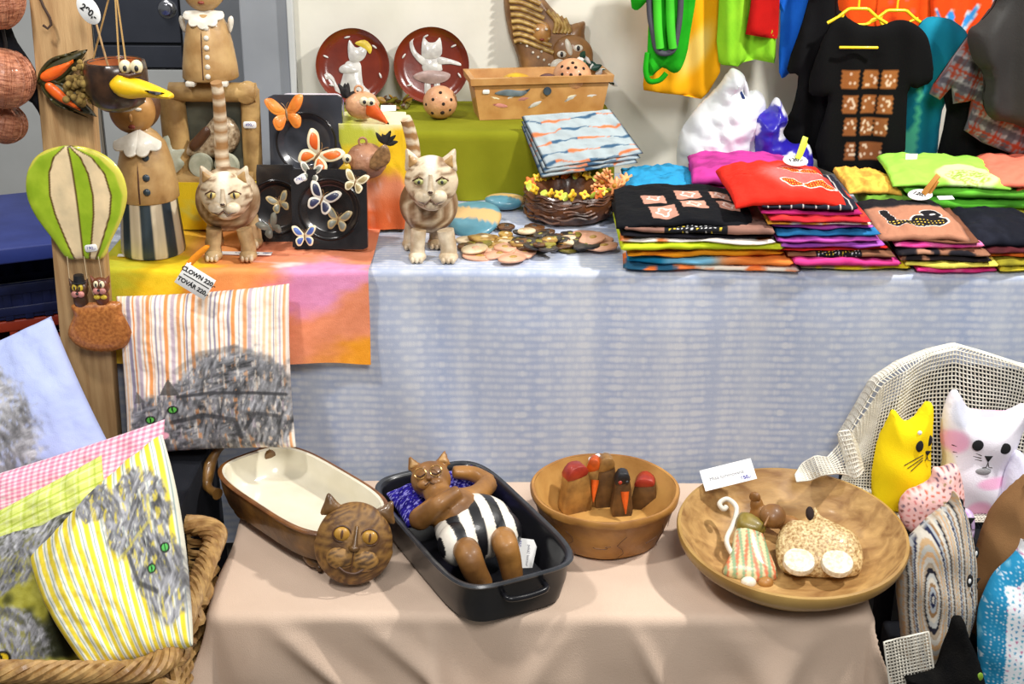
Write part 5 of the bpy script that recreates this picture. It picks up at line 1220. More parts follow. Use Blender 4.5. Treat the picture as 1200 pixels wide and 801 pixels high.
s1 = stack(834, 322, 196, 0.29, [
    ('white, teal and orange printed shirt at the bottom of black squares pile', .012, multi([(60, 150, 180), (235, 225, 210), (230, 120, 60), (40, 90, 120)], 3), {'w': 1.06}),
    ('sky blue and orange printed folded shirt low in the black squares pile', .024, lambda u, v, s: mixc(mixc(np.tile(np.array([26., 130, 176]), (len(u), 1)), (120, 190, 226), sst(-.62, -.5, u)), (232, 130, 60), sst(-.2, .3, u + .5 * (fbm(u * 3, v * 3, 2) - .5))), {'w': 1.0}),
    ('amber orange folded shirt under the bright lime yellow one', .017, plain((232, 150, 30), (190, 100, 20), 2), {'w': .98}),
    ('bright lime yellow folded shirt in the black squares pile', .022, plain((206, 220, 50), (170, 190, 30), 4), {'w': 1.03}),
    ('orange and white folded shirt between lime yellow and black ones', .010, multi([(226, 130, 70), (240, 230, 220), (60, 90, 130)], 5)),
    ('thin black folded shirt below the dotted taupe one', .010, plain((26, 24, 30))),
    ('taupe folded shirt with dotted black band below the black squares one', .022, dots(plain((150, 110, 96), (110, 84, 76), 3), 4), {'n': 130, 'w': .97}),
    ('black folded shirt printed with pinkish squares, topmost of its pile', .024, psquares, {'n': 150, 'bend': .012, 'top': True, 'w': .92, 'dx': -8})], -0.025, Z0, G1, 10, R(-1))
G2 = 'shirts in the pile topped by the red shirt'
s2 = stack(1001, 322, 134, 0.28, [
    ('cream and yellow folded shirt at the bottom of the red shirt pile', .013, multi([(232, 218, 180), (236, 210, 50), (170, 160, 130)], 3)),
    ('thick magenta pink folded shirt low in the red shirt pile', .020, plain((218, 66, 140), (190, 50, 120), 3)),
    ('brown folded shirt with dotted band in the red shirt pile', .012, dots(plain((140, 96, 70), None, 5), 8), {'n': 110}),
    ('red folded shirt in the middle of the red shirt pile', .011, plain((214, 40, 36))), ('violet folded shirt in the red shirt pile', .013, plain((150, 70, 170), (176, 96, 190), 6)), ('mauve pink folded shirt in the red shirt pile', .013, plain((190, 84, 176), (160, 70, 160), 7)),
    ('blue and teal folded shirt in the red shirt pile', .012, plain((50, 130, 190), (30, 100, 150), 8)), ('purple pink folded shirt above the blue one', .012, plain((176, 74, 170), (206, 110, 190), 9)), ('white and yellow folded shirt in the red shirt pile', .009, multi([(240, 238, 232), (236, 170, 60), (240, 236, 230)], 4)),
    ('crimson folded shirt high in the red shirt pile', .010, plain((190, 40, 50), (226, 70, 50), 3)), ('raspberry folded shirt high in the red shirt pile', .012, plain((186, 40, 110), (150, 30, 90), 3)), ('navy folded shirt with white lines just under the red one', .012, lambda u, v, s: mixc(np.tile(np.array([34., 36, 48]), (len(u), 1)), (210, 205, 200), (np.abs(((u * 4) % 1) - .5) < .05) * 1.0), {'n': 90}),
    ('red folded shirt printed with spotted fish, topmost of its pile', .036, plob, {'n': 150, 'bend': .016, 'top': True, 'w': 1.14, 'dx': -20, 'wr': .004})], -0.02, Z0, G2, 40, R(2), 1.14)
G3 = 'shirts in the pile topped by the cat print shirt'
s3 = stack(1122, 320, 112, 0.26, [
    ('hot pink folded shirt at the bottom of the cat print pile', .014, plain((214, 50, 126), (236, 110, 160), 3), {'w': .86}), ('pale yellow folded shirt low in the cat print pile', .012, plain((240, 222, 96), None, 4)), ('brown and black folded shirt in the cat print pile', .013, multi([(176, 124, 96), (40, 34, 36), (176, 124, 96)], 5)), ('tan folded shirt with black patch in the cat print pile', .012, multi([(150, 104, 80), (30, 28, 34), (176, 130, 104)], 8)),
    ('bright pink folded shirt in the cat print pile', .016, plain((226, 66, 150), (240, 130, 180), 6)), ('dark brown folded shirt under the cat print one', .010, plain((120, 76, 56))),
    ('black and tan folded shirt printed with a black cat, topmost of its pile', .026, pcatshirt, {'n': 140, 'bend': .012, 'top': True, 'w': 1.04, 'dx': -2})], -0.01, Z0, G3, 70, R(-3), 1.08)
G4 = 'shirts in the pile beside the cat print pile'
stack(1222, 318, 104, 0.26, [('yellow folded shirt at the bottom of the navy shirt pile', .014, plain((226, 206, 60))), ('olive folded shirt in the navy shirt pile', .014, plain((150, 140, 40))), ('brick red folded shirt in the navy shirt pile', .014, multi([(176, 50, 30), (226, 110, 40), (60, 40, 36)], 4)), ('dark maroon folded shirt in the navy shirt pile', .012, plain((80, 30, 36))), ('navy black folded shirt, topmost of its pile beside the coral one', .034, plain((18, 20, 30), (28, 30, 42), 2), {'bend': .01, 'top': True})], 0.0, Z0, G4, 90, R(2))
def back_pile(px, wpx, pytop, Yf, d, cols, names, grp, seed, rz=0.0, top=0.026, z0=Z0, wr=0.004, tp=None):
    zt = B(px, pytop, Yf + d * 0.35).z; n = len(cols); t = (zt - z0 - top) / max(1, n - 1) / 0.93 if n > 1 else top
    z = z0
    for i, (c, nm) in enumerate(zip(cols, names)):
        tt = top if i == n - 1 else t
        shirt(nm, px + random.uniform(-3, 3), pytop, Yf + random.uniform(-.006, .006), z, wpx, d, tt, tp if (tp and i == n - 1) else plain(c, None, seed + i), rz, n=60 if i == n - 1 else 30, bend=.008 if i == n - 1 else 0, seed=seed + i, group=grp, top=i == n - 1, wr=wr); z += tt * .93
back_pile(772, 84, 208, 0.30, 0.24, [(24, 60, 80), (40, 90, 110), (30, 80, 120), (46, 150, 200)], ['dark teal folded shirt at the bottom of the blue pile', 'grey teal folded shirt in the blue pile', 'deep blue folded shirt in the blue pile', 'sky blue folded shirt topmost, behind the black squares pile'], 'shirts in the blue pile', 110)
back_pile(858, 122, 190, 0.31, 0.25, [(120, 40, 100), (90, 50, 110), (150, 44, 110), (170, 40, 120), (196, 60, 150)], ['plum folded shirt at the bottom of the magenta pile', 'violet folded shirt in the magenta pile', 'wine pink folded shirt in the magenta pile', 'deep magenta folded shirt under the topmost magenta one', 'magenta folded shirt topmost, in front of the white plastic bag'], 'shirts in the magenta pile', 120, R(-4), .04, wr=.003)
back_pile(1092, 130, 196, 0.29, 0.27, [(60, 150, 40), (206, 190, 60), (90, 180, 50), (110, 200, 60), (164, 226, 90)], ['green folded shirt at the bottom of the lime pile', 'yellow folded shirt in the lime pile', 'grass green folded shirt in the lime pile', 'bright green folded shirt under the topmost lime one', 'lime green folded shirt with pale print, topmost of its pile'], 'shirts in the lime pile', 130, R(-5),
          tp=lambda u, v, s: mixc(mixc(np.tile(np.array([160., 226, 84]), (len(u), 1)), (206, 236, 160), 1 - sst(.9, 1.05, ellm(u, v, .3, -.6, .55, .55))), (150, 170, 60), (1 - sst(.8, 1.0, ellm(u, v, .3, -.7, .42, .35))) * sst(.4, .6, fbm(u * 30, v * 30, 3))))
back_pile(1200, 124, 196, 0.27, 0.27, [(150, 60, 40), (226, 120, 60), (206, 90, 60), (240, 120, 96)], ['rust folded shirt at the bottom of the coral pile', 'orange folded shirt in the coral pile', 'brick orange folded shirt under the topmost coral one', 'coral folded shirt with pale print, topmost of its pile'], 'shirts in the coral pile', 140, R(-6),
          tp=lambda u, v, s: mixc(mixc(np.tile(np.array([240., 122, 98]), (len(u), 1)), (250, 190, 150), 1 - sst(.7, 1.1, ellm(u, v, .3, -.4, .5, .6))), (226, 80, 70), 1 - sst(.8, 1.0, ellm(u, v, .35, -.5, .25, .25))))
back_pile(1010, 60, 208, 0.31, 0.2, [(206, 150, 60), (120, 170, 60), (246, 190, 80)], ['ochre folded shirt at the bottom of the small yellow pile', 'green folded shirt in the small yellow pile', 'golden yellow folded shirt between the red and lime shirts'], 'shirts in the small yellow pile', 150)
# price discs on piles
def clip_tag(label, px, py, Y, s, clipm, rot, z):
    global K
    p = A(px, py, z); K = S(p)
    t = thing('price_clip', label, 'price tag', p, (0, 0, R(rot)))
    d = mk('tag_disc', tf(slab(circ(26, 15, 0, 0, 12), 1.2, .3), (0, 0, 2), (R(-72), 0, 0)), WHITE_CARD, t); text('price', s, 9, INK_BLACK, t, (0, -.6, 3.2), (R(18), 0, 0), bold=.2)
    c = mk('clip', tf(join(tf(box(7, 2.4, 28, .8), (0, 0, 14), (0, R(24), 0)), tf(box(7, 2.4, 22, .8), (1, 3, 11), (R(10), R(24), 0))), (9, 1, 2), (R(-20), 0, 0)), clipm, t)
clip_tag('white oval price tag reading 120 with yellow-green clip on red shirt', 932, 190, 0, '120,-', mat('lime_clip', (214, 226, 70), rough=.4), 12, s2 + 0.016)
clip_tag('white oval price tag with tan clip on the cat print shirt', 1078, 230, 0, '120,-', mat('tan_clip', (200, 140, 60), rough=.5), -50, s3 + 0.012)
p = A(1108, 233, s3 + 0.01); K = S(p); tag(mk('blank_card', tf(box(19, 8, 1, .2), (0, 0, 1.4), (R(14), 0, R(8))), WHITE_CARD, loc=p), 'small white card lying on the cat print shirt collar', 'card')
p = B(1068, 184, 0.47); K = S(p); tag(mk('blank_card', tf(slab([(-7, 0), (7, 0), (7, 7), (-7, 7)], 1), (0, 0, -3)), WHITE_CARD, loc=p), 'small white size card standing behind the lime shirt', 'card')

# ================================================================ plastic bags
def bag(label, outline, px, Y, t, paint, m, step=4, crumple=6):
    global K
    p = B(px, outline[0][1], Y); K = S(p); zb = TZ + 0.004
    o = OL(px, outline[0][1], spline(outline, 4))
    g = puff(o, t, step, pw=.6)
    g = disp(g, lambda x, y, z: (x, y + crumple * 1.5 * (float(fbm(np.array([x * .03 + z * .02]), np.array([z * .05 - x * .02 + (9 if y > 0 else 0)]), 4)[0]) - .5) * (1 if abs(y) > 1 else .2) * 2.4 + (1 if abs(y) > 1 else .3) * 0.9 * math.sin(z * .16 + x * .22 + 2 * math.sin(x * .07)), z))
    ob = mk('plastic_bag', g, m, loc=Vector((p.x, Y, p.z)), paint=paint)
    return tag(ob, label, 'bag')
FILM = mat('white_plastic_film', (222, 224, 228), (206, 208, 214), scale=6, rough=.35, coat=.2, bump=.1, bscale=30)
wbag = bag('white crumpled plastic carrier bag standing behind the magenta shirts', [(800, 212), (792, 190), (793, 160), (806, 136), (828, 112), (843, 90), (852, 84), (864, 92), (868, 108), (880, 108), (890, 120), (896, 160), (900, 190), (890, 212), (850, 216)], 840, 0.66, 100, None, FILM, 3, 7)
mk('handle_opening', tf(puff(spline([(9, 100), (14, 108), (21, 100), (24, 92), (19, 90), (17, 98), (12, 92)], 4), 5, 1.6), (0, -20, 6)), cloth('navy_lining', (40, 58, 110)), wbag)
mk('handle_loop', tube([(x, -15, z) for x, z in spline([(2, 88), (4, 112), (12, 124), (22, 118), (28, 96), (30, 80)], 6, False)], 2.6, 8), FILM, wbag)
def pbag(V):
    x, z = V[:, 0], V[:, 2]; c = np.tile(np.array([226., 228, 240]), (len(V), 1)); n = fbm(x * .045 + 2, z * .06, 12, 2)
    c = mixc(c, (40, 30, 160), sst(.46, .49, n)); return mixc(c, (40, 30, 160), (z < 14) * (np.abs(((x * .07 + .3) % 1) - .5) < .34) * 1.0)
bag('white plastic bag with royal blue lettering beside the black shirt', [(884, 200), (880, 168), (877, 136), (894, 130), (904, 116), (914, 130), (918, 140), (914, 156), (926, 168), (946, 170), (950, 200), (916, 204)], 912, 0.60, 60, pbag, mat('printed_plastic', rough=.35, coat=.2, vcol=True), step=2, crumple=4)

# ================================================================ hanging clothes
RAILZ = B(900, -90, 0.7).z
rail = thing('clothes_rail', 'steel wall rail above the stall from which the shirts hang', 'rail', (B(960, -90, 0.78).x, 0.72, RAILZ))
xr0, xr1 = B(735, -90, 0.78).x - rail.location.x, 1.05
mk('rail_tube', tube([(xr0, 0, 0), (xr1, 0, 0)], 0.012, 12), CHROME, rail, k=1)
for x in (xr0 + .05, xr1 - .05): mk('bracket', tube([(x, 0, 0), (x, .12, .02), (x, WALLY - .722, .03)], .008, 8), CHROME, rail, k=1)
def garment(name, label, pts, Y, m=None, paint=None, t=22, folds=(5, .09, 0), cat='shirt', step=5, sm=3, grp=None, sharp=False):
    global K
    cx = sum(q[0] for q in pts) / len(pts); by = max(q[1] for q in pts)
    p = B(cx, by, Y); K = S(p)
    zs = ZS(pts); o = OL(cx, by, pts if sharp else spline(pts, sm), zs)
    a, fq, ph = folds
    g = disp(puff(o, t, step, wide=14, edge=1.2), lambda x, y, z: (x, y + a * math.sin(x * fq + ph + .6 * math.sin(z * .03)) * min(1, max(.2, 1 - z / 260)) + a * .5 * math.sin(x * fq * 2.3 + z * .02), z))
    ob = mk(name, g, m, loc=p, paint=(lambda V: paint(V[:, 0] + cx, by - V[:, 2] / zs)) if paint else None)
    return tag(ob, label, cat, grp)
GR = cloth('bright_green_cotton', (40, 180, 30), (26, 150, 20)); LIME = cloth('lime_cotton', (150, 214, 46), (120, 190, 36)); AMB = cloth('amber_cotton', (250, 180, 20), (236, 150, 14)); REDM = cloth('red_cotton', (190, 22, 18)); BLU = cloth('blue_cotton', (30, 110, 220), (20, 90, 200)); BLKC = cloth('black_cotton', (9, 9, 10), (14, 14, 16)); TEAL = cloth('teal_cotton', (20, 126, 152), (12, 106, 132)); ORC = cloth('orange_cotton', (240, 86, 22), (226, 70, 16))
garment('shirt', 'amber yellow shirt hanging behind the bright green bag', [(770, -60), (756, -20), (756, 60), (753, 100), (754, 106), (778, 109), (800, 112), (822, 116), (830, 108), (841, 84), (840, 50), (838, 10), (838, -60)], 0.82, VC_CLOTH, lambda x, y: mixc(np.tile(np.array([250., 176, 20]), (len(x), 1)), (250, 218, 130), (1 - sst(.4, 1.2, ellm(x, y, 812, 60, 16, 40, .5))) * .8), sharp=True, t=9, step=3, grp='hanging shirts')
garment('shirt', 'lime shirt hanging beside the red shirt', [(838, -60), (839, 20), (839, 50), (843, 74), (846, 77), (864, 77), (870, 72), (884, 70), (906, 73), (908, 66), (907, 50), (904, 30), (900, -60)], 0.77, LIME, sharp=True, t=9, folds=(5, .16, 0), step=4, grp='hanging shirts')
garment('shirt', 'red shirt hanging in front of the lime shirt', [(878, -60), (876, 10), (873, 40), (892, 43), (911, 46), (912, 40), (911, 20), (908, -60)], 0.74, REDM, t=7, sharp=True, grp='hanging shirts')
garment('shirt', 'royal blue shirt edge hanging beside black shirt', [(896, -60), (896, 2), (908, 14), (912, 84), (926, 86), (950, 60), (952, -60)], 0.79, BLU, t=12, grp='hanging shirts')
gbag = garment('green_bag', 'bright green cloth bag with grey trim hanging over amber shirt', [(742, -60), (736, 4), (744, 14), (756, 6), (757, 60), (760, 88), (776, 80), (790, 86), (800, 76), (806, 40), (808, -60)], 0.72, GR, t=14, cat='bag')
def gpart(name, pts, r, m, dy):
    cx = 742 + 0; o = gbag.location; k_ = S(o)
    g = tube([((x - 600) * 0 + (B(x, y, 0.72).x - o.x) / k_, -dy, (B(x, y, 0.72).z - o.z) / k_) for x, y in spline(pts, 6, False)], r, 8)
    mk(name, g, m, gbag, k=k_)
GRT = cloth('grey_trim', (84, 84, 92))
gpart('trim', [(760, -30), (760, 10), (764, 36), (770, 58), (786, 58), (792, 40), (796, 10), (797, -30)], 3.4, GRT, 12)
for x0 in (768, 783): gpart('strap', [(x0, -30), (x0 + 1, 10), (x0 + 2, 34), (x0 + 4, 54)], 5.0, cloth('light_green_strap', (74, 206, 50)), 14)
gpart('strap_loop', [(758, 60), (756, 80), (760, 93), (772, 92), (780, 84)], 3.2, GR, 9)
def ptee(x, y):
    c = np.tile(np.array([9., 9, 10]), (len(x), 1))
    for r_ in range(4):
        for q in range(3):
            x0 = (974, 999, 1020)[q] + r_ * (4, 1, -1.5)[q]; w = (19, 17, 18)[q] - r_ * (2.6, 1.2, 2)[q]; y0 = 84 + r_ * 27; m = ((x > x0) & (x < x0 + w) & (y > y0) & (y < y0 + 20)).astype(float)
            c = mixc(c, (150 - r_ * 6, 92 - r_ * 4, 46), m); d = np.abs(ellm(x, y, x0 + w / 2, y0 + 10, 5, 6) - 0.9 - .3 * np.sin(np.arctan2(y - y0 - 10, x - x0 - w / 2) * 3 + q)); c = mixc(c, (220, 196, 170), m * (d < .16) * (fbm(x * .3, y * .3, 3) > .42))
    return c
garment('shirt', 'black long-sleeved shirt hanging beside the brown squares shirt', [(950, -60), (936, -10), (926, 30), (914, 84), (926, 90), (922, 130), (910, 152), (924, 172), (950, 184), (990, 190), (996, 60), (975, 24), (965, 10), (964, -60)], 0.70, BLKC, grp='hanging shirts')
tee = garment('shirt', 'black t-shirt printed with brown squares on a yellow hanger', [(972, 26), (958, 34), (944, 72), (940, 110), (956, 114), (962, 120), (958, 196), (1050, 200), (1052, 110), (1062, 104), (1080, 94), (1072, 56), (1062, 40), (1045, 30), (1030, 30), (1010, 36), (990, 34)], 0.62, VC_CLOTH, ptee, t=14, step=2.6, folds=(3, .08, 1), grp='hanging shirts')
YP = mat('yellow_plastic', (240, 206, 30), rough=.35, coat=.2)
def hanger(label, cx, y0, Y, w):
    global K
    p = B(cx, y0, Y); K = S(p)
    t = thing('clothes_hanger', label, 'hanger', p, (0, 0, 0), 'yellow hangers')
    mk('arms', tube([(x, 0, z) for x, z in ((-w, -16), (-w * .65, -9), (-12, 0), (-9, .8), (9, .8), (12, 0), (w * .65, -9), (w, -16))], 2.0, 8), YP, t)
    mk('inner_loop', tube([(x, 0, z) for x, z in spline([(-17, -6), (-18, -12), (-12, -17), (12, -17), (17, -12), (26, -8)], 5, False)], 1.6, 8), YP, t)
    hz = (RAILZ + 0.012 - p.z) / K
    mk('hook', tube([(0, 0, 0), (0, 0, 12), (3, 0, 16), (0, 0, 20), (0, 2, hz * .6), (0, (0.72 - Y) / K * .7, hz - 2), (0, (0.72 - Y) / K, hz + 2)], 1.4, 7), YP, t)
    return t
h1 = hanger('yellow plastic hanger holding the brown squares t-shirt', 1006, 11, 0.622, 35)
mk('hanger_bar', tf(box(46, 3, 3, 1), (0, -19, -41)), YP, h1)
hanger('yellow plastic hanger holding the teal shirt', 1051, 13, 0.70, 35)
garment('shirt', 'orange shirt hanging behind the yellow hangers', [(964, -60), (965, 20), (975, 60), (1030, 70), (1088, 60), (1090, 20), (1086, -60)], 0.80, VC_CLOTH, lambda x, y: mixc(mixc(np.tile(np.array([240., 84, 22]), (len(x), 1)), (200, 60, 20), sst(.6, .8, fbm(x * .08, y * .08, 3))), (200, 120, 150), sst(.74, .8, fbm(x * .2, y * .2, 6))), grp='hanging shirts')
garment('shirt', 'orange and blue splash print shirt hanging behind the teal shirt', [(1084, -60), (1085, 30), (1100, 70), (1130, 70), (1160, 30), (1164, -60)], 0.76, VC_CLOTH, lambda x, y: mixc(mixc(np.tile(np.array([240., 80, 24]), (len(x), 1)), (206, 220, 226), sst(.5, .53, fbm((x - 1114) / (np.abs(y - 60) + 30) * 6, y * .03, 5, 3))), (60, 150, 220), sst(.54, .57, fbm((x - 1114) / (np.abs(y - 60) + 30) * 6, y * .03, 5, 3))), step=2.6, grp='hanging shirts')
garment('shirt', 'teal shirt hanging behind the black squares t-shirt', [(1060, 30), (1050, 60), (1052, 120), (1050, 190), (1094, 194), (1096, 130), (1112, 92), (1116, 50), (1100, 32), (1080, 26)], 0.685, VC_CLOTH, lambda x, y: mixc(np.tile(np.array([20., 124, 150]), (len(x), 1)), (90, 200, 170), sst(.5, .55, fbm(x * .09, y * .05, 5)) * (x < 1066) * (y > 100)), grp='hanging shirts')
garment('trousers', 'black trousers hanging under the plaid shirt', [(1092, 96), (1100, 130), (1098, 196), (1140, 200), (1180, 196), (1184, 130), (1170, 100)], 0.64, BLKC, cat='trousers')
def pplaid(x, y):
    a = x * .93 + y * .36; b = -x * .36 + y * .93
    c = np.tile(np.array([128., 126, 130]), (len(x), 1)); c = c + ((fbm(x * .2, y * .2, 3) - .5) * 30)[:, None]
    for q in (a, b):
        r = q % 26; c = mixc(c, (66, 62, 70), .7 * (np.abs(r - 6) < 4)); c = mixc(c, (150, 52, 30), .85 * (np.abs(r - 16) < 1.6)); c = mixc(c, (150, 52, 30), .6 * (np.abs(r - 21) < 1)); c = mixc(c, (180, 176, 178), .4 * (np.abs(r - 1) < 1.5))
    return c
garment('plaid_shirt', 'grey plaid shirt with red lines hanging under dark jacket', [(1118, 40), (1104, 66), (1084, 100), (1081, 112), (1092, 118), (1104, 104), (1108, 122), (1130, 118), (1128, 140), (1124, 152), (1150, 168), (1180, 178), (1220, 186), (1230, 60), (1160, 30)], 0.56, VC_CLOTH, pplaid, t=18, step=2.2, sharp=True)
garment('jacket', 'dark grey jacket hanging over the plaid shirt', [(1146, -60), (1148, 0), (1132, 26), (1120, 44), (1128, 70), (1140, 84), (1146, 100), (1148, 124), (1162, 140), (1190, 146), (1230, 150), (1240, 40), (1236, -60)], 0.50, mat('charcoal_fabric', (34, 33, 31), (46, 44, 42), scale=8, rough=.8, bump=.2, bscale=200), t=46, folds=(7, .06, .5), cat='jacket')
# ================================================================ cat baking dish
K = 1.0
EARTH = glaze('earth_glaze', (134, 96, 46), (74, 50, 26), scale=14, rough=0.4, coat=0.3, bump=0.5, bscale=60)
CREAM = glaze('cream_inside_glaze', (236, 230, 210), (222, 214, 190), scale=8, rough=0.25, coat=0.6, bump=0.05)
def stad(a, b, n=64, e=3.2):                # rounded oblong outline
    return [(a * math.copysign(abs(math.cos(t)) ** (2 / e), math.cos(t)), b * math.copysign(abs(math.sin(t)) ** (2 / e), math.sin(t))) for t in [2 * PI * i / n for i in range(n)]]
def vessel(a, b, prof, n=64, e=3.2):        # prof: (inset, z)
    v = []; f = []; m = len(prof)
    for ins, z in prof: v += [(x, y, z) for x, y in stad(a - ins, b - ins, n, e)]
    for k_ in range(m - 1):
        for i in range(n): j = (i + 1) % n; f.append((k_ * n + i, k_ * n + j, (k_ + 1) * n + j, (k_ + 1) * n + i))
    return v, f, n, m
def cap(g, ring, n, flip=False):
    q = tuple(ring * n + i for i in range(n)); g[1].append(q[::-1] if flip else q); return g
ZR = BZ + 0.105
e0, e1 = A(292, 533, ZR), A(420, 612, ZR); cdir = (e1 - e0); yaw_d = math.atan2(cdir.y, cdir.x); clen = cdir.length * 0.5 + 0.01
w0, w1 = A(318, 592, ZR), A(392, 545, ZR)
cw = abs((w1 - w0).dot(Vector((-math.sin(yaw_d), math.cos(yaw_d), 0)))) / 2 + 0.012
cc = (e0 + e1) / 2
cd_ = thing('cat_casserole', 'oblong brown ceramic dish with cat face, feet and tail handle', 'dish', Vector((cc.x, cc.y, BZ + 0.003)), (0, 0, yaw_d))
v, f, n, m = vessel(clen, cw, [(0.03, 0.022), (0.012, 0.03), (0.004, 0.06), (0.0, 0.096), (0.002, 0.102), (0.006, 0.1035)], e=3.6); g = cap((v, f), 0, n, True); mk('dish_wall', g, EARTH, cd_)
v, f, n, m = vessel(clen, cw, [(0.006, 0.1035), (0.011, 0.101), (0.016, 0.07), (0.026, 0.042), (0.04, 0.036)], e=3.6); g = cap((v, f), m - 1, n); mk('dish_inside', g, CREAM, cd_)
v, f, n, m = vessel(clen, cw, [(-0.002, 0.097), (-0.003, 0.101), (0.001, 0.1045), (0.006, 0.104)], e=3.6); mk('rim', (v, f), glaze('rim_brown', (130, 82, 36), (100, 60, 26), rough=.35), cd_)
for sx, sy in ((0.62, -0.6), (0.62, 0.6), (-0.62, -0.6), (-0.62, 0.6)):
    lg = mk('foot', join(tf(ell(.02, .02, .014), (sx * clen, sy * cw, .0165)), tf(ell(.03, .022, .015), (sx * clen + .014, sy * cw, .0152))), EARTH, cd_)
    mk('toes', join(*[tf(ell(.008, .006, .008, 8, 6), (sx * clen + .04, sy * cw + q * .011, .009)) for q in (-1, 0, 1)]), EARTH, lg)
hpts = [(-clen + .02, .05, .085), (-clen - .03, .06, .10), (-clen - .05, .03, .13), (-clen - .045, -.03, .125), (-clen - .035, -.075, .09), (-clen - .015, -.10, .05), (-clen + .03, -.10, .045)]
hp = spline(hpts, 8, False); mk('tail_handle', tube(hp, [.013 + .003 * math.sin(i * .4) for i in range(len(hp))], 12), EARTH, cd_)
mk('oval_tag', tf(slab(circ(20, .011, 0, 0, .017), .002, .0004), (-clen + .005, .055, .105), (0, R(15), R(50))), glaze('grey_tag', (176, 170, 150)), cd_)
# face
fl = A(415, 636, BZ + 0.094); fr_ = S(fl) * 45
inv = (Matrix.Translation(cd_.location) @ Matrix.Rotation(yaw_d, 4, 'Z')).inverted()
lc = inv @ fl
hd = mk('cat_head', disp(ell(fr_, fr_ * .5, fr_ * 1.08, 44, 32), lambda x, y, z: (x * (1 + .04 * (z < 0)), y, z)), VC_CLAY, cd_, loc=lc, rot=(R(-22), R(10), -yaw_d + R(4)),
        paint=lambda V: mixc(mixc(np.tile(np.array([140., 102, 50]), (len(V), 1)), (84, 54, 26), sst(.40, .66, fbm(np.arctan2(V[:, 2] - .01, V[:, 0]) * 22, np.hypot(V[:, 0], V[:, 2]) * 26, 4))), (70, 46, 24), 0.8 * (np.hypot((V[:, 0] % .006) - .003, (V[:, 2] % .006) - .003) < .0016) * (np.abs(np.abs(V[:, 0]) - fr_ * .45) < fr_ * .25) * (np.abs(V[:, 2] + fr_ * .3) < fr_ * .25)))
F = fr_
EYT = glaze('ochre_eye', (196, 150, 62), (166, 120, 44))
for s in (-1, 1):
    mk('ear', tf(ear(F * .30, F * .52), (s * F * .66, .0, F * .72), (0, R(s * 20), 0)), EARTH, hd)
    ey = mk('eye', ell(F * .21, F * .13, F * .19), EYT, hd, loc=(s * F * .36, -F * .43, F * .26)); mk('pupil', tf(ell(F * .035, F * .04, F * .12), (0, -F * .115, 0)), DK, ey)
    mk('eye_ring', tf(tube([(F * .235 * math.cos(a), 0, F * .21 * math.sin(a)) for a in [2 * PI * i / 24 for i in range(25)]], F * .026, 6, False), (s * F * .36, -F * .455, F * .26)), DK, hd)
mk('nose', join(tf(ell(F * .15, F * .14, F * .09), (0, -F * .52, -F * .06)), tube([(0, -F * .44, F * .5), (0, -F * .52, F * .15), (0, -F * .55, -F * .04)], [F * .05, F * .06, F * .1], 10)), EARTH, hd)
mk('muzzle', join(tf(ell(F * .38, F * .2, F * .3), (-F * .3, -F * .38, -F * .36)), tf(ell(F * .38, F * .2, F * .3), (F * .3, -F * .38, -F * .36))), VC_CLAY, hd, paint=lambda V: mixc(np.tile(np.array([152., 112, 56]), (len(V), 1)), (64, 42, 22), .85 * sst(.56, .66, vn(V[:, 0] * 330, V[:, 2] * 330, 5))))
mk('mouth', tube([(x * F, -F * (.56 - abs(x) * .2), z * F) for x, z in spline([(-.32, -.58), (-.15, -.68), (0, -.7), (.15, -.68), (.32, -.56)], 4, False)], F * .028, 6), DK, hd)
mk('lip_line', tube([(0, -F * .58, -F * .12), (0, -F * .52, -F * .4), (0, -F * .5, -F * .62)], F * .018, 6), DK, hd)

# ================================================================ black roasting tin with reclining cat
ZT = BZ + 0.10
c1, c2, c3, c4 = A(440, 572, ZT), A(548, 532, ZT), A(672, 640, ZT), A(552, 716, ZT)
tc_ = (c1 + c2 + c3 + c4) / 4; ax = ((c3 + c4) / 2 - (c1 + c2) / 2); ty = math.atan2(ax.y, ax.x); tl_ = ax.length / 2; tn = Vector((-math.sin(ty), math.cos(ty), 0)); tw2 = abs(((c2 + c3) / 2 - (c1 + c4) / 2).dot(tn)) / 2
TB = thing('roasting_tin', 'deep black enamel roasting tin on the beige cloth', 'roasting tin', Vector((tc_.x, tc_.y, BZ + 0.004)), (0, 0, ty))
ENAM = mat('black_enamel', (20, 20, 23), (28, 28, 32), scale=10, rough=.3, coat=.15, spec=.3)
v, f, n, m = vessel(tl_, tw2, [(.03, .0), (.014, .006), (.004, .05), (.0, .09), (-.003, .096), (0.0, .1), (.005, .098), (.008, .09), (.014, .05), (.026, .012), (.04, .007)], 72, 5); g = cap((v, f), 0, n, True); g = cap(g, m - 1, n); mk('tin_body', g, ENAM, TB)
v, f, n, m = vessel(tl_, tw2, [(-.006, .094), (-.008, .098), (-.005, .102), (.001, .101), (.003, .098)], 72, 5); mk('rolled_rim', (v, f), mat('worn_enamel_rim', (44, 46, 50), (60, 62, 66), scale=30, rough=.3), TB)
for s in (1, -1): mk('handle', tube([(s * (tl_ + x), y, z) for x, y, z in spline([(-.004, -.045, .07), (.016, -.04, .068), (.02, 0, .066), (.016, .04, .068), (-.004, .045, .07)], 5, False)], .006, 8), ENAM, TB)
tw_inv = (Matrix.Translation(TB.location) @ Matrix.Rotation(ty, 4, 'Z')).inverted()
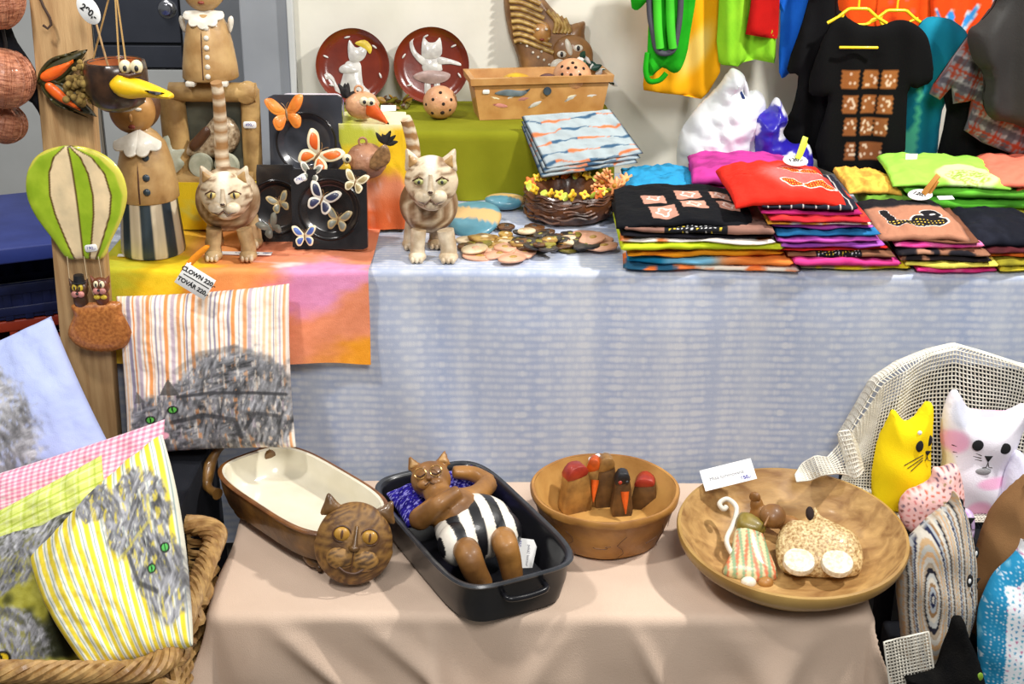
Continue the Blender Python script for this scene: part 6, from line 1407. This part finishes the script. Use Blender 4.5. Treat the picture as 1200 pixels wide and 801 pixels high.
# blue cushion
def pblue(u, v, s):
    n = fbm(u * 16, v * 16, 4, 3); c = mixc(np.tile(np.array([44., 34, 150]), (len(u), 1)), (28, 20, 110), sst(.4, .55, n)); return mixc(c, (150, 146, 220), sst(.63, .68, fbm(u * 22 + 4, v * 22, 8, 2)))
bz = BZ + .06
pillow('small_cushion', 'small royal blue patterned cushion under the reclining cat', (A(478, 618, bz + .0), A(570, 594, bz), A(556, 545, bz + .035), A(452, 578, bz + .035)), .07, pblue, n=90, pinch=.03, seed=7)
# reclining cat: one continuous skin
def PT(px, py, z): return A(px, py, BZ + z)
RC = PT(540, 620, 0.02)
def loc_(q): return tuple(q - RC)
def limb(pts, rad): return tube([loc_(Vector(q)) for q in spline([tuple(p_) for p_ in pts], 5, False)], list(np.interp(np.linspace(0, 1, (len(pts) - 1) * 5 + 1), np.linspace(0, 1, len(rad)), rad)), 14)
def blob(p_, *r): return tf(ell(*r, 20, 14), loc_(p_))
REC = thing('reclining_cat', 'brown ceramic cat in black and white striped shorts lounging in tin', 'figurine', RC)
TANB = glaze('toffee_glaze', (164, 114, 54), (110, 72, 34), scale=12, rough=.5, coat=.12, bump=.25, bscale=50)
hc = PT(505, 562, .145)
parts = [blob(hc, .044, .040, .042), limb([hc, PT(515, 582, .13), PT(530, 598, .118), PT(545, 610, .105), PT(552, 616, .09)], [.03, .030, .054, .058, .05]),
         limb([PT(519, 588, .125), PT(502, 600, .12), PT(491, 608, .11), PT(497, 609, .115)], [.026, .024, .024, .02]), limb([PT(494, 608, .113), PT(513, 592, .155), PT(538, 575, .175)], [.022, .019, .015]),
         limb([PT(535, 586, .13), PT(558, 580, .13), PT(573, 566, .125)], [.026, .023, .021]), limb([PT(573, 566, .125), PT(554, 555, .13), PT(530, 553, .135)], [.021, .018, .014]),
         limb([PT(545, 642, .085), PT(549, 650, .105), PT(556, 668, .075), PT(566, 686, .03)], [.028, .028, .026, .023]), limb([PT(588, 628, .085), PT(592, 638, .105), PT(597, 655, .075), PT(601, 678, .03)], [.028, .027, .025, .022])]
fdv = Vector((-.06, -.80, .60)).normalized(); frt = Vector((.97, .05, .16)); frt = (frt - fdv * frt.dot(fdv)).normalized(); fup = frt.cross(-fdv).normalized()
if fup.z < 0: fup = -fup
MF = Matrix((frt, -fdv, fup)).transposed()
def onhead(g): return [tuple(MF @ Vector(q) + (hc - RC)) for q in g[0]], g[1]
for sx in (-1, 1): parts.append(onhead(tf(ear(.017, .034), (sx * .030, .004, .030), (0, R(sx * 16), 0))))
rb = fuse(mk('cat_body', join(*parts), TANB, REC), .0042, 4)
for sx in (-1, 1): mk('inner_ear', onhead(tf(ear(.009, .02), (sx * .031, -.004, .034), (0, R(sx * 16), 0))), glaze('pale_inner_ear', (206, 160, 100)), rb)
wa, hm = PT(546, 602, .118), PT(568, 640, .098)
axd = (hm - wa); axd.z = 0; axd.normalize(); ac = (axd.y, -axd.x)
def pst(V):
    k_ = np.floor((V[:, 0] * -ac[0] * -1 + V[:, 1] * ac[1]) / .0225 + 0.35).astype(int); c = np.where((k_ % 2 == 0)[:, None], np.array([236., 228, 214]), np.array([22., 22, 26])); return c
shg = join(tf(ell(.086, .078, .066, 150, 100), loc_(PT(557, 617, .092)), (R(6), 0, R(14))), tf(ell(.046, .052, .046, 90, 60), loc_(PT(539, 636, .088))), tf(ell(.046, .052, .046, 90, 60), loc_(PT(586, 623, .088))))
mk('striped_shorts', shg, VC_GLAZE, REC, paint=pst)
mk('eyes', join(*[onhead(tube([(sx * .017 + q * .011, -.0385 - .003 * (1 - abs(q)), .008 - .005 * (1 - abs(q))) for q in (-1, -.5, 0, .5, 1)], .0016, 6)) for sx in (-1, 1)]), DK, rb)
mk('muzzle', onhead(join(tf(ell(.017, .014, .012), (-.011, -.034, -.014)), tf(ell(.017, .014, .012), (.011, -.034, -.014)), tf(ell(.006, .006, .005), (0, -.046, -.004)))), TANB, rb)
mk('mouth', onhead(join(*[tube([(0, -.049, -.012), (sx * .008, -.048, -.018), (sx * .018, -.043, -.015)], .0011, 5) for sx in (-1, 1)])), DK, rb)
mk('spectacles', onhead(join(*[tube([(sx * .017 + .0125 * math.cos(a), -.0425, .010 + .0115 * math.sin(a)) for a in [2 * PI * i / 20 for i in range(21)]], .0012, 6, False) for sx in (-1, 1)])), mat('gold_wire', (190, 150, 90), rough=.3, metal=.8), rb)
# card in the tin
q = PT(612, 660, .03)
cdn = thing('price_card', 'white price card leaning inside the black roasting tin', 'card', q, (R(-30), R(4), R(-6)))
mk('card', slab([(-.020, -.012), (.022, -.006), (.026, .038), (.018, .052), (-.024, .052)], .0009), WHITE_CARD, cdn)
text('lettering', 'pekáč kocour', .008, INK_GREY, cdn, (.010, -.0007, .018), (PI / 2, R(90), 0)); text('price', '850,-', .009, INK_BLUE, cdn, (-.010, -.0007, .038), (PI / 2, R(90), 0))

# ================================================================ bowls
ZB = BZ + 0.115
bc_ = A(709, 570, ZB); br_ = 87 * S(bc_)
BW = thing('clay_bowl', 'deep ochre clay bowl with thick rim holding block birds', 'bowl', Vector((bc_.x, bc_.y, BZ + .003)))
OCH = glaze('ochre_clay', (186, 134, 64), (142, 94, 42), scale=10, rough=.5, coat=.1, bump=.5, bscale=40)
OCI = glaze('ochre_inside', (206, 160, 90), (172, 122, 60), scale=10, rough=.5, coat=.1)
mk('bowl_wall', lathe([(0, 0), (br_ * .72, 0), (br_ * .78, .006), (br_ * .90, .06), (br_ * .97, .094), (br_ * 1.0, .097), (br_ * 1.01, .108), (br_ * .99, .113), (br_ * .955, .112)], 72, lambda a, z: 1 + .006 * math.sin(a * 7 + z * 60)), OCH, BW)
mk('bowl_inside', lathe([(br_ * .955, .112), (br_ * .93, .10), (br_ * .84, .05), (br_ * .70, .016), (0, .012)], 64), OCI, BW)
mk('crackle', join(*[tube([((br_ * (.80 + .19 * z / .1) + .0008) * math.cos(a), (br_ * (.80 + .19 * z / .1) + .0008) * math.sin(a), z) for a, z in [(a0 + .25 * math.sin(i * 1.7 + a0 * 5) * .25 + (i * .05 if d_ else 0), .012 + (.012 * i if not d_ else .03 + .004 * math.sin(i + a0 * 9))) for i in range(6)]], .0007, 4) for a0, d_ in [(-2.9 + .38 * k_, k_ % 2) for k_ in range(16)]]), DK, BW)
sp0 = A(697, 537, ZB + .012); ks = S(sp0); sticker('price_sticker', BW, '550,-', 15, 8, tuple((sp0 - BW.location) / ks), (R(-30), R(-28), 0), 0, k=ks)
DB = glaze('bird_brown', (108, 76, 40), (66, 44, 24), scale=30, rough=.5); LB = glaze('bird_ochre', (172, 128, 66), (124, 88, 44), scale=30)
RB_ = glaze('bird_red', (176, 56, 36), (140, 40, 28)); OB_ = glaze('bird_orange', (228, 96, 24))
def block_bird(label, px, py, w, h, t, yaw_, body, crest, beak=None, eyes_=False):
    p = A(px, py, BZ + .016); s = S(p)
    q = thing('block_bird', label, 'figurine', p, (0, 0, R(yaw_)), 'block birds in the clay bowl')
    o = spline([(-w / 2, 0), (w / 2, 0), (w * .45, h * .55), (w * .30, h * .92), (0, h), (-w * .34, h * .9), (-w * .48, h * .5)], 4)
    b = mk('body', slab([(x * s, z * s) for x, z in o], t * s, .002), body, q)
    mk('crest', slab([(x * s, z * s) for x, z in spline([(-w * .42, h * .78), (w * .3, h * .84), (w * .25, h * 1.02), (-w * .2, h * 1.04)], 3)], t * s * 1.06, .001), crest, q)
    if beak: mk('beak', tf(lathe([(5 * s, 0), (4 * s, 8 * s), (.6 * s, 26 * s)], 10), (2 * s, -t * s / 2, h * .62 * s), (R(155), 0, 0)), beak, q)
    if eyes_:
        for k_ in (-1, 1): mk('eye', tf(ell(2.6 * s, 2 * s, 2.6 * s, 10, 8), (k_ * 4 * s, -t * s / 2, h * .84 * s)), (BLKG if k_ > 0 else RB_), q)
block_bird('tall ochre block bird with red flank at the bowl wall', 674, 598, 34, 58, 16, 25, LB, RB_)
block_bird('ochre block bird with orange beak beside the dark one', 695, 592, 20, 60, 12, -10, LB, OB_, OB_)
block_bird('dark brown block bird in the middle of the bowl', 709, 592, 24, 62, 14, 10, DB, LB)
block_bird('dark block bird with black head and long orange beak', 728, 602, 22, 54, 14, 5, DB, BLKG, OB_, True)
block_bird('short dark block bird with red top beside the bowl wall', 756, 594, 30, 40, 20, -12, DB, RB_)
# wide bowl
ZW = BZ + 0.10
wc = A(927, 622, ZW); wr_ = 134 * S(wc)
WB = thing('wide_bowl', 'wide shallow brushed ochre bowl with figures and a name card', 'bowl', Vector((wc.x, wc.y, BZ + .012)), (R(5), 0, 0))
BRU = mat('brushed_ochre', (200, 160, 100), (138, 98, 52), scale=11, rough=.5, coat=.04, bump=.35, bscale=24, stretch=(1, 2.6, 3), dist=0.7, lo=.3, hi=.7)
mk('bowl_wall', lathe([(0, 0), (wr_ * .6, 0), (wr_ * .64, .004), (wr_ * .84, .042), (wr_ * .95, .066), (wr_ * .97, .072), (wr_ * .985, .078), (wr_ * 1.0, .094), (wr_ * .99, .099), (wr_ * .965, .1)], 90), glaze('olive_ochre', (182, 146, 80), (150, 112, 54), scale=8, rough=.45, coat=.2), WB)
mk('bowl_inside', lathe([(wr_ * .965, .1), (wr_ * .94, .092), (wr_ * .82, .05), (wr_ * .66, .02), (wr_ * .5, .013), (0, .011)], 90), BRU, WB)
# card leaning on the rim
q = A(857, 568, BZ + .140)
cdn = thing('name_card', 'white name card propped on the rim of the wide bowl', 'card', q, (R(-52), R(-14), R(4)))
s = S(q); mk('card', slab([(-31 * s, 0), (31 * s, 0), (31 * s, 27 * s), (-31 * s, 27 * s)], .0009), WHITE_CARD, cdn, k=1)
text('lettering', 'Mísa luminovaná', 6.2 * s, INK_GREY, cdn, (-2 * s, -.0007, 13 * s), (PI / 2, 0, 0), k=1); text('price', '650,-', 6 * s, INK_BLUE, cdn, (19 * s, -.0007, 5 * s), (PI / 2, 0, 0), bold=.2 * s, k=1)
# figures lying in the wide bowl
ZF = BZ + .040
def lie(px, py, z=ZF): 
    p = A(px, py, z); return p, S(p)
p, s = lie(880, 660); 
dr = thing('dress_figurine', 'ceramic mouse in pink striped dress with curled white tail in bowl', 'figurine', p, (R(-58), 0, 0))
def pdr(V): 
    k_ = np.sin(V[:, 0] / s * .62 + V[:, 2] / s * .10 * np.sign(V[:, 0])); c = mixc(np.tile(np.array([222., 206, 160]), (len(V), 1)), (216, 120, 84), sst(.2, .5, k_)); return mixc(c, (140, 170, 130), sst(.3, .5, np.sin(V[:, 0] / s * .62 + 2.2)))
mk('dress', puff([(x * s, z * s) for x, z in spline([(-34, -12), (-20, -20), (0, -24), (20, -22), (30, -14), (22, 20), (16, 44), (-2, 52), (-14, 46), (-22, 16)], 4)], 26 * s, 2.2 * s), VC_GLAZE, dr, paint=pdr)
mk('yoke', tf(puff([(x * s, z * s) for x, z in spline([(-14, 44), (10, 34), (22, 44), (14, 58), (-6, 66)], 4)], 20 * s, 3 * s), (0, -4 * s, 0)), glaze('olive_yoke', (140, 120, 40)), dr)
mk('tail', tube([(x * s, 0, z * s) for x, z in spline([(-20, 10), (-26, 30), (-16, 52), (-10, 74), (-20, 86), (-30, 80), (-26, 72), (-22, 76)], 6, False)], 3.2 * s, 8), WHG, dr)
for x in (-6, 14): mk('foot', tf(ell(9 * s, 6 * s, 7 * s), (x * s, -4 * s, -26 * s)), (WHG if x < 0 else OCH), dr)
p, s = lie(900, 616, ZF + .01)
ms = thing('mouse_head', 'brown glazed mouse figurine resting against speckled cat in bowl', 'figurine', p, (0, 0, R(-30)))
fuse(mk('mouse_body', join(tf(ell(24 * s, 12 * s, 13 * s), (0, 0, 12 * s)), tf(ell(14 * s, 11 * s, 11 * s), (26 * s, -2 * s, 10 * s)), tf(ell(8 * s, 7 * s, 10 * s), (-16 * s, 0, 24 * s))), TANB, ms), .003, 4)
mk('ear', tf(ell(7 * s, 4 * s, 7 * s), (-18 * s, -2 * s, 34 * s)), TANB, ms); mk('nose', tf(ell(3 * s, 3 * s, 3 * s), (40 * s, -4 * s, 12 * s)), BLKG, ms)
p, s = lie(960, 664)
sc_ = thing('speckled_cat', 'speckled cream ceramic cat with round white paws lying in bowl', 'figurine', p, (R(-55), 0, R(-4)))
SPC = glaze('fine_speckle', (226, 202, 150), (150, 112, 62), scale=170, rough=.4, bump=.5, bscale=180)
mk('cat_body', puff([(x * s, z * s) for x, z in spline([(-44, -6), (-20, -12), (20, -12), (46, -6), (52, 20), (44, 44), (24, 56), (6, 66), (2, 76), (-6, 74), (-8, 60), (-30, 58), (-44, 44), (-50, 20)], 4)], 34 * s, 2.6 * s), SPC, sc_)
for x in (-26, 18): mk('paw', tf(lathe([(0, 4 * s), (16 * s, 4 * s), (17.6 * s, 3.4 * s), (18.2 * s, 2 * s), (18.2 * s, -4 * s)], 28), (x * s, -17 * s, -2 * s), (PI / 2 - R(16), 0, 0)), glaze('white_paw', (236, 230, 212), (204, 190, 160), scale=140), sc_, ang=25)
mk('ear_slot', tf(ell(5 * s, 5 * s, 9 * s), (-8 * s, -6 * s, 66 * s)), HOLE, sc_)
hd = mk('head', tf(ell(16 * s, 12 * s, 15 * s), (-52 * s, -4 * s, 62 * s)), TANB, sc_); mk('whisker', tube([(-58 * s, -14 * s, 56 * s), (-64 * s, -18 * s, 42 * s)], 1.4 * s, 6), TANB, hd)
# ================================================================ chair, net and cloth cats on the right
K = 1.0
SEATZ = 0.285
sx0 = B(1012, 560, -0.2).x; sx1 = sx0 + 0.50
chair = thing('low_chair', 'low black upholstered chair under the white net', 'chair', ((sx0 + sx1) / 2, -0.24, 0))
mk('seat', tf(box(sx1 - sx0, 0.36, 0.08, .02, 3), (0, 0, SEATZ - .044)), BLK, chair)
bzt = B(1125, 412, -0.13).z
o = spline([(-.24, 0), (-.245, .12), (-.20, .20), (-.08, bzt - SEATZ - .0), (.05, bzt - SEATZ + .005), (.2, bzt - SEATZ - .03), (.25, .12), (.25, 0)], 4)
mk('backrest', tf(slab(o, .05, .015), (0, .145, SEATZ - .06)), BLK, chair)
for a in (-1, 1):
    for b in (-1, 1): mk('leg', tf(box(.035, .035, SEATZ - .084, .004, base=True), (a * .22, b * .12, 0)), BLK, chair)
NET = cloth('white_net_yarn', (236, 232, 220), (214, 208, 194), scale=30, bump=.4, bscale=300)
TOPX = [960, 1000, 1030, 1060, 1095, 1125, 1160, 1200, 1250]; TOPY = [566, 500, 448, 428, 414, 407, 417, 430, 440]
def nfn(u, v):
    px = 990 + 250 * u; ty_ = np.interp(px, TOPX, TOPY); 
    Yt = -0.165
    if v < .12: q = B(px, ty_, Yt); k_ = v / .12; return (q.x, Yt + .07 * (1 - k_), q.z - .02 * (1 - k_) ** 2)
    k_ = (v - .12) / .88; q0 = B(px, ty_, Yt); zb = SEATZ + .012
    z = q0.z + (zb - q0.z) * min(1, k_ / .62); y = Yt - .03 * min(1, k_ / .62) - .16 * max(0, (k_ - .62) / .38)
    y += .010 * math.sin(u * 17 + k_ * 3) * min(1, k_ * 4) * (k_ < .7) - .012 * math.exp(-((u - .28 + k_ * .1) / .05) ** 2)
    return (q0.x + .01 * math.sin(k_ * 6 + u * 9) * (k_ < .7), y, z)
def netobj(name, label, fn, nu, nv, th=.0042):
    o = mk(name, grid(fn, nu, nv), NET, k=1, ang=180)
    w = o.modifiers.new('yarn', 'WIREFRAME'); w.thickness = th; w.use_even_offset = False; w.use_boundary = True
    return tag(o, label, 'net')
netobj('crochet_net', 'white open-mesh net draped over the low chair behind cloth cats', nfn, 66, 62, .0046)
flap = [[(932, 556), (940, 543), (956, 534), (970, 536), (984, 520), (982, 506), (996, 504), (1004, 520)], [(934, 564), (950, 562), (964, 556), (980, 554), (994, 556), (1002, 560), (1008, 556), (1012, 550)]]
def ffn(u, v):
    i = min(int(u * 7), 6); t = u * 7 - i; z = BZ + .145 + .02 * u
    a = [Vector(flap[r][i]) * (1 - t) + Vector(flap[r][i + 1]) * t for r in (0, 1)]; q = a[0] * (1 - v) + a[1] * v
    p = B(q.x, q.y, -0.335 + .07 * u - .03 * v + .012 * math.sin(u * 14)); return tuple(p)
netobj('net_corner', 'frayed white net corner trailing onto the wide bowl rim', ffn, 26, 10, .0048)
low = thing('low_box', 'low black cloth covered box under the striped and dotted cats', 'box', (B(1150, 700, -.55).x, -0.60, 0))
mk('box_core', tf(box(.36, .36, .09, .01, base=True), (0.02, 0, 0)), BLK, low)
q_ = A(1042, 800, .12)
def lfn(u, v):
    p = B(1036 + 52 * u + 8 * v, 752 + 60 * v - 12 * u, -.74 + .01 * math.sin(u * 9)); return tuple(p)
netobj('net_hem', 'white net hem hanging beside the bench cloth and black cat', lfn, 14, 16, .0052)
BODY = {}; ZSK = {}
def toy(label, pts, bx, by, Y, t, m=None, paint=None, lean=-8, yaw_=0, step=2.6, sm=4, z=None):
    global K
    p = B(bx, by, Y); K = S(p)
    o = thing('cloth_cat', label, 'soft toy', p, (R(lean), 0, R(yaw_)), 'stuffed cloth cats')
    zs = ZS(pts) * math.cos(R(lean)) ** 0; zs = 1.0 / math.cos(PITCH + math.atan((sum(q[1] for q in pts) / len(pts) - H / 2) / FPX) + R(lean)); ZSK[o.name] = zs
    g = puff(OL(bx, by, spline(pts, sm), zs), t, step, pw=.45)
    g = disp(g, lambda x, y, z_: (x, y + (1.6 * math.sin(z_ * .11 + x * .05) * (abs(y) > 3)), z_))
    BODY[o.name] = mk('stuffed_body', g, m or VC_CLOTH, o, paint=(lambda V: paint(V[:, 0] + bx, by - V[:, 2] / zs, V)) if paint else None)
    return o
def front_y(o, x, z):                       # how far the stuffed front stands out at x,z
    me = BODY[o.name].data; V = np.empty(len(me.vertices) * 3, np.float32); me.vertices.foreach_get('co', V); V = V.reshape(-1, 3) / K
    d = (V[:, 0] - x) ** 2 + (V[:, 2] - z) ** 2 + (V[:, 1] > 0) * 1e6; return float(V[np.argmin(d), 1])
FELT = mat('black_felt', (18, 18, 20), rough=.9); THREAD = mat('dark_thread', (50, 40, 30), rough=.9)
def face(o, bx, by, eyes_, nose, whisk=(), em=FELT, glint=False):
    zk = ZSK[o.name]
    for ex, ey, rx, rz in eyes_:
        x, z = ex - bx, (by - ey) * zk; y = front_y(o, x, z)
        e = mk('eye', ell(rx, 1.4, rz, 16, 10), em, o, loc=(x, y - .4, z))
        if glint: mk('glint', tf(ell(rx * .4, .8, rz * .4, 8, 6), (0, -1.2, 0)), WHITE_CARD, e)
    if nose:
        x, z = nose[0] - bx, (by - nose[1]) * zk; y = front_y(o, x, z); s = nose[2]
        mk('nose', tf(slab([(-s, s * .6), (s, s * .6), (0, -s)], 1.6, .3), (x, y - .4, z)), FELT, o)
        mk('mouth', join(*[tube([(x, y - .8, z - s), (x + k_ * s * .3, y - .8, z - s * 2.2), (x + k_ * s * 1.2, y - .3, z - s * 2.4)], .5, 5) for k_ in (-1, 1)]), THREAD, o)
    for i, ((x0, y0), (x1, y1)) in enumerate(whisk):
        a, b = (x0 - bx, (by - y0) * zk), (x1 - bx, (by - y1) * zk); ya, yb = front_y(o, *a), front_y(o, *b)
        mk('whisker', tube([(a[0], ya - .6, a[1]), ((a[0] + b[0]) / 2, (ya + yb) / 2 - 1.4, (a[1] + b[1]) / 2 + .6), (b[0], yb - .6, b[1])], .45, 5), THREAD, o)
YC = cloth('bright_yellow_cotton', (250, 222, 24), (242, 208, 16), scale=6)
yc = toy('bright yellow stuffed cloth cat with black stitched face', [(1026, 592), (1019, 560), (1022, 520), (1030, 496), (1037, 481), (1050, 493), (1062, 488), (1074, 471), (1083, 480), (1084, 520), (1087, 560), (1084, 592), (1055, 598)], 1054, 592, -0.30, 44, YC, yaw_=-4)
face(yc, 1054, 592, ((1066, 516, 4.4, 7), (1078, 511, 3.2, 6.6)), (1077, 525, 4), [((1072, 527), (1050, 538)), ((1072, 530), (1054, 541)), ((1072, 533), (1058, 544))])
x, z = 11, (592 - 501) * ZSK[yc.name]; mk('flower_bead', tf(ell(2.6, 1.4, 2.6, 10, 8), (x, front_y(yc, x, z) - .6, z)), WHITE_CARD, yc)
def pwhite(x, y, V):
    c = np.tile(np.array([240., 236, 246]), (len(x), 1)); c = mixc(c, (206, 208, 222), 1 - sst(.8, 1.1, ellm(x, y, 1110, 480, 12, 16))); c = mixc(c, (212, 214, 224), 1 - sst(.8, 1.1, ellm(x, y, 1140, 490, 12, 7)))
    for cx, cy, rx, ry in ((1104, 512, 16, 14), (1152, 558, 20, 7), (1140, 592, 16, 14), (1148, 483, 24, 4)): c = mixc(c, (244, 176, 212), (1 - sst(.7, 1.2, ellm(x, y, cx, cy, rx, ry))) * .85)
    return mixc(c, (232, 222, 170), .7 * (1 - sst(.6, 1.2, ellm(x, y, 1098, 540, 10, 20))))
wc_ = toy('white stuffed cloth cat with pink watercolour blotches and black eyes', [(1096, 602), (1092, 580), (1098, 540), (1093, 510), (1094, 480), (1104, 459), (1112, 466), (1124, 480), (1150, 482), (1168, 482), (1186, 474), (1189, 496), (1180, 526), (1172, 552), (1174, 580), (1174, 602), (1135, 606)], 1136, 602, -0.29, 50, VC_CLOTH, pwhite, lean=-6)
face(wc_, 1136, 602, ((1128, 513, 6.6, 6.6), (1160, 517, 6.6, 6.6)), (1142, 528, 4.8), [((1134, 525), (1102, 516)), ((1134, 528), (1104, 524)), ((1135, 531), (1108, 529))])
x, z = 2, (602 - 543) * ZSK[wc_.name]; mk('grey_bow', tf(ell(9, 1.6, 4.6, 14, 8), (x, front_y(wc_, x, z) - .3, z)), cloth('grey_patch', (160, 160, 164)), wc_)
def floral(b_, cols, seed, k_=.34, r=.34):
    def fn(x, y, V):
        c = np.tile(np.array(b_, float), (len(x), 1)); a, b = x * k_, y * k_ + (np.floor(x * k_) % 2) * .5; ia, ib = np.floor(a), np.floor(b); h, h2 = _h(ia, ib, seed), _h(ia, ib, seed + 3)
        d = np.hypot(a - ia - .35 - .3 * h, b - ib - .35 - .3 * h2); m = (1 - sst(r * .8, r, d)); col = np.array(cols, float)[(h * 7.9).astype(int) % len(cols)]; return c * (1 - m[:, None]) + col * m[:, None]
    return fn
pk = toy('small pink floral stuffed cloth cat lying before the yellow cat', [(1056, 612), (1052, 592), (1060, 576), (1072, 570), (1086, 562), (1089, 550), (1100, 548), (1112, 544), (1120, 556), (1126, 578), (1124, 600), (1112, 612), (1092, 622), (1070, 624)], 1088, 618, -0.40, 44, VC_CLOTH, floral((246, 196, 192), [(120, 60, 50), (190, 90, 60), (70, 60, 90), (220, 120, 120), (150, 130, 80)], 5, .16, .26), step=2.0)
face(pk, 1088, 618, ((1117, 584, 3.6, 6.4), (1122, 592, 2.4, 4), (1094, 596, 4.5, 3)), None)
lv = toy('pale lavender stuffed cloth cat beside the white one', [(1176, 610), (1170, 570), (1176, 540), (1184, 528), (1200, 538), (1225, 532), (1232, 570), (1228, 612)], 1200, 612, -0.33, 44, cloth('lavender_cotton', (214, 212, 232), (226, 224, 240)))
face(lv, 1200, 612, ((1196, 578, 4.6, 4.6),), None)
ll = toy('small lilac stuffed cloth cat peeking between striped and brown cats', [(1108, 632), (1112, 604), (1122, 596), (1134, 598), (1140, 610), (1138, 634)], 1124, 634, -0.42, 26, VC_CLOTH, floral((206, 180, 222), [(230, 220, 240), (170, 130, 190)], 9, .2, .3))
face(ll, 1124, 634, (), (1131, 605, 5))
bn_ = toy('plain brown stuffed cloth cat leaning over the dotted one', [(1140, 745), (1132, 700), (1132, 660), (1138, 620), (1150, 590), (1170, 566), (1178, 560), (1182, 580), (1196, 584), (1225, 590), (1240, 640), (1240, 700), (1230, 745), (1180, 750)], 1180, 745, -0.53, 60, cloth('brown_cotton', (138, 102, 66), (120, 86, 54), scale=6), lean=-10, yaw_=-14)
def pcont(x, y, V):
    cx, cy = 1076, 690; d = np.sqrt(((x - cx - .10 * (y - cy)) / 1.0) ** 2 + ((y - cy) / 3.6) ** 2); q = (d + 2.5 * np.sin(y * .03)) * .5
    pal = np.array([(176, 176, 170), (196, 164, 124), (206, 200, 188), (40, 44, 74), (170, 176, 182), (150, 116, 80), (212, 202, 186), (186, 186, 182), (34, 34, 44), (166, 150, 130), (196, 190, 180), (200, 160, 118)], float); i = np.floor(q * 1.6).astype(int) % len(pal)
    return pal[i]
sp_ = toy('tall stuffed cloth cat in contour stripes of grey, tan and navy', [(1072, 786), (1058, 760), (1050, 720), (1046, 680), (1054, 640), (1074, 616), (1092, 602), (1102, 592), (1105, 580), (1114, 596), (1122, 612), (1130, 640), (1137, 690), (1132, 740), (1112, 780), (1092, 790)], 1092, 786, -0.60, 78, VC_CLOTH, pcont, step=1.5, lean=-12, yaw_=0)
face(sp_, 1092, 786, ((1118, 671, 4.4, 7.6), (1129, 645, 3.4, 7.4)), (1131, 675, 4.5), [((1122, 680), (1134, 708)), ((1120, 684), (1130, 712))], glint=True)
def pdot(x, y, V):
    c = floral((238, 242, 248), [(70, 170, 200), (40, 140, 190), (200, 120, 160), (110, 190, 200)], 4, .17, .24)(x, y, V); c2 = floral((40, 140, 186), [(220, 236, 244), (120, 190, 220)], 7, .26, .22)(x, y, V)
    m = (x < 1161 + .05 * (y - 700)) * (1.0); m = np.maximum(m, ((y < 682) & (x < 1180)) * 1.0 * ((x - 1166) < (690 - y) * .8)); return c * (1 - m[:, None]) + c2 * m[:, None]
bd_ = toy('white stuffed cloth cat with blue dots and a blue side', [(1160, 816), (1146, 780), (1140, 740), (1142, 706), (1152, 682), (1168, 662), (1180, 648), (1184, 637), (1192, 646), (1202, 664), (1220, 676), (1250, 700), (1256, 760), (1246, 816)], 1196, 812, -0.66, 70, VC_CLOTH, pdot, step=1.6, lean=-10)
face(bd_, 1196, 812, ((1202, 716, 4, 8),), None)
BF = mat('black_plush', (9, 9, 10), (18, 17, 16), scale=30, rough=.95, bump=.6, bscale=300, spec=.1)
bk_ = toy('black plush cat head with green eye below the striped cat', [(1056, 830), (1062, 800), (1058, 790), (1076, 786), (1094, 784), (1104, 768), (1112, 748), (1118, 730), (1128, 727), (1134, 746), (1146, 770), (1154, 796), (1152, 830)], 1104, 826, -0.76, 44, BF, lean=-14, yaw_=12)
face(bk_, 1104, 826, ((1142, 791, 4, 5),), None, em=glaze('green_glass_eye', (130, 170, 40)))
